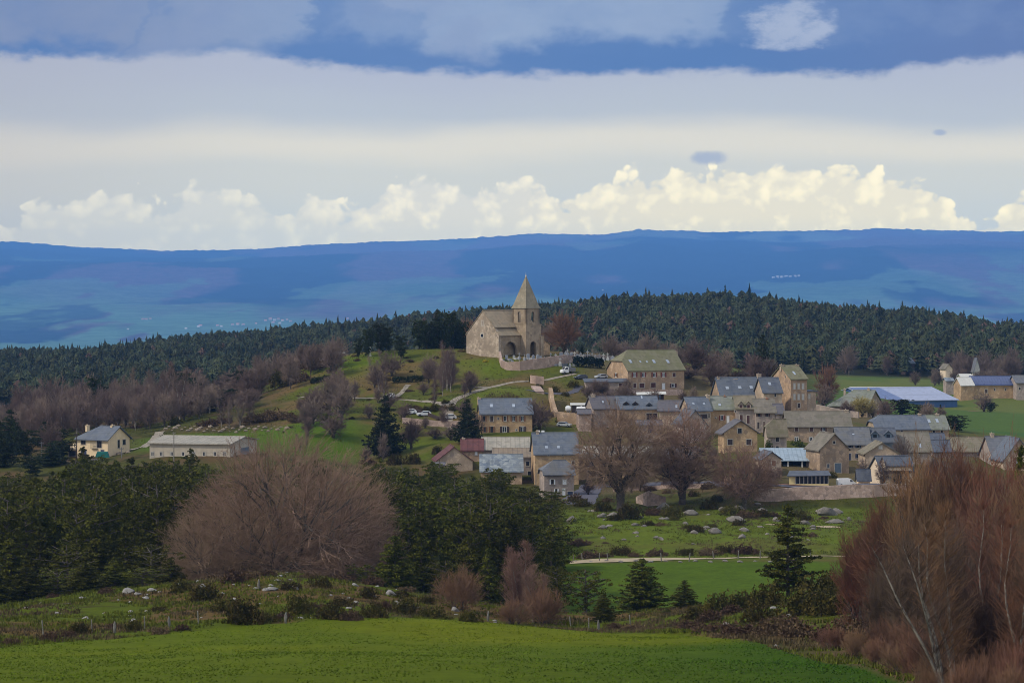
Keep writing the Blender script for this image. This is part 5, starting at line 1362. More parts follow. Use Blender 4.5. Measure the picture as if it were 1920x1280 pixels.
    tw.box(x0 + .6, cx - hw, y0, y0 + .6, f, zbel); tw.box(cx + hw, x1 - .6, y0, y0 + .6, f, zbel)
    for q in range(n):
        a, b = pts[q], pts[q + 1]; tw.prism([(a[0], y0, a[1]), (b[0], y0, b[1]), (b[0], y0, zbel), (a[0], y0, zbel)], (0, .6, 0))
    tw.box(x0 + .6, x1 - .6, y0 + 2.2, y0 + 2.3, f, zbel - .2)
    tw.box(x0 - .1, x0 + T + .1, y0 - .1, y1 + .1, zbel, zbel + .18)          # string course
    # sloping top of the widened lower stage
    tw.prism([(x0 + T, y0, zbel), (x1 + .15, y0, zbel - .35), (x1 + .15, y1, zbel - .35), (x0 + T, y1, zbel)], (0, 0, .14))
    # belfry stage with one arched opening per face
    zb0 = zbel + .18; X1 = x0 + T; op_w = .48; oz0 = zb0 + .25; osp = ztop - 1.25
    def belf(fx):    # fx(t, s) maps along-face t and depth s
        c_ = T / 2; 
        tw.prism([fx(0, 0) + (zb0,), fx(c_ - op_w, 0) + (zb0,), fx(c_ - op_w, 0) + (ztop,), fx(0, 0) + (ztop,)], Vector(fx(0, .45) + (0,)) - Vector(fx(0, 0) + (0,)))
        tw.prism([fx(c_ + op_w, 0) + (zb0,), fx(T, 0) + (zb0,), fx(T, 0) + (ztop,), fx(c_ + op_w, 0) + (ztop,)], Vector(fx(0, .45) + (0,)) - Vector(fx(0, 0) + (0,)))
        tw.prism([fx(c_ - op_w, 0) + (zb0,), fx(c_ + op_w, 0) + (zb0,), fx(c_ + op_w, 0) + (oz0,), fx(c_ - op_w, 0) + (oz0,)], Vector(fx(0, .45) + (0,)) - Vector(fx(0, 0) + (0,)))
        m_ = 8; pt = [(c_ - op_w * math.cos(math.pi * q / m_), osp + op_w * math.sin(math.pi * q / m_)) for q in range(m_ + 1)]
        for q in range(m_):
            a, b = pt[q], pt[q + 1]; tw.prism([fx(a[0], 0) + (a[1],), fx(b[0], 0) + (b[1],), fx(b[0], 0) + (ztop,), fx(a[0], 0) + (ztop,)], Vector(fx(0, .45) + (0,)) - Vector(fx(0, 0) + (0,)))
    belf(lambda t, s: (x0 + t, y0 + s)); belf(lambda t, s: (x0 + s, y0 + t)); belf(lambda t, s: (x0 + t, y0 + T - s)); belf(lambda t, s: (x0 + T - s, y0 + t))
    # slim corner buttress
    tw.box(x1 - .5, x1 + .35, y0 - .45, y0 + .4, f, (668 - 631) * k)
    tw.build('tower', M_stone_ch, root)
    # spire
    sp_ = MB(); cxs, cys = x0 + T / 2, y0 + T / 2; r = T / 2 + .22; z0 = ztop
    base = [(cxs - r, cys - r, z0), (cxs + r, cys - r, z0), (cxs + r, cys + r, z0), (cxs - r, cys + r, z0)]
    r2 = T / 2 - .12; z2 = z0 + .75; mid = [(cxs - r2, cys - r2, z2), (cxs + r2, cys - r2, z2), (cxs + r2, cys + r2, z2), (cxs - r2, cys + r2, z2)]
    for q in range(4):
        sp_.poly([base[q], base[(q + 1) % 4], mid[(q + 1) % 4], mid[q]]); sp_.poly([mid[q], mid[(q + 1) % 4], (cxs, cys, zap)])
    sp_.poly(base); spo = sp_.build('spire', M_spire, root)
    mb = MB(); mb.cyl((cxs, cys, zap - .35), (cxs, cys, zap + .1), .22, .16, 8); mb.box(cxs - .03, cxs + .03, cys - .03, cys + .03, zap + .1, zap + .75); mb.build('finial', M_tomb2, spo)
    # bells seen in the openings
    for (bx, by) in ((cxs, y0 + 1.1), (x0 + 1.1, cys)):
        mb = MB(); mb.cyl((bx, by, oz0 + .9), (bx, by, oz0 + 1.5), .42, .2, 12); mb.cyl((bx, by, oz0 + 1.5), (bx, by, osp + .4), .04, .04, 6); mb.build('bell', M_tomb3, root)
    # side chapel to the right with sloping roof
    mb = MB(); zs = (668 - 628) * k2; zl = (668 - 648) * k2
    cx0 = x1; LC = 4.9
    mb.prism([(cx0 + .0, qb + 2.0, f), (cx0 + LC, qb + 2.0 - 0.0, f), (cx0 + LC, qb + 2.0, zl), (cx0, qb + 2.0, zs)], (0, 6.0, 0)); mb.build('side_chapel', M_stone_o, root)
    mb = MB(); mb.prism([(cx0, qb + 1.75, zs + .03), (cx0 + LC + .25, qb + 1.75, zl - .08), (cx0 + LC + .25, qb + 8.2, zl - .08), (cx0, qb + 8.2, zs + .03)], (0, 0, .16)); mb.build('side_chapel_roof', M_lauze_c, root)
    mb = MB(); mb.cyl((cx0 + 1.4, qb + 1.95, 2.9), (cx0 + 1.4, qb + 2.02, 2.9), .34, .34, 12, 0); mb.box(cx0 + 1.9, cx0 + 2.8, qb + 1.94, qb + 2.02, -.4, 1.2, 0); mb.build('chapel_window', M_glass, root)
church()

# ------------------------------------------------------------------ roads, paths, bare soil
def strip(name, pts, width, m, lift=.06, label=None, step=2.0, kind='structure'):
    """pts: world (x, y) centreline; a sheet lying a little above the ground"""
    P_ = [np.array(p, float) for p in pts]; C = []
    for a, b in zip(P_[:-1], P_[1:]):
        n = max(1, int(np.linalg.norm(b - a) / step))
        for k in range(n): C.append(a + (b - a) * k / n)
    C.append(P_[-1]); C = np.array(C)
    for _ in range(3): C[1:-1] = (C[:-2] + 2 * C[1:-1] + C[2:]) / 4
    T = np.gradient(C, axis=0); T /= np.maximum(np.linalg.norm(T, axis=1, keepdims=True), 1e-6); Nn = np.stack([-T[:, 1], T[:, 0]], 1)
    w_ = width if np.ndim(width) else np.full(len(C), width); w_ = np.interp(np.linspace(0, 1, len(C)), np.linspace(0, 1, len(w_)), w_)
    rng = np.random.RandomState(len(C)); js = (-.5, -.25, 0, .25, .5); V = []
    for j in js:
        q = C + Nn * (w_ * j)[:, None] + (rng.normal(size=C.shape) * .12 * (abs(j) == .5)); V.append(np.column_stack([q, H(q[:, 0], q[:, 1]) + lift]))
    V = np.stack(V, 1).reshape(-1, 3); n = len(C); k = len(js); T_ = []
    for i in range(n - 1):
        for j in range(k - 1): a = i * k + j; T_.append((a, a + 1, a + k + 1, a + k))
    o = link_mesh(name, np_mesh(name, V, np.array(T_), True), m)
    tag(o, label, kind=kind); return o
def gp(u, v, a=120, b=1700): p = place(u, v, a, b); return (p.x, p.y)
def UD(u, d): return ((u - 960) / F * d, d)
strip('path', [UD(1078, 640), UD(1040, 636), UD(1000, 630), UD(950, 628), UD(915, 622), UD(885, 615), UD(862, 608), UD(845, 600), UD(838, 592), UD(848, 584), UD(866, 578)], [1.2, 1.2, 1.5, 2.0, 2.2, 1.9, 1.9, 2.0, 1.8, 1.6], M_gravel)
strip('path', [UD(560, 628), UD(640, 624), UD(700, 618), UD(760, 612), UD(820, 604), UD(845, 598)], 1.5, M_gravel, .05)
strip('path', [UD(735, 614), UD(752, 622), UD(765, 632)], 1.2, M_gravel, .07)
strip('path', [UD(915, 622), UD(890, 626), UD(872, 628)], [1.8, 1.0], M_gravel, .08)
strip('road', [UD(1076, 486), UD(1090, 497), UD(1098, 510), UD(1106, 521), UD(1112, 529)], [7, 5.5, 5, 4.5, 4], M_asphalt, .08)
strip('road', [UD(1112, 528), UD(1160, 526), UD(1230, 521), UD(1300, 515), UD(1380, 505), UD(1440, 495), UD(1540, 492), UD(1640, 492), UD(1760, 496)], 4.6, M_asphalt, .10)
strip('forecourt', [UD(1440, 499.5), UD(1540, 497), UD(1640, 497.5)], 4.0, M_redearth, .13)
strip('track', [UD(1062, 401), UD(1120, 402.5), UD(1180, 403), UD(1260, 403.5), UD(1380, 404), UD(1500, 404.5), UD(1640, 405.5), UD(1760, 407)], [3.6, 3.6, 2.8, 1.2, .8, .7, .6, .6], M_sand, .08)
strip('bare_soil', [UD(1530, 444), UD(1550, 443), UD(1576, 443)], [1, 4, 1.5], M_sand, .06)
strip('bare_soil', [UD(1434, 447), UD(1450, 446), UD(1468, 446)], [.6, 2.2, 1], M_sand, .06)
strip('bare_soil', [UD(1797, 800), UD(1815, 795), UD(1845, 788)], [9, 8, 2], M_redearth, .08)
strip('drive', [UD(243, 566), UD(262, 574), UD(285, 584), UD(300, 600)], 1.8, M_gravel, .08)
strip('drive', [UD(150, 548), UD(165, 552), UD(180, 556)], 5, M_asphalt, .08)
strip('drive', [UD(1088, 628), UD(1075, 622), UD(1030, 614), UD(985, 612)], 1.6, M_asphalt, .08)

# ------------------------------------------------------------------ walls, hedges
def wall_run(name, pts, h, th_, m, label, cat, up=None, step=2.5, cap=None):
    """free-standing wall following the ground; pts (u, d)"""
    P_ = [np.array(UD(*p)) for p in pts]; C = []
    for a, b in zip(P_[:-1], P_[1:]):
        n = max(1, int(np.linalg.norm(b - a) / step))
        for k in range(n): C.append(a + (b - a) * k / n)
    C.append(P_[-1]); C = np.array(C); z = H(C[:, 0], C[:, 1])
    zt = z + h if up is None else np.interp(np.linspace(0, 1, len(C)), np.linspace(0, 1, len(up)), up) * 0 + z + np.interp(np.linspace(0, 1, len(C)), np.linspace(0, 1, len(up)), up)
    T = np.gradient(C, axis=0); T /= np.linalg.norm(T, axis=1, keepdims=True); Nn = np.stack([-T[:, 1], T[:, 0]], 1) * th_ / 2
    rng = np.random.RandomState(3); mb = MB(); jz = rng.rand(len(C)) * .12
    for i in range(len(C) - 1):
        a0, a1, b0, b1 = C[i] - Nn[i], C[i] + Nn[i], C[i + 1] - Nn[i + 1], C[i + 1] + Nn[i + 1]
        za, zb_ = zt[i] + jz[i], zt[i + 1] + jz[i + 1]; ga, gb = z[i] - 1.2, z[i + 1] - 1.2
        mb.poly([(*a0, ga), (*b0, gb), (*b0, zb_), (*a0, za)]); mb.poly([(*a1, ga), (*a1, za), (*b1, zb_), (*b1, gb)]); mb.poly([(*a0, za), (*b0, zb_), (*b1, zb_), (*a1, za)])
    for i in (0, -1):
        a0, a1 = C[i] - Nn[i], C[i] + Nn[i]; mb.poly([(*a0, z[i] - 1.2), (*a1, z[i] - 1.2), (*a1, zt[i]), (*a0, zt[i])])
    o = mb.build(name, m); tag(o, label, cat); return o
wall_run('stone_wall', [(937, 650), (941, 645), (950, 643), (975, 642), (1000, 643), (1030, 645), (1060, 648), (1075, 651)], 1.3, .5, M_stone_p, 'pinkish stone wall curving round the front of the churchyard', 'wall', [2.0, 1.3, 1.5, 1.8, 2.1, 2.3, 2.0, 1.5])
wall_run('stone_wall', [(1075, 662), (1110, 667), (1150, 672)], 1.1, .4, M_stone_g, 'low grey stone wall at the right end of the churchyard', 'wall')
wall_run('stone_wall', [(1415, 485.5), (1450, 484.6), (1500, 484.4), (1560, 484.4), (1640, 484.4), (1760, 486)], 1.8, .6, M_stone_p, 'long dry-stone retaining wall below the village road', 'wall', [1.9, 2.1, 2.2, 2.0, 1.9, 1.9])
wall_run('stone_wall', [(1045, 590), (1070, 589), (1100, 588)], 2.2, .5, M_stone, 'tan terrace wall below the white storage tanks', 'wall')
wall_run('stone_wall', [(995, 628), (1005, 627), (1020, 627)], 1.7, .4, M_stone_p, 'short pink stone wall beside the stairs below the churchyard', 'wall')
wall_run('stone_steps', [(1004, 622), (1008, 617), (1012, 612)], .35, 2.0, M_stone_p, 'pink stone steps with a dark shrub on each side below the churchyard', 'steps')
wall_run('stone_wall', [(755, 590), (800, 588), (865, 586)], 1.1, .4, M_stone_p, 'brown retaining wall under the parked cars left of the dark conifer', 'wall')
wall_run('stone_wall', [(802, 640), (806, 640), (818, 640)], 1.9, 1.0, M_stone_p, 'isolated block of pinkish masonry on the grassy hill', 'wall')
wall_run('stone_wall', [(1110, 622), (1180, 630), (1280, 633)], 1.2, .4, M_stone_p, 'garden wall below the red-shuttered house', 'wall')
wall_run('stone_wall', [(1200, 485), (1215, 481), (1242, 484)], 3.4, 1.5, M_stone_p, 'ruined pinkish stone wall corner between the two big bare trees', 'wall', [1.0, 2.6, 2.3, 1.3])
wall_run('stone_wall', [(1600, 551), (1612, 549), (1634, 546)], 1.6, .5, M_stone_g, 'grey stone garden wall below the navy-shuttered house', 'wall')
wall_run('stone_wall', [(1032, 606), (1036, 600), (1043, 596)], 2.2, .8, M_stone, 'tan stone stub wall with a dark doorway on the slope', 'wall', [2.6, 2.4, 1.0])
wall_run('stone_wall', [(1515, 640), (1560, 632), (1610, 628)], 1.3, .4, M_stone_g, 'garden wall behind the broad lauze-roofed house', 'wall')
wall_run('stone_wall', [(1240, 512), (1290, 508), (1330, 505)], .7, .5, M_stone_p, 'low stone kerb wall along the grass behind the middle bare tree', 'wall')
wall_run('stone_wall', [(1150, 515), (1200, 514), (1245, 512)], .6, .5, M_stone_p, 'low stone kerb wall along the road behind the left bare tree', 'wall')
hedge_run('clipped_hedge', [(1076, 645), (1100, 646), (1131, 648)], 2.2, 1.5, M_hedge, 'clipped very dark hedge between churchyard and red-shuttered house')
hedge_run('clipped_hedge', [(583, 640), (600, 641), (622, 641)], 1.1, 1.2, M_pine_d, 'short dark clipped hedge on the left of the grassy hill', 2)
hedge_run('clipped_hedge', [(735, 634), (770, 635), (800, 637)], 1.2, 1.0, M_pine_d, 'dark garden hedge left of the masonry block', 3)
h4 = wall_run('rail_fence', [(770, 600), (800, 596), (835, 590), (862, 582)], .7, .08, M_dwood, 'thin dark rail fence along the gravel path bend', 'fence', step=4)

# ------------------------------------------------------------------ plants: placement
_rr = random.Random(11)
def jit(a): return _rr.uniform(-a, a)
def scatter_rocks(n, u0, u1, d0, d1, kinds, s0, s1, label, group, seed, cond=None):
    r = random.Random(seed)
    for k in range(n):
        u = r.uniform(u0, u1); d = r.uniform(d0, d1)
        if d < field_edge(u) + 3 and d < 300: continue
        p = at(u, d); s = r.uniform(s0, s1) ; o = put(kinds[r.randrange(len(kinds))], (p.x, p.y, p.z + s * .1), r.uniform(0, 6), (s, s * r.uniform(.6, 1), s * r.uniform(.6, 1.1))); tag(o, label, 'rock', group)
G_L = 'pines of the front wood on the left'; G_C = 'pines of the front wood in the centre'
pineA = [scots('pine_tree', 15.5, 3.3, 21, M_pine, z0=.20, limbs=32, m=30, size=.28, crad=.62, dense=5),
         conifer('pine_tree', 14.5, 3.3, 22, M_pine, z0=.12, layers=15, per=7, m=34, size=.28, crad=.60, shape=.55, irregular=.45, flat=.55),
         scots('pine_tree', 14.5, 2.9, 23, M_pine, z0=.22, limbs=30, m=30, size=.28, crad=.60, dense=5),
         scots('pine_tree', 13, 3.3, 24, M_pine, z0=.25, limbs=28, m=30, size=.28, crad=.64, dense=5)]
def wood(us, ds, tops, n, group, label, seed):
    """trees of one wood: columns us, distances ds, tree-top rows given by a curve"""
    r = random.Random(seed); placed = []
    tries = 0
    while len(placed) < n and tries < 9000:
        tries += 1
        u = r.uniform(*us); d = r.uniform(*ds)
        x = (u - 960) / F * d
        if any((x - a) ** 2 + (d - b) ** 2 < (3.3 if len(placed) < n * .6 else 2.8) ** 2 for a, b in placed): continue
        vt = np.interp(u, tops[0], tops[1]) + (ds[1] - d) / (ds[1] - ds[0]) * tops[2] + r.choice((r.uniform(-26, 0), r.uniform(0, 34)))
        zt = -(vt - VH) / F * d; g = gz(x, d); hgt = zt - g
        if hgt < 4 or hgt > 24: continue
        placed.append((x, d)); k = r.randrange(4); s = hgt / (15.5, 14.5, 14.5, 13)[k]
        sw = min(max(s, .75), 1.2) * r.uniform(.9, 1.2)
        o = put(pineA[k], (x, d, g), r.uniform(0, 6.28), (sw, sw, s)); tag(o, label, 'pine tree', group)
wood((-60, 335), (335, 470), ((-60, 60, 140, 220, 300, 400), (868, 880, 862, 862, 862, 878), 58), 92, G_L, 'dark green pine in the front wood below the cream house', 1)
wood((690, 1050), (345, 460), ((690, 760, 840, 930, 1000, 1050), (868, 882, 880, 888, 905, 945), 60), 80, G_C, 'dark green pine in the front wood below the slate-roofed barns', 2)
wood((330, 700), (400, 470), ((330, 700), (862, 880), 60), 16, G_C, 'dark green pine standing behind the great bare tree', 3)
wood((190, 400), (440, 482), ((190, 300, 400), (856, 862, 868), 10), 22, G_L, 'dark green pine in the front wood below the cream house', 5)
wood((690, 1000), (455, 485), ((690, 800, 900, 1000), (872, 874, 884, 900), 10), 22, G_C, 'dark green pine in the front wood below the slate-roofed barns', 6)
# younger olive pines in front
yp = [conifer('pine_tree', 8, 2.6, 31, M_pine, z0=.03, layers=14, per=10, m=26, size=.20, crad=.36, shape=.65, irregular=.2),
      conifer('pine_tree', 8, 2.2, 32, M_pine, z0=.05, layers=13, per=9, m=26, size=.20, crad=.36, shape=.8, irregular=.3),
      scots('pine_tree', 8, 3.0, 33, M_pine, z0=.12, limbs=24, m=26, size=.20, crad=.42, dense=5)]
def tree_px(proto, H0_, u, vb, vt, d, wscale=None, rz=None):
    x = (u - 960) / F * d; g = gz(x, d); zt = -(vt - VH) / F * d; s = (zt - g) / H0_; sw = s if wscale is None else wscale
    return put(proto, (x, d, g - .05), _rr.uniform(0, 6.28) if rz is None else rz, (sw, sw, s))
for i, (u, vt, d, sw) in enumerate([(20, 1000, 322, 1.2), (75, 990, 330, 1.3), (130, 1010, 325, 1.2), (180, 1000, 328, 1.25), (235, 985, 326, 1.2), (285, 1010, 322, 1.1), (320, 1050, 318, .9), (50, 1050, 312, 1.1), (110, 1060, 314, 1.0), (160, 1055, 312, 1.1), (215, 1045, 315, 1.1), (265, 1060, 312, 1.0), (-10, 1060, 310, 1.1)]):
    o = tree_px(yp[i % 3], 8, u, 0, vt, d, sw); tag(o, 'olive-green young pine along the front of the left wood', 'pine tree', 'young pines along the front of the left wood')
for i, (u, vt, d, sw) in enumerate([(740, 1005, 322, 1.25), (790, 1000, 326, 1.3), (835, 1040, 322, 1.0), (880, 1005, 330, 1.2), (915, 1030, 326, 1.0), (690, 1050, 326, .9), (960, 1050, 330, 1.0), (1010, 1060, 318, .9), (1045, 1050, 322, .8)]):
    o = tree_px(yp[i % 3], 8, u, 0, vt, d, sw); tag(o, 'olive-green young pine along the front of the centre wood', 'pine tree', 'young pines along the front of the centre wood')
for (k, u, vt, d, sw, lb) in [(2, 1098, 1058, 312, .95, 'dark rounded pine, leftmost beside the mid field'), (0, 1132, 1112, 285, .62, 'low spreading pine in front of the rounded pine beside the mid field'),
                              (0, 1204, 1047, 300, 1.25, 'broad dense dark pine in front of the mid field'), (1, 1283, 1088, 296, .85, 'small slender pine right of the broad dense pine'), (1, 1250, 1140, 290, .5, 'tiny pine between the broad and the slender pine')]:
    o = tree_px(yp[k], 8, u, 0, vt, d, sw); tag(o, lb, 'pine tree')
open_pine = conifer('pine_tree', 9.3, 3.2, 41, M_pine, z0=.10, layers=14, per=8, m=34, size=.22, crad=.44, shape=.7, irregular=.45, flat=.6, up=.14)
o = tree_px(open_pine, 9.3, 1477, 0, 950, 284, 1.05, 1.0); tag(o, 'tall open-branched pine with bare lower stem on the scrubby bank', 'pine tree')
# conifers in the village and on the hill
dk = [conifer('spruce_tree', 10, 3.8, 51, M_pine_d, z0=.03, layers=16, per=9, m=20, size=.28, crad=.48, shape=.85, irregular=.2),
      conifer('cypress_tree', 7, 1.2, 52, M_pine_d, z0=.0, layers=14, per=6, m=22, size=.22, crad=.38, shape=.35, irregular=.15),
      scots('pine_tree', 9, 2.6, 53, M_pine_d, z0=.10, limbs=30, m=24, size=.30, crad=.60, dense=6)]
for (k, H0_, u, vt, d, sw, lb, ct) in [(0, 10, 722, 742, 566, 1.25, 'large dark spruce with wide skirts left of the farmhouse', 'spruce tree'), (0, 10, 876, 748, 566, .95, 'dark spruce touching the left end of the farmhouse', 'spruce tree'),
                                   (1, 7, 1430, 629, 680, 1.6, 'tall dark rounded evergreen behind the long four-skylight house', 'evergreen tree'), (2, 9, 1415, 675, 700, 1.2, 'low dark pine left of the tall rounded evergreen', 'pine tree'), (2, 9, 1452, 680, 705, 1.0, 'low dark pine right of the tall rounded evergreen', 'pine tree'),
                                   (2, 9, 1691, 745, 700, 1.15, 'dark pine left in front of the solar barn', 'pine tree'), (2, 9, 1727, 755, 690, 1.0, 'dark pine second in front of the solar barn', 'pine tree'), (1, 7, 1763, 758, 640, .5, 'thin dark conifer behind the two-skylight farmhouse end', 'conifer'),
                                   (2, 9, 1793, 775, 620, 1.0, 'broad dark pine beside the field right of the farmhouse', 'pine tree'), (2, 9, 1775, 785, 625, .8, 'smaller dark pine touching the two-skylight farmhouse end', 'pine tree'),
                                   (1, 7, 1091, 646, 690, .7, 'small green conifer among the tombs', 'conifer'), (2, 9, 1858, 752, 790, .55, 'single round dark pine in the right field', 'pine tree')]:
    o = tree_px(dk[k], H0_, u, 0, vt, d, sw); tag(o, lb, ct)
for i, (u, vt, d, sw, k) in enumerate([(690, 622, 668, .75, 2), (712, 610, 672, .95, 2), (725, 618, 676, .9, 2), (752, 634, 664, .8, 2), (786, 604, 676, 1.0, 2), (800, 610, 682, 1.0, 2), (820, 592, 684, 1.2, 0), (836, 588, 690, 1.2, 2), (852, 596, 694, 1.2, 0), (864, 606, 698, 1.0, 2), (672, 640, 668, .5, 2)]):
    o = tree_px(dk[k], (10, 7, 9)[k], u, 0, vt - 10, d - 8, sw * .8); reg(o, u, 'dark pine', 'pine tree', 'of the row left of the church', 'dark pines left of the church')
for i, (u, vt, d, sw) in enumerate([(175, 698, 690, .9), (340, 692, 690, 1.1), (350, 702, 684, 1.0), (455, 690, 690, 1.0), (492, 680, 690, 1.3), (500, 690, 686, 1.2), (372, 735, 640, 1.1), (392, 742, 636, 1.1), (425, 725, 640, .9), (460, 745, 655, .8)]):
    o = tree_px(dk[2], 9, u, 0, vt, d, sw); reg(o, u, 'dark pine', 'pine tree', 'among the bare trees of the left slope', 'dark pines among the left bare trees')
for i, (u, vt, d, sw) in enumerate([(20, 768, 590, 1.3), (48, 800, 575, 1.1), (95, 830, 555, 1.2), (115, 822, 565, 1.2), (0, 790, 560, 1.3), (60, 850, 540, 1.1), (85, 790, 600, 1.0), (105, 800, 592, 1.0)]):
    o = tree_px(dk[(0, 2)[i % 2]], (10, 9)[i % 2], u, 0, vt, d, sw * .9); reg(o, u, 'dark conifer', 'conifer', 'left of the cream house', 'dark conifers left of the cream house')

# great bare tree
big = bare_tree('bare_tree', 19.3, 12.6, .6, 6400, 5, 1.0, .015, 61, M_twig_brown, M_bark, trunk_r=.75, fork=1.6, ks=(9, 6, 5, 5, 5), up=.3, lob=.09, bottom=.62, power=.38, trunk_lv=2, tw_r=.012)
x = (532 - 960) / F * 335; o = put(big, (x, 335, gz(x, 335) + .1), .3, (1.04, 1.0, 1.02)); tag(o, 'huge dome-shaped leafless brown tree in front of the left barns', 'bare tree')
big2 = put(big, ((652 - 960) / F * 345, 345, gz((652 - 960) / F * 345, 345)), 2.2, (.52, .52, .80)); tag(big2, 'lower leafless brown crown joined to the right of the dome-shaped tree', 'bare tree')
big3 = put(big, ((415 - 960) / F * 330, 330, gz((415 - 960) / F * 330, 330)), 4.2, (.60, .60, .58)); tag(big3, 'lower leafless brown crown joined to the left of the dome-shaped tree', 'bare tree')
# the three bare trees in front of the village
v1 = bare_tree('bare_tree', 20.5, 8.3, 3.6, 2600, 5, 1.1, .020, 71, M_twig_dk, M_bark, trunk_r=.62, fork=3.4, ks=(6, 4, 4, 4, 4), up=.15, lob=.14, bottom=.58, power=.38, trunk_lv=2, tw_r=.021)
o = tree_px(v1, 20.5, 1163, 0, 758, 474, 1.0, .5); tag(o, 'big dark bare tree with a low long left branch in front of the village', 'bare tree')
v2 = bare_tree('bare_tree', 18.5, 6.9, 2.4, 2400, 5, 1.0, .020, 72, M_twig_dk, M_bark, trunk_r=.55, fork=2.6, ks=(6, 4, 4, 4, 4), up=.15, lob=.12, bottom=.58, power=.38, trunk_lv=2, tw_r=.021)
o = tree_px(v2, 18.5, 1278, 0, 765, 482, 1.0, 1.5); tag(o, 'upright dark bare tree, middle of the three in front of the village', 'bare tree')
v3 = bare_tree('bare_tree', 11.5, 5.6, 1.6, 1900, 5, .8, .016, 73, M_twig_dk, M_bark, trunk_r=.32, fork=1.8, ks=(6, 4, 4, 4, 4), up=.3, lob=.08, bottom=.6, power=.38, trunk_lv=1, tw_r=.017)
o = tree_px(v3, 11.5, 1396, 0, 832, 478, 1.05, 2.0); tag(o, 'smaller rounded bare tree, rightmost of the three in front of the village', 'bare tree')
# mid-size bare trees around the church and village
mb1 = bare_tree('bare_tree', 10, 3.9, 1.0, 480, 5, 1.0, .034, 81, M_twig_purple, M_bark, trunk_r=.24, ks=(7, 4, 4), bottom=.55, trunk_lv=1, tw_r=.024, power=.6, lob=.2, up=.6)
mb2 = bare_tree('bare_tree', 11, 2.9, 1.3, 420, 5, 1.0, .034, 82, M_twig_purple, M_bark, trunk_r=.2, ks=(7, 4, 4), bottom=.6, trunk_lv=1, tw_r=.024, power=.6, lob=.22, up=.6)
mo = bare_tree('bare_tree', 11, 4.7, 1.0, 700, 5, 1.0, .034, 83, M_twig_orange, M_bark, trunk_r=.3, ks=(7, 4, 4), bottom=.55, trunk_lv=1, tw_r=.026, power=.5, lob=.2, up=.5)
my = bare_tree('bare_tree', 6, 2.6, .8, 500, 6, .7, .025, 84, M_twig_yel, M_bark, trunk_r=.12, ks=(6, 4, 4), bottom=.5, trunk_lv=1, tw_r=.022)
for (p, H0_, u, vt, d, sw, lb) in [(mo, 11, 1058, 580, 690, 1.02, 'rounded orange-brown bare tree right behind the church'), (mo, 11, 872, 592, 705, .7, 'reddish bare tree just left behind the church'),
                               (mb1, 10, 1152, 640, 720, .85, 'reddish bare tree left of the mossy roof'), (mb1, 10, 1215, 622, 740, .9, 'brownish bare tree behind the mossy roof'), (mb2, 11, 1030, 600, 720, 1.0, 'dim bare tree between church and orange tree'),
                               (mb1, 10, 1305, 636, 668, 1.35, 'broad brown bare tree right of the mossy-roofed house'), (mb1, 10, 1290, 690, 650, .9, 'lower dark bare tree touching the mossy-roofed house'), (mb1, 10, 1340, 660, 680, .9, 'brown bare tree behind the long four-skylight house'),
                               (mb1, 10, 1385, 690, 660, .8, 'spreading bare bush-like tree behind the four-skylight roof'), (mb2, 11, 1442, 668, 672, .9, 'pale-stemmed bare tree right of the tall evergreen'), (mo, 11, 1551, 680, 672, .65, 'reddish birch-like bare tree right of the tall narrow house'),
                               (mb1, 10, 1545, 718, 655, .7, 'low bare tree right of the tall narrow house'), (my, 6, 1617, 742, 642, 1.2, 'yellowish budding tree in front of the stone barn gable'), (mb1, 10, 1590, 755, 632, .5, 'brown bare shrub tree in front of the grey-green lauze roof'),
                               (mb1, 10, 1012, 752, 578, .72, 'dark bare tree touching the right end of the farmhouse'), (mb2, 11, 1000, 742, 580, .6, 'slim bare tree in front of the right end of the farmhouse'), (mb1, 10, 1845, 735, 792, .8, 'purplish round bare tree in the right field'),
                               (mb1, 10, 1688, 815, 538, .6, 'bare tree in front of the broad brown roof'), (mb1, 10, 95, 790, 582, .7, 'pale bare tree left of the cream house'), (mb1, 10, 1440, 868, 505, .55, 'bare shrub tree in front of the small gabled house'),
                               (mb1, 10, 585, 728, 600, .8, 'round dark bare tree on the left of the hill'), (mb2, 11, 618, 700, 598, .95, 'bare tree left of the large spruce'), (mb1, 10, 640, 715, 590, .9, 'wide bare tree just left of the large spruce'), (mb1, 10, 625, 770, 575, .8, 'grey bare thicket tree left below the large spruce'),
                               (mb2, 11, 842, 650, 626, .82, 'slender reddish bare tree left of the church slope'), (mb1, 10, 735, 662, 640, .7, 'purplish bare tree on the hill crest'), (mb2, 11, 950, 745, 0, 0, None), (mb1, 10, 880, 700, 0, 0, None),
                               (mb1, 10, 718, 822, 0, 0, None), (mb2, 11, 718, 808, 560, .4, 'small round bare tree in the meadow below the large spruce'), (mb1, 10, 815, 800, 575, .6, 'low reddish bare tree right of the large spruce'), (mb1, 10, 845, 795, 572, .55, 'grey bare shrub tree left of the red roofs'),
                               (mb1, 10, 780, 790, 580, .5, 'brown bare shrub tree under the retaining wall'), (mb1, 10, 1120, 735, 612, .5, 'grey bare shrub tree above the storage tanks'), (mb1, 10, 1155, 732, 615, .5, 'grey bare shrub tree in the garden of the red-shuttered house')]:
    if not lb: continue
    o = tree_px(p, H0_, u, 0, vt, d, sw); tag(o, lb, 'bare tree')
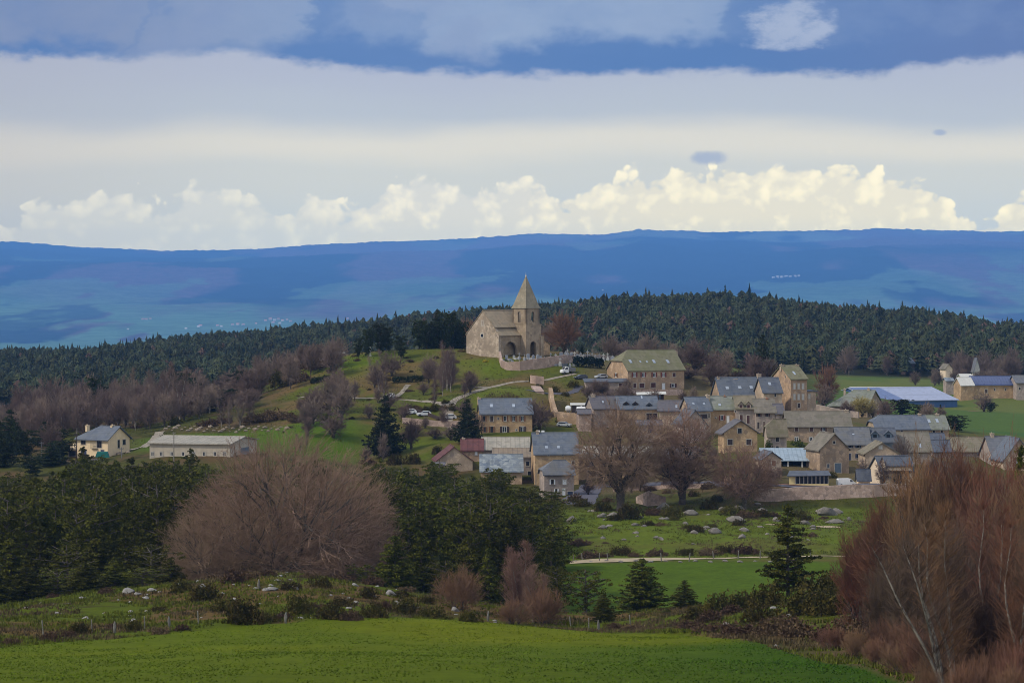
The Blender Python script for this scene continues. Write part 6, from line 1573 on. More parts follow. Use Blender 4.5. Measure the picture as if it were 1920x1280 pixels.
# belt of bare trees on the left slope
belt = [mb1, mb2, bare_tree('bare_tree', 12, 2.4, 2.5, 420, 5, 1.0, .03, 91, M_twig_purple, M_birchbark, trunk_r=.13, ks=(5, 4, 4, 4), bottom=.6, trunk_lv=1, tw_r=.02),
        bare_tree('bare_tree', 12, 2.8, 2.0, 420, 5, 1.0, .03, 92, M_twig_purple, M_bark, trunk_r=.15, ks=(5, 4, 4, 4), bottom=.6, trunk_lv=1, tw_r=.022)]
r_ = random.Random(4); nb = 0; pl = []
while nb < 215:
    u = r_.uniform(-60, 610); d = r_.uniform(612, 735)
    if u > 330 and d < 618: continue
    if u > 480 and (d < 640 or d > 700): continue
    x = (u - 960) / F * d
    if any((x - a) ** 2 + (d - b) ** 2 < 9 for a, b in pl): continue
    vt = np.interp(u, [-60, 0, 60, 160, 330, 450, 520, 610], [752, 742, 712, 705, 686, 690, 696, 705]) + (735 - d) * .40 + r_.uniform(-8, 16)
    g = gz(x, d); hgt = -(vt - VH) / F * d - g
    if hgt < 2.5 or hgt > 19: continue
    pl.append((x, d)); k = r_.choice((0, 1, 2, 2, 3, 3)); H0_ = (10, 11, 12, 12)[k]; s = hgt / H0_; sw = max(.7, min(1.3, s)) * r_.uniform(.85, 1.15)
    o = put(belt[k], (x, d, g), r_.uniform(0, 6.28), (sw, sw, s)); tag(o, 'purplish-brown leafless tree of the wood on the left slope', 'bare tree', 'bare trees on the left slope'); nb += 1
# brown band behind village towards the forest
nb = 0
while nb < 34:
    u = r_.choice((r_.uniform(1060, 1420), r_.uniform(1560, 1930), r_.uniform(1790, 1930))); d = r_.uniform(860, 990) if u < 1500 else r_.uniform(985, 1040)
    x = (u - 960) / F * d; k = r_.choice((0, 1, 3)); s = r_.uniform(.6, 1.0)
    o = put(belt[k], (x, d, gz(x, d)), r_.uniform(0, 6.28), (s * 1.2, s * 1.2, s)); tag(o, 'reddish-brown leafless tree at the foot of the dark wood', 'bare tree', 'bare trees at the foot of the dark wood'); nb += 1
# birches on the hill with pale stems
bh = birch('birch_tree', 11, 2.2, 150, 4, .8, .022, 95, M_twig_purple, leaders=2, tr=.13)
for i, (u, vt, d, sw) in enumerate([(312, 682, 640, 1.1), (338, 692, 622, 1.1), (700, 668, 632, .8), (710, 680, 628, .8), (720, 690, 618, .8), (718, 655, 640, .8), (638, 690, 618, 1.0), (648, 705, 602, 1.0), (838, 640, 622, .9), (845, 655, 618, .8), (830, 672, 612, .7), (815, 700, 600, .6), (575, 800, 568, .5), (562, 812, 560, .5), (430, 745, 596, .8), (450, 748, 598, .8), (415, 750, 598, .7), (470, 752, 600, .7), (240, 690, 660, 1.0), (100, 712, 660, 1.0), (160, 790, 590, .8)]):
    o = tree_px(bh, 11, u, 0, vt, d, sw); reg(o, u, 'pale-stemmed birch', 'birch tree', 'on the slopes left of the church', 'birches left of the church')
# foreground birches and shrubs between the woods
bf = birch('birch_tree', 9, 2.4, 420, 5, .6, .012, 96, M_twig_dk, leaders=3, tr=.10)
for (u, vt, d, sw, lb) in [(968, 1015, 288, .95, 'pale birch clump in front of the centre wood'), (1000, 1060, 284, .8, 'second pale birch clump, right of the first, before the centre wood')]:
    o = tree_px(bf, 9, u, 0, vt, d, sw); tag(o, lb, 'birch tree')
rs_ = bare_tree('bare_shrub', 5.5, 3.0, .1, 800, 5, .7, .012, 97, M_twig_orange, M_bark, trunk_r=.06, fork=.2, ks=(12, 5, 4), bottom=.5, stems=3, up=.7, trunk_lv=0, tw_r=.010, lob=.25)
for (u, vt, d, sw, lb) in [(862, 1062, 288, .95, 'rust-brown leafless shrub with many stems in front of the centre wood'), (1020, 1095, 282, .7, 'rusty leafless shrub at the foot of the birch clumps'), (965, 1120, 280, .6, 'low rusty leafless shrub between fence and birches')]:
    o = tree_px(rs_, 5.5, u, 0, vt, d, sw); tag(o, lb, 'bare shrub')
for k, (u, vt, d, sw) in enumerate([(1640, 1190, 186, .40), (1690, 1200, 172, .45), (1725, 1170, 168, .5), (1760, 1210, 158, .45), (1800, 1180, 160, .5), (1840, 1215, 150, .45), (1880, 1190, 152, .5), (1920, 1200, 146, .5), (1600, 1175, 205, .4), (1700, 1150, 190, .45), (1815, 1235, 143, .4), (1900, 1240, 140, .4), (1745, 1248, 146, .3), (1560, 1170, 215, .4), (1655, 1150, 205, .4)]):
    o = tree_px(rs_, 5.5, u, 0, vt, d, sw); o.name = 'bare_shrub'; reg(o, u, 'low brown leafless shrub', 'bare shrub', 'at the foot of the right thicket', 'low shrubs at the foot of the right thicket')
# red-brown thicket of birches and willows on the right, near
fr1 = birch('birch_tree', 15, 2.6, 330, 5, .8, .014, 101, M_twig_red, leaders=3, tr=.13)
fr2 = birch('birch_tree', 15, 2.8, 300, 5, .8, .014, 102, M_twig_red, leaders=2, tr=.13, lean=-.10)
fr3 = bare_tree('bare_tree', 13, 4.6, .3, 3000, 5, .9, .014, 103, M_twig_red, M_bark, trunk_r=.16, fork=.6, ks=(10, 5, 5, 4, 4), up=.55, bottom=.45, lob=.16, stems=1, trunk_lv=1, tw_r=.013, power=.55)
fr4 = bare_tree('bare_tree', 13, 4.2, .2, 2600, 5, .9, .014, 104, M_twig_red, M_bark, trunk_r=.14, fork=.5, ks=(12, 5, 5, 4), up=.75, bottom=.5, lob=.20, stems=3, trunk_lv=1, tw_r=.013, power=.55)
fr5 = bare_tree('bare_tree', 13, 4.4, .2, 2600, 5, .9, .013, 105, M_twig_shaded, M_bark, trunk_r=.13, fork=.5, ks=(12, 5, 5, 4), up=.7, bottom=.5, lob=.20, stems=2, trunk_lv=1, tw_r=.012, power=.55)
fr6 = birch('birch_tree', 12, 2.6, 150, 5, .8, .012, 106, M_twig_shaded, leaders=3, tr=.12, lean=-.24)
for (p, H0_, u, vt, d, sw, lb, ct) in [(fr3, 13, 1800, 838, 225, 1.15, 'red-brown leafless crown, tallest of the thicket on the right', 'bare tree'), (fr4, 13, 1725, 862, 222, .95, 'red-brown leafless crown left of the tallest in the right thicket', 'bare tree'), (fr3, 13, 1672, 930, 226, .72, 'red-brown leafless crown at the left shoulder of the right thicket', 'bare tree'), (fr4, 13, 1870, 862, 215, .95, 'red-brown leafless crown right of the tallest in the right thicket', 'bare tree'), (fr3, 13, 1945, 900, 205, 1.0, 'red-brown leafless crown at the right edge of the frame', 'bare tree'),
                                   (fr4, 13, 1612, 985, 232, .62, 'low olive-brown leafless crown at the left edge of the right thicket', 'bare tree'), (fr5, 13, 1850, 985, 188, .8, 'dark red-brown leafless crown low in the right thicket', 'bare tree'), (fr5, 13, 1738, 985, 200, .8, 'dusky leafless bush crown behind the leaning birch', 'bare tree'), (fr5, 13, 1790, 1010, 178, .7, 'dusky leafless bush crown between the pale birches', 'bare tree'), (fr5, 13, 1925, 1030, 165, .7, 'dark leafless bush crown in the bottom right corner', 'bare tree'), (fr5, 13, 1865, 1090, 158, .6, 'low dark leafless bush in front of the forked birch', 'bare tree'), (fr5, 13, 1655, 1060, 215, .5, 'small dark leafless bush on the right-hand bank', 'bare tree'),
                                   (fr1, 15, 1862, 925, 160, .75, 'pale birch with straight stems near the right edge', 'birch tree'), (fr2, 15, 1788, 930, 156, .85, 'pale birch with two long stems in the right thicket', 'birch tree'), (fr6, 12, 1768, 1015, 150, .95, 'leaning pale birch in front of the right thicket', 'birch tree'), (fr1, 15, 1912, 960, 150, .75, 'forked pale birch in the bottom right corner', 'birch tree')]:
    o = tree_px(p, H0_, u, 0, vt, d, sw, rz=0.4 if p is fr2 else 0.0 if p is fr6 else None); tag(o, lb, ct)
o = tree_px(yp[1], 8, 1912, 0, 845, 235, 1.2); tag(o, 'dark green pine behind the red thicket at the right edge', 'pine tree')

# ------------------------------------------------------------------ bushes
BG = [bush('broom_bush', 1.5, 1.5, 1, M_broom), bush('broom_bush', 1.6, 1.3, 2, M_broom), bush('broom_bush', 1.3, 1.6, 3, M_broom)]
BH = [bush('heather_bush', 1.5, .9, 4, M_heath), bush('heather_bush', 1.4, 1.1, 5, M_heath)]
def bushes(lst, dmn, dmx, kinds, desc, cat, cluster, group, sc_=1.0):
    for (u, v, wpx) in lst:
        p = place(u, v, dmn, dmx); w_ = wpx / F * p.y / 3.0 * sc_; k = kinds[_rr.randrange(len(kinds))]
        s = max(.25, w_); o = put(k, (p.x, p.y, p.z - .1), _rr.uniform(0, 6.28), (s, s * .9, s * _rr.uniform(.75, 1.1)))
        reg(o, u, desc, cat, cluster, group)
bushes([(150, 1186, 70), (250, 1182, 60), (385, 1125, 100), (420, 1145, 70), (455, 1168, 110), (560, 1150, 90), (500, 1165, 60), (620, 1160, 90), (700, 1158, 80), (760, 1150, 90), (810, 1160, 80), (880, 1165, 70), (640, 1135, 60), (690, 1120, 60), (300, 1145, 50), (340, 1110, 70), (545, 1105, 50), (600, 1100, 60), (750, 1118, 60), (800, 1130, 50)], 225, 330, BG, 'olive broom bush', 'bush', 'on the rocky knoll', 'broom bushes on the knoll', .8)
bushes([(20, 1205, 60), (95, 1200, 70), (130, 1192, 50), (215, 1180, 50), (300, 1185, 60), (340, 1180, 50), (440, 1090, 80), (470, 1082, 60), (530, 1160, 60), (590, 1140, 60), (660, 1162, 70), (720, 1140, 50), (100, 1118, 40), (200, 1112, 50), (400, 1085, 50), (500, 1078, 50), (580, 1082, 50), (640, 1085, 60), (700, 1090, 60), (760, 1095, 50)], 225, 330, BH, 'rusty heather bush', 'bush', 'on the rocky knoll', 'heather bushes on the knoll', .8)
bushes([(1105, 1045, 50), (1135, 1043, 30), (1165, 1040, 40), (1190, 1043, 30), (1230, 1042, 45), (1285, 1040, 40), (1330, 1040, 50), (1360, 1036, 40), (1395, 1038, 55), (1080, 1022, 40), (1520, 1000, 30)], 380, 430, [BH[0], BG[1]], 'dark brown scrub bush', 'bush', 'along the sandy track', 'bushes along the track')
bushes([(1180, 972, 60), (1230, 965, 55), (1258, 968, 50), (1215, 985, 30), (1240, 985, 30), (1370, 965, 50), (1400, 970, 45), (1425, 968, 40), (1385, 985, 30), (1290, 990, 26), (1305, 997, 34), (1500, 968, 40), (1265, 975, 25), (1150, 975, 30), (1335, 988, 22), (1155, 993, 12), (1135, 1018, 18), (1090, 1020, 40), (1510, 975, 30), (1170, 955, 30), (1330, 955, 40), (1290, 958, 30), (1450, 968, 30), (1090, 948, 40), (1130, 958, 40), (1545, 972, 20)], 420, 486, [BH[0], BG[0], BG[1]], 'low olive scrub bush', 'bush', 'in the boulder meadow', 'bushes in the boulder meadow')
bushes([(1310, 1160, 70), (1350, 1150, 80), (1400, 1140, 90), (1440, 1135, 80), (1540, 1115, 100), (1575, 1105, 90), (1620, 1135, 120), (1560, 1150, 100), (1500, 1150, 100), (1660, 1150, 100), (1420, 1165, 70), (1700, 1160, 100)], 200, 300, BG, 'dark green broom bush', 'bush', 'on the right-hand bank', 'broom bushes on the right bank')
bushes([(1290, 1182, 70), (1340, 1185, 80), (1390, 1188, 90), (1330, 1165, 60), (1450, 1190, 90), (1500, 1192, 100), (1560, 1200, 100), (1620, 1205, 110), (1680, 1215, 110), (1740, 1225, 110), (1600, 1175, 90), (1660, 1185, 100), (1370, 1150, 60), (1480, 1170, 70), (1560, 1075, 60), (1620, 1090, 80), (1800, 1230, 120), (1520, 1130, 60), (1190, 1180, 50), (1230, 1182, 40), (1150, 1178, 40), (1700, 1235, 90), (1720, 1260, 80), (1760, 1262, 90), (1790, 1250, 90), (1830, 1265, 90)], 180, 300, BH, 'brown heather bush', 'bush', 'on the right-hand bank', 'heather bushes on the right bank')
bushes([(480, 790, 60), (510, 785, 60), (540, 784, 50), (420, 792, 40), (390, 798, 40), (330, 796, 30), (255, 802, 24), (270, 800, 30), (560, 790, 40), (600, 770, 50), (610, 790, 30), (600, 690, 50), (620, 680, 50), (585, 690, 50), (560, 715, 60), (530, 725, 60)], 570, 720, [BG[0], BH[0]], 'dark scrub bush', 'bush', 'on the far left slope', 'bushes on the left slope')
bushes([(645, 655, 10), (880, 705, 22), (818, 672, 14), (1008, 722, 8), (1014, 715, 9), (1012, 728, 18), (1060, 742, 20), (1040, 735, 24), (785, 770, 26), (835, 767, 26), (850, 769, 26), (815, 770, 26), (768, 770, 26), (800, 771, 26), (1120, 745, 30), (1160, 745, 30), (1100, 735, 26), (1075, 725, 30), (690, 875, 40), (740, 870, 40), (775, 872, 40), (820, 850, 30), (1180, 745, 30), (1030, 778, 22), (1050, 792, 26), (800, 690, 12)], 555, 680, [BH[1], BG[2]], 'small garden shrub', 'shrub', 'on the hill below the church', 'garden shrubs below the church')
bushes([(1080, 940, 40), (1050, 945, 30), (1140, 940, 30), (1220, 920, 30), (1330, 915, 40), (1300, 930, 30), (1250, 925, 20), (1345, 940, 30), (1560, 895, 24), (1515, 893, 20)], 485, 530, [BH[1], BG[2]], 'small verge shrub', 'shrub', 'along the village road', 'shrubs along the village road')
def one_bush(seed, R, Hh, mat_, u, v, dmn, dmx, label, cat='shrub', name='garden_shrub', sc_=(1, 1, 1)):
    b = bush(name, R, Hh, seed, mat_); p = place(u, v, dmn, dmx); b.location = (p.x, p.y, p.z - .1); b.scale = sc_; tag(b, label, cat)
one_bush(61, 4.0, 1.9, M_heath, 945, 750, 595, 612, 'long rounded dark brown hedge mound behind the farmhouse roof', 'hedge', 'rounded_hedge')
one_bush(62, 1.25, 1.4, M_laurel, 1497, 836, 552, 556, 'clipped round green shrub in front of the brown lauze house')
one_bush(63, .8, .8, M_flowers, 1061, 699, 630, 648, 'bright yellow flowering shrub below the churchyard wall')
one_bush(64, .7, .5, M_flowers, 910, 678, 640, 655, 'yellow flower patch in the grass left of the churchyard wall')
one_bush(65, .8, 2.3, M_laurel, 1441, 835, 545, 548, 'dark ivy clump between the two small gabled houses')
one_bush(66, .5, 1.4, M_hedge, 1015, 712, 615, 630, 'small dark cypress-like shrub right of the pink steps')
one_bush(67, .5, 1.4, M_hedge, 997, 713, 615, 630, 'small dark cypress-like shrub left of the pink steps')

r_ = random.Random(31)
for k in range(70):
    u = r_.uniform(540, 930); d = r_.uniform(575, 665); p = at(u, d); s = r_.uniform(.25, .75)
    if 612 < d < 632 and u > 830: continue
    kk = r_.randrange(3); o = put((BH + BG[:1])[kk], (p.x, p.y, p.z - .1), r_.uniform(0, 6.28), (s, s, s * .8)); o.name = 'heather_bush'; tag(o, 'low brown scrub bush dotting the grassy church hill', 'bush', 'scrub dotting the church hill')
# ------------------------------------------------------------------ rocks
RK = [rock('boulder', s, M_granite, f) for s, f in ((1, .62), (2, .7), (3, .5), (4, .62))]
RR = [rock('rubble_stone', s, M_rubble, f, .4, 2) for s, f in ((11, .6), (12, .7))]
RW = [rock('boulder', s, M_granite_w, f) for s, f in ((5, .6), (6, .5), (7, .7))]
def rocks(lst, dmn, dmx, kinds, desc, cluster, group):
    for (u, v, wpx, asp) in lst:
        p = place(u, v, dmn, dmx); s = wpx / F * p.y / 2.4; k = kinds[_rr.randrange(len(kinds))]
        o = put(k, (p.x, p.y, p.z + s * asp * .22), _rr.uniform(-.5, .5), (s, s * .8, s * asp / .62)); tag(o, '%s %s' % (desc, cluster), 'rock', group) if len(lst) > 29 else reg(o, u, desc, 'rock', cluster, group)
rocks([(1072, 978, 26, .9), (1128, 970, 24, .7), (1130, 990, 22, .6), (1192, 985, 22, .6), (1208, 987, 14, .6), (1240, 1010, 10, .5), (1296, 965, 38, .6), (1302, 1000, 20, .7), (1325, 990, 20, .5), (1341, 1000, 34, .75), (1380, 978, 48, .5), (1395, 995, 26, .55), (1392, 1008, 22, .7), (1456, 977, 20, .9), (1430, 958, 26, .5), (1510, 982, 26, .7), (1524, 988, 16, .6), (1550, 965, 50, .75), (1568, 962, 34, .6), (1568, 980, 40, .4), (1356, 958, 24, .9), (1384, 955, 30, .7), (1244, 955, 34, .8), (1230, 1008, 16, .5), (1300, 1020, 12, .5), (1170, 1012, 14, .5), (1150, 968, 34, .5), (1200, 970, 20, .4), (1480, 962, 22, .5), (1420, 945, 18, .4), (1592, 975, 12, 1.2)], 420, 488, RK, 'grey lichened boulder', 'in the meadow below the village', 'boulders in the meadow')
rocks([(240, 1112, 34, .8), (258, 1115, 22, .6), (285, 1108, 30, .4), (153, 1122, 22, .5), (50, 1140, 16, .4), (300, 1110, 16, .4), (380, 1100, 20, .6), (428, 1088, 14, .7), (440, 1096, 14, .4), (510, 1106, 34, .5), (486, 1102, 8, 1.4), (440, 1125, 16, .6), (488, 1132, 14, .3), (520, 1088, 18, .4), (545, 1087, 14, .4), (665, 1098, 18, .6), (620, 1116, 12, .6), (655, 1122, 14, .7), (667, 1130, 16, .7), (700, 1118, 18, .5), (732, 1116, 30, .7), (755, 1135, 30, .5), (775, 1140, 26, .5), (853, 1145, 20, .8), (855, 1152, 12, .4), (712, 1088, 10, .5), (222, 1125, 10, .5), (108, 1150, 18, .4), (935, 1152, 16, .4)], 240, 330, RW, 'pale boulder', 'on the rocky knoll', 'pale boulders on the knoll')
rocks([(1421, 1178, 18, .8), (1456, 1212, 12, 1.0), (1345, 1180, 20, .5), (1362, 1170, 20, .5), (1537, 1198, 14, .8), (1480, 1155, 22, .6), (1450, 1140, 20, .5)], 200, 285, RW, 'pale stone block', 'on the scrubby right bank', 'pale stones on the right bank')
rocks([(u, 806 - abs(u - 440) * .03 + (k * 3 % 5) * 2.2 - 4, 6 + (k * 5 % 7) * 1.6, .6) for k, u in enumerate(range(305, 545, 6))] + [(590, 790, 22, .6), (605, 793, 18, .6), (225, 872, 20, .5), (240, 868, 16, .5)], 560, 640, RR, 'tan rubble stone', 'in the heap behind the block barn', 'rubble stones behind the block barn')
rocks([(1080 + 28 * k, 1052 + (k % 2) * 1.5, 11 + (k * 7) % 6, .5) for k in range(16)], 385, 408, RK[:2] + RW[:1], 'small grey stone', 'along the edge of the sandy track', 'stones along the track')

scatter_rocks(60, 20, 960, 258, 312, RW, .12, .45, 'small pale rock scattered in the rough grass of the knoll', 'small rocks scattered on the knoll', 3)
scatter_rocks(40, 1070, 1600, 425, 478, RK, .2, .7, 'small grey rock scattered in the boulder meadow', 'small rocks scattered in the meadow', 4)
# bare shrubs and small trees between the houses and over the hill
r_ = random.Random(21)
for (u0, u1, d0, d1, n, s0, s1, lb) in [(1090, 1420, 640, 700, 16, .35, .7, 'leafless shrub tree behind the upper houses'), (1090, 1340, 500, 530, 10, .25, .45, 'leafless shrub on the village green'), (1490, 1780, 625, 660, 9, .3, .55, 'leafless shrub tree behind the farmhouses on the right'),
                                        (560, 900, 560, 640, 30, .25, .6, 'leafless shrub tree on the slope left of the farmhouse'), (1095, 1300, 606, 624, 12, .25, .4, 'leafless shrub in the gardens under the red-shuttered house'), (1560, 1800, 500, 520, 10, .3, .5, 'leafless shrub beside the white rendered house'),
                                        (440, 640, 640, 700, 26, .4, .75, 'leafless tree along the left crest of the hill'), (1715, 1900, 925, 948, 18, .35, .6, 'leafless shrub hiding the foot of the cottages at the forest edge'), (1420, 1540, 505, 516, 8, .15, .3, 'leafless shrub along the verge by the open shed')]:
    for k in range(n):
        u = r_.uniform(u0, u1); d = r_.uniform(d0, d1); x = (u - 960) / F * d; s = r_.uniform(s0, s1); t = belt[r_.choice((0, 1, 3, 0))]
        o = put(t, (x, d, gz(x, d)), r_.uniform(0, 6.28), (s * 1.2, s * 1.2, s)); o.name = 'bare_shrub'; tag(o, lb, 'bare shrub', lb.replace('leafless shrub tree', 'shrub trees').replace('leafless shrub', 'shrubs').replace('leafless tree', 'trees'))
# ------------------------------------------------------------------ fence posts and poles
def post_proto(h=1.2, r=.07):
    mb = MB(); mb.cyl((0, 0, -.3), (.02, 0, h), r, r * .8, 7); mb.cyl((.02, 0, h), (.025, 0, h + .05), r * .8, r * .4, 7); return mb.build('fence_post', M_post)
pp = post_proto(); ps = None
sp_p = rock('stone_post', 9, M_gravestone_old, 1.0, .2, 2)
for (u, v) in [(81, 1190), (172, 1186), (271, 1180), (372, 1168), (1070, 1176), (968, 1164), (1104, 1180), (1182, 1178), (1018, 1170)]:
    p = place(u, v, 225, 290); o = put(pp, p, _rr.uniform(0, 6), (1, 1, _rr.uniform(.85, 1.1))); o.rotation_euler = (jit(.06), jit(.12), 0); reg(o, u, 'thin wooden fence post', 'fence post', 'along the top of the green field', 'wooden posts along the green field')
for (u, v) in [(215, 1186), (317, 1176), (536, 1168), (915, 1164), (1122, 1182), (485, 1104)]:
    p = place(u, v, 225, 300); o = put(sp_p, (p.x, p.y, p.z + .5), _rr.uniform(0, 6), (.17, .15, .62)); reg(o, u, 'upright rough stone post', 'stone post', 'at the edge of the green field', 'stone posts along the green field')
for (u, v) in [(1075, 1052), (1092, 1050), (1124, 1052), (1140, 1052), (1240, 1052), (1292, 1052), (1384, 1047), (1338, 1048), (1425, 1047), (1520, 1045)]:
    p = place(u, v, 385, 410); o = put(pp, p, 0, (1.3, 1.3, .95)); o.rotation_euler = (jit(.1), jit(.25), 0); reg(o, u, 'weathered fence post', 'fence post', 'beside the sandy track', 'posts beside the track')
def pole(u, vb, vt, d, label, name='utility_pole', m=None, r=.11):
    x = (u - 960) / F * d; g = gz(x, d); mb = MB(); top = -(vt - VH) / F * d - g; mb.cyl((0, 0, -.3), (0, 0, top), r, r * .7, 8); mb.box(-.4, .4, -.05, .05, top - .35, top - .25); mb.cyl((-.3, 0, top - .25), (-.3, 0, top - .1), .05, .05, 6); mb.cyl((.3, 0, top - .25), (.3, 0, top - .1), .05, .05, 6)
    o = mb.build(name, m or M_post); o.location = (x, d, g); tag(o, label, 'pole')
pole(143, 880, 812, 556, 'dark utility pole at the left corner of the cream house', m=M_dwood)
pole(326, 866, 809, 522, 'tall wooden utility pole in front of the block barn')
pole(78, 858, 828, 570, 'short grey pole in the grass left of the cream house', m=M_metal, r=.07)
pole(228, 862, 838, 548, 'short blue-grey post right of the cream house', m=M_metal, r=.09)
pole(1695, 660, 652, 0.1, None) if False else None
def street_lamp(u, d, vt, label):
    x = (u - 960) / F * d; g = gz(x, d); top = -(vt - VH) / F * d - g; root = empty('street_lamp', (x, d, g)); tag(root, label, 'street lamp')
    mb = MB(); mb.cyl((0, 0, -.3), (0, 0, top), .07, .05, 8); mb.cyl((0, 0, top), (.5, 0, top + .1), .04, .03, 6); mb.build('pole', M_metal, root)
    mb = MB(); mb.box(.35, .8, -.1, .1, top + .03, top + .13); mb.build('lamp_head', M_lampglass, root)
street_lamp(1005, 520, 888, 'thin street lamp beside the dark barn doorway'); street_lamp(1089, 650, 705, 'thin street lamp at the left end of the dark hedge')
mb = MB(); mb.cyl((0, 0, -.2), (0, 0, 2.2), .12, .09, 8); mb.box(-.5, .5, -.08, .08, 1.5, 1.7); mb.box(-.3, .3, -.3, .3, -.2, .3); wc = mb.build('wayside_cross', M_tomb2); p = at(694, 660); wc.location = p; tag(wc, 'pale stone wayside cross on the hill crest left of the church', 'cross')
mb = MB()
for x in (0, 1.4, 2.8): mb.box(x, x + .12, 0, .12, -.3, 1.1)
mb.box(0, 2.92, .0, .1, .95, 1.1); mb.box(0, 2.92, 0, .1, .45, .55); lk = mb.build('lookout_railing', M_offwhite); lk.location = at(625, 672); lk.scale = (1, 1, 1.4); tag(lk, 'small white railing on the hilltop at the far left of the crest', 'railing')
mb = MB(); mb.box(-7, 7, -.3, .3, -.6, .25); tw_ = mb.build('stone_wall', M_stone_p); tw_.location = at(622, 671) + Vector((-2, .5, .1)); tag(tw_, 'low stone terrace wall under the white railing', 'wall')

# ------------------------------------------------------------------ churchyard
def tomb(kind, m):
    mb = MB()
    if kind == 0:      # slab with headstone
        mb.box(-.5, .5, -1.0, 1.0, -.3, .35); mb.prism([(-.45, .8, .35), (.45, .8, .35), (.45, .8, 1.1), (.25, .8, 1.32), (-.25, .8, 1.32), (-.45, .8, 1.1)], (0, .16, 0))
    elif kind == 1:    # plinth with cross
        mb.box(-.4, .4, -.4, .4, -.3, .6); mb.box(-.25, .25, -.25, .25, .6, .9); mb.box(-.07, .07, -.06, .06, .9, 2.0); mb.box(-.33, .33, -.055, .055, 1.5, 1.65)
    elif kind == 2:    # headstone with pediment
        mb.prism([(-.55, 0, -.3), (.55, 0, -.3), (.55, 0, 1.2), (0, 0, 1.6), (-.55, 0, 1.2)], (0, .25, 0)); mb.box(-.65, .65, -.1, .35, -.3, .15)
    else:              # low dark slab
        mb.box(-.6, .6, -1.1, 1.1, -.3, .5); mb.box(-.7, .7, -1.2, 1.2, .5, .6); mb.box(-.06, .06, .8, .9, .6, 1.3); mb.box(-.25, .25, .805, .895, 1.0, 1.1)
    return mb.build('tombstone', m)
TB = [(tomb(0, M_tomb), 'grey granite slab tomb with headstone'), (tomb(1, M_tomb2), 'pale stone cross on a plinth'), (tomb(2, M_tomb), 'grey pointed headstone'), (tomb(3, M_tomb3), 'dark polished slab tomb'), (tomb(1, M_tomb), 'grey stone cross on a plinth'), (tomb(0, M_tomb2), 'pale slab tomb with headstone')]
r_ = random.Random(8)
for row in range(6):
    d = 646 + row * 4.6; u0 = 948 + row * 8; u1 = 1082 + row * 14
    u = u0
    while u < u1:
        uu = u + r_.uniform(-3, 3); x = (uu - 960) / F * d; dd = d + r_.uniform(-.8, .8)
        inside = (935 < uu < 1052 and d > 651)
        if not inside or (uu > 1052):
            k = r_.choices(range(6), (4, 3, 3, 1.4, 3, 2))[0]; s = r_.uniform(.65, 1.0)
            o = put(TB[k][0], (x, dd, gz(x, dd)), r_.uniform(-.15, .15) + (.7 if uu < 1040 else 0), s); tag(o, TB[k][1] + ' in the crowded churchyard', 'tombstone', 'tombs in the churchyard: ' + TB[k][1])
        u += r_.uniform(7.5, 11)

# ------------------------------------------------------------------ vehicles
def vehicle(name, label, u, v, d, rz, prof, glass, Lh, Wd, mat_, cat='car', truckbed=None, wr=.32):
    """side profile (x, z) pairs along the length; front at -x"""
    root = empty(name, px(u, v, d), rz); tag(root, label, cat)
    mb = MB(); n = len(prof)
    def ring(y, ins): return [(x * (1 - ins * .02), y, z - (ins * .0)) for x, z in prof]
    half = Wd / 2; sh = max(z for x, z in prof) * .55
    secs = []
    for y in (-half, -half * .92, half * .92, half):
        k = abs(y) / half
        secs.append([(x * (.985 if k > .99 else 1), y * (1 - (.12 * max(0, (z - sh)) / max(.3, sh))) , z) for x, z in prof])
    for a, b in zip(secs[:-1], secs[1:]):
        for i in range(n): mb.poly([a[i], a[(i + 1) % n], b[(i + 1) % n], b[i]])
    mb.poly(secs[0]); mb.poly(secs[-1]); bd = mb.build('body', mat_, root); root.scale = (.70, .70, .70)
    for gl in glass:
        nm, pts = gl
        if nm == 'side':
            for sy in (-1, 1):
                g = MB(); g.prism([(x, sy * (half * (1 - .12 * max(0, z - sh) / max(.3, sh)) + .004), z) for x, z in pts], (0, sy * .012, 0)); g.build('side_window', M_glass, root)
        else:
            (xa, za), (xb, zb_) = pts; g = MB(); w1 = half * .82; q = Vector((za - zb_, 0, xb - xa)).normalized() * .02
            if q.z < 0: q = -q
            g.prism([(xa, -w1, za), (xa, w1, za), (xb, w1 * .93, zb_), (xb, -w1 * .93, zb_)], q + Vector((-.0, 0, 0))); g.build(nm, M_glass, root)
    xs = (-Lh * .31, Lh * .31)
    for x in xs:
        for sy in (-1, 1):
            m2 = MB(); m2.cyl((x, sy * (half - .2), wr), (x, sy * (half + .02), wr), wr, wr, 14); wh = m2.build('wheel', M_rubber, root)
            m3 = MB(); m3.cyl((x, sy * (half - .02), wr), (x, sy * (half + .03), wr), wr * .55, wr * .5, 10); m3.build('rim', M_metal, wh)
    for sy in (-1, 1):
        m4 = MB(); m4.box(-Lh / 2 - .02, -Lh / 2 + .08, sy * half * .7 - .15, sy * half * .7 + .15, .62, .78); m4.build('headlight', M_lampglass, root)
    if truckbed: m5 = MB(); m5.box(*truckbed); m5.build('cargo_bed', M_metal, root)
    return root
van = [(-2.4, .25), (2.3, .25), (2.4, .5), (2.38, 1.75), (2.2, 1.95), (-.6, 1.95), (-1.0, 1.9), (-1.75, 1.15), (-2.35, .95), (-2.45, .5)]
vehicle('delivery_van', 'white panel van parked right of the glazed shelter', 1587, 911, 501, math.radians(188), van, [('side', [(-1.55, 1.15), (-.75, 1.15), (-.75, 1.7), (-1.05, 1.7)]), ('windscreen', [(-1.75, 1.18), (-1.05, 1.86)])], 4.8, 1.85, M_white, 'van')
trk = [(-2.3, .3), (.0, .3), (.0, 2.1), (-.3, 2.25), (-1.0, 2.2), (-1.6, 1.35), (-2.3, 1.1)]
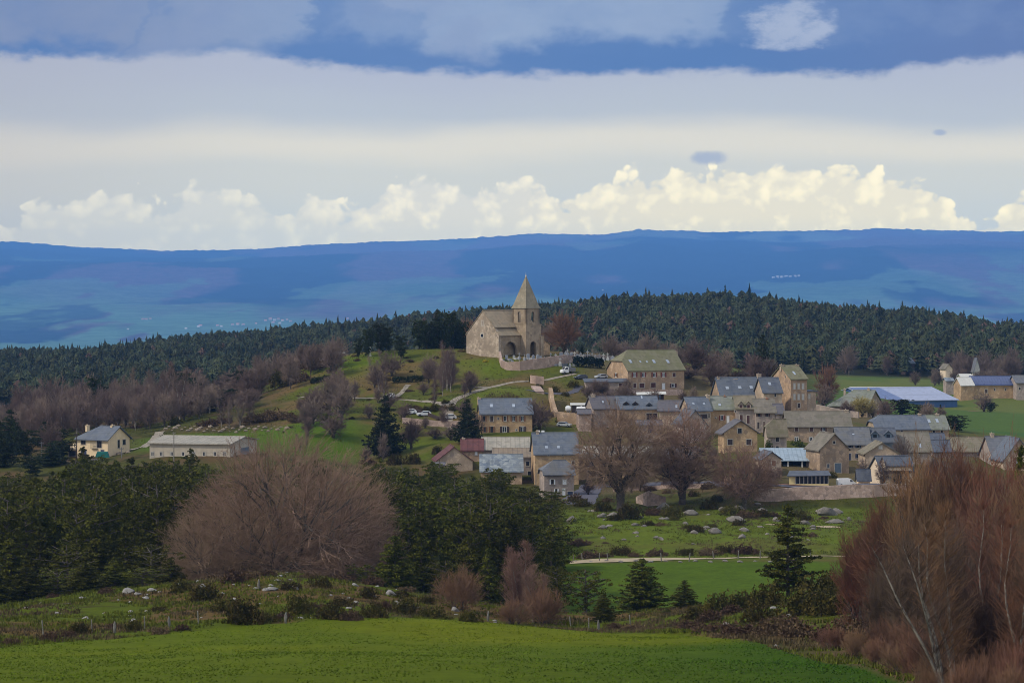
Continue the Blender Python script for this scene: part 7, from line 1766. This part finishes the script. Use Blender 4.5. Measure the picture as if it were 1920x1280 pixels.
p = at(1062, 641)
def vpos(u, d): p = at(u, d); return 520 - p.z / d * F
vehicle('small_truck', 'white-cabbed small truck below the churchyard wall', 1064, vpos(1064, 640), 640, math.radians(25), trk, [('side', [(-1.4, 1.35), (-.3, 1.35), (-.3, 2.0), (-.95, 2.0)]), ('windscreen', [(-1.6, 1.38), (-1.02, 2.15)])], 4.6, 1.9, M_white, 'truck', (.05, 2.5, -.95, .95, .7, 1.9))
car = [(-2.1, .3), (2.1, .3), (2.15, .6), (2.05, .95), (1.55, 1.42), (1.2, 1.5), (-.35, 1.48), (-1.1, .98), (-2.0, .82), (-2.15, .55)]
gls = [('side', [(-.95, 1.0), (1.6, 1.0), (1.25, 1.38), (-.35, 1.38)]), ('windscreen', [(-1.1, 1.0), (-.38, 1.45)])]
for (u, d, rz, m_, lb) in [(1058, 583, 160, plain('car_silver', (.45, .47, .48), .35, .05, .5), 'silver car parked above the big blue slate house'), (1127, 638, 30, None, 'silver car beside the left gable of the red-shuttered house'), (1089, 634, 25, plain('car_dark', (.015, .02, .04), .3, .05, .6), 'dark blue car below the clipped dark hedge'),
                          (768, 598, 10, M_white, 'white parked car, leftmost behind the low shrubs on the hill'), (795, 596, 12, M_white, 'white parked car, second behind the low shrubs on the hill'), (842, 592, 12, M_white, 'white parked car, rightmost behind the low shrubs on the hill'), (732, 616, 75, M_white, 'white car beside the gravel path on the hill')]:
    if m_ is None: m_ = MATS['car_silver']
    vehicle('parked_car', lb, u, vpos(u, d), d, math.radians(rz), car, gls, 4.3, 1.75, m_)
# umbrella-like green cover by the cream house
mb = MB(); mb.prism([(-1.3, 0, 1.0), (1.3, 0, 1.0), (.95, 0, 2.1), (-.95, 0, 2.1)], (0, 1.6, 0)); tb_ = mb.build('garden_cover', M_teal); p = at(191, 548); tb_.location = p + Vector((0, 0, -.4)); tag(tb_, 'teal tarpaulin cover in front of the cream house', 'cover')
for (u, v, d, lb) in [(1036, 808, 574, 'white garden chair, left one right of the farmhouse'), (1044, 808, 574, 'white garden chair, right one right of the farmhouse')]:
    r0 = empty('garden_chair', at((1010 if 'left one' in lb else 1018), 572)); tag(r0, lb, 'chair')
    m1 = MB(); m1.box(-.3, .3, -.3, .3, .42, .48); m1.build('seat', M_white, r0); m1 = MB(); m1.box(-.3, .3, .26, .32, .48, 1.05); m1.build('backrest', M_white, r0)
    for a in (-1, 1):
        for b in (-1, 1): m1 = MB(); m1.box(a * .26 - .03, a * .26 + .03, b * .26 - .03, b * .26 + .03, -.1, .42); m1.build('leg', M_white, r0)

# ------------------------------------------------------------------ far-off hamlets in the valley
fh = MB(); fh.box(-7, 7, -5, 5, -4, 5); fh.poly([(-7, -5, 5), (-7, 5, 5), (-7, 0, 8.5)]); fh.poly([(7, -5, 5), (7, 5, 5), (7, 0, 8.5)])
def far_house(x, y, s, rz, warm):
    root = empty('valley_house', (x, y, float(hills_z(np.array([960 + F * x / y]), np.array([y]), np.array([x]))[0])), rz)
    m1 = MB(); m1.box(-7, 7, -5, 5, -6, 5); m1.poly([(-7, -5, 5), (-7, 5, 5), (-7, 0, 8.5)]); m1.poly([(7, -5, 5), (7, 5, 5), (7, 0, 8.5)])
    m2 = MB(); m2.prism([(-7.5, -5.6, 4.7), (7.5, -5.6, 4.7), (7.5, 0, 8.6), (-7.5, 0, 8.6)], (0, 0, .3)); m2.prism([(-7.5, 0, 8.598), (7.5, 0, 8.598), (7.5, 5.6, 4.7), (-7.5, 5.6, 4.7)], (0, 0, .3))
    m1.build('wall', M_offwhite, root); m2.build('roof', warm, root); root.scale = (s, s, s); return root
def hill_place(u, v, dmin=5200, dmax=15500):
    ds = np.arange(dmin, dmax, 25.0) * HILL_SC; xs = (u - 960) / F * ds; g = hills_z(np.full(len(ds), u), ds, xs); r = -(v - VH) / F * ds
    h = np.nonzero(g >= r)[0]; d = ds[h[0]] if len(h) else ds[-1]; return (u - 960) / F * d, d
M_rpink = plain('roof_far_tile', (.60, .30, .22), .9, .1)
fproto = [far_house(0, 6000, 1, 0, M_rpink), far_house(0, 6000, 1, 0, M_offwhite)]
rr2 = random.Random(6)
for i, (u, v, s, k) in enumerate([(268, 600, 1.0, 0), (274, 600, 1.0, 0), (282, 599, .8, 0), (240, 618, .7, 1), (349, 617, .9, 1), (376, 612, 1.2, 0), (372, 614, 1.0, 1), (408, 612, 1.0, 0), (415, 613, .9, 1), (436, 611, 1.0, 0), (446, 610, 1.1, 0), (456, 611, 1.0, 0), (498, 603, 1.0, 0), (507, 600, 1.2, 0), (515, 602, 1.1, 1), (522, 600, 1.0, 0), (530, 602, 1.0, 0), (538, 601, .9, 0), (512, 606, 1.0, 0), (525, 607, 1.0, 1), (545, 604, .9, 0), (480, 608, .8, 0), (1450, 522, 1.2, 1), (1458, 521, 1.3, 1), (1466, 521, 1.3, 1), (1474, 520, 1.3, 1), (1482, 520, 1.2, 1), (1491, 519, 1.2, 1), (1498, 518, 1.0, 1), (652, 598, .8, 0), (1130, 545, .6, 1)]):
    x, y = hill_place(u, v); o = put(fproto[k], (x, y, float(hills_z(np.array([u]), np.array([y]), np.array([x]))[0])), rr2.uniform(-.6, .6), s * (.85 if v > 560 else 1.0))
    reg(o, u, 'tiny pale house', 'house', 'of the far-off hamlets in the blue valley', 'far houses in the blue valley')

# ------------------------------------------------------------------ coarse grass and heath tufts on the rough ground
def tufts():
    rng = np.random.RandomState(12); P_ = []
    def area(u0, u1, d0, d1, n): 
        u = rng.uniform(u0, u1, n); d = rng.uniform(d0, d1, n); P_.append(np.stack([(u - 960) / F * d, d], 1))
    area(-150, 1300, 228, 325, 26000); area(1180, 2050, 150, 300, 22000); area(1040, 1700, 404, 490, 9000); area(560, 1120, 590, 680, 5000); area(0, 640, 560, 660, 4000)
    P = np.concatenate(P_); u = 960 + F * P[:, 0] / P[:, 1]; z = zones(P[:, 0], P[:, 1])
    k = (z['lush'] < .25) & (z['mid'] < .3) & (fbm(P[:, 0] / 5, P[:, 1] / 5, 3) > .40); P = P[k]; n = len(P); g = H(P[:, 0], P[:, 1])
    sc_ = np.where(P[:, 1] < 340, .20, .17)
    V = []; 
    for j in range(4):
        a = rng.rand(n) * 6.28; w_ = sc_ * (.4 + .5 * rng.rand(n)); h = sc_ * (.7 + 1.2 * rng.rand(n)); off = rng.normal(size=(n, 2)) * .15
        b = P + off; d = np.stack([np.cos(a), np.sin(a)], 1) * w_[:, None]; l = rng.normal(size=(n, 2)) * .1
        V.append(np.stack([np.column_stack([b - d * .5, g - .05]), np.column_stack([b + d * .5, g - .05]), np.column_stack([b + l, g + h])], 1))
    V = np.stack(V, 1).reshape(-1, 3); T = np.arange(len(V)).reshape(-1, 3)
    t = fbm(P[:, 0] / 7 + 5, P[:, 1] / 7, 3)[:, None]; c = np.array([[.12, .135, .018]]) * (1 - sstep(t, .48, .62)) + np.array([[.135, .10, .05]]) * sstep(t, .48, .62); hl = (P[:, 1] > 545)[:, None]; c = np.where(hl, np.array([[.115, .115, .035]]), c); c = c * (.8 + .5 * rng.rand(n, 1))
    me = np_mesh('rough_grass', V, T); set_color(me, 'tint', np.repeat(c, 12, 0)); o = link_mesh('rough_grass', me, M_wood_far); tag(o, 'coarse grass and heath tufts on the rough slopes', None, None, 'stuff')
tufts()
def blades():
    rng = np.random.RandomState(15); n = 60000
    u = rng.uniform(-60, 1760, n); d = 150 + 115 * rng.rand(n) ** .8; k = d < field_edge(u) + 1.5; u = u[k]; d = d[k]; P = np.stack([(u - 960) / F * d, d], 1)
    k = fbm(P[:, 0] / 3.6, P[:, 1] / 6.2, 3) + .25 * rng.rand(len(P)) > .52; P = P[k]; n = len(P); g = H(P[:, 0], P[:, 1]); a = rng.rand(n) * 6.28; w_ = .04 + .07 * rng.rand(n); h = .03 + .07 * rng.rand(n)
    dd = np.stack([np.cos(a), np.sin(a)], 1) * w_[:, None]
    V = np.stack([np.column_stack([P - dd, g - .02]), np.column_stack([P + dd, g - .02]), np.column_stack([P + rng.normal(size=(n, 2)) * .05, g + h])], 1).reshape(-1, 3)
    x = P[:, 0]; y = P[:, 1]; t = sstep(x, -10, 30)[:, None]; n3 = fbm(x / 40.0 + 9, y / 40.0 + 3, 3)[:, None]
    c = np.array([[.062, .088, .007]]) * (1 - t) + np.array([[.022, .060, .005]]) * t; yl = sstep(n3, .45, .6) * sstep(y[:, None], 205, 235); c = c * (1 - .8 * yl) + np.array([[.092, .112, .006]]) * .8 * yl  # blades carry the same shade in their colour towards the right
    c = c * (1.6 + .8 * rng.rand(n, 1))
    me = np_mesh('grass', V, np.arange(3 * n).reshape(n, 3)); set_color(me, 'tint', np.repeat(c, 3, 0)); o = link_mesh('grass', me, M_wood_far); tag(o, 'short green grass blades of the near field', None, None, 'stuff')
blades()
finish_labels()
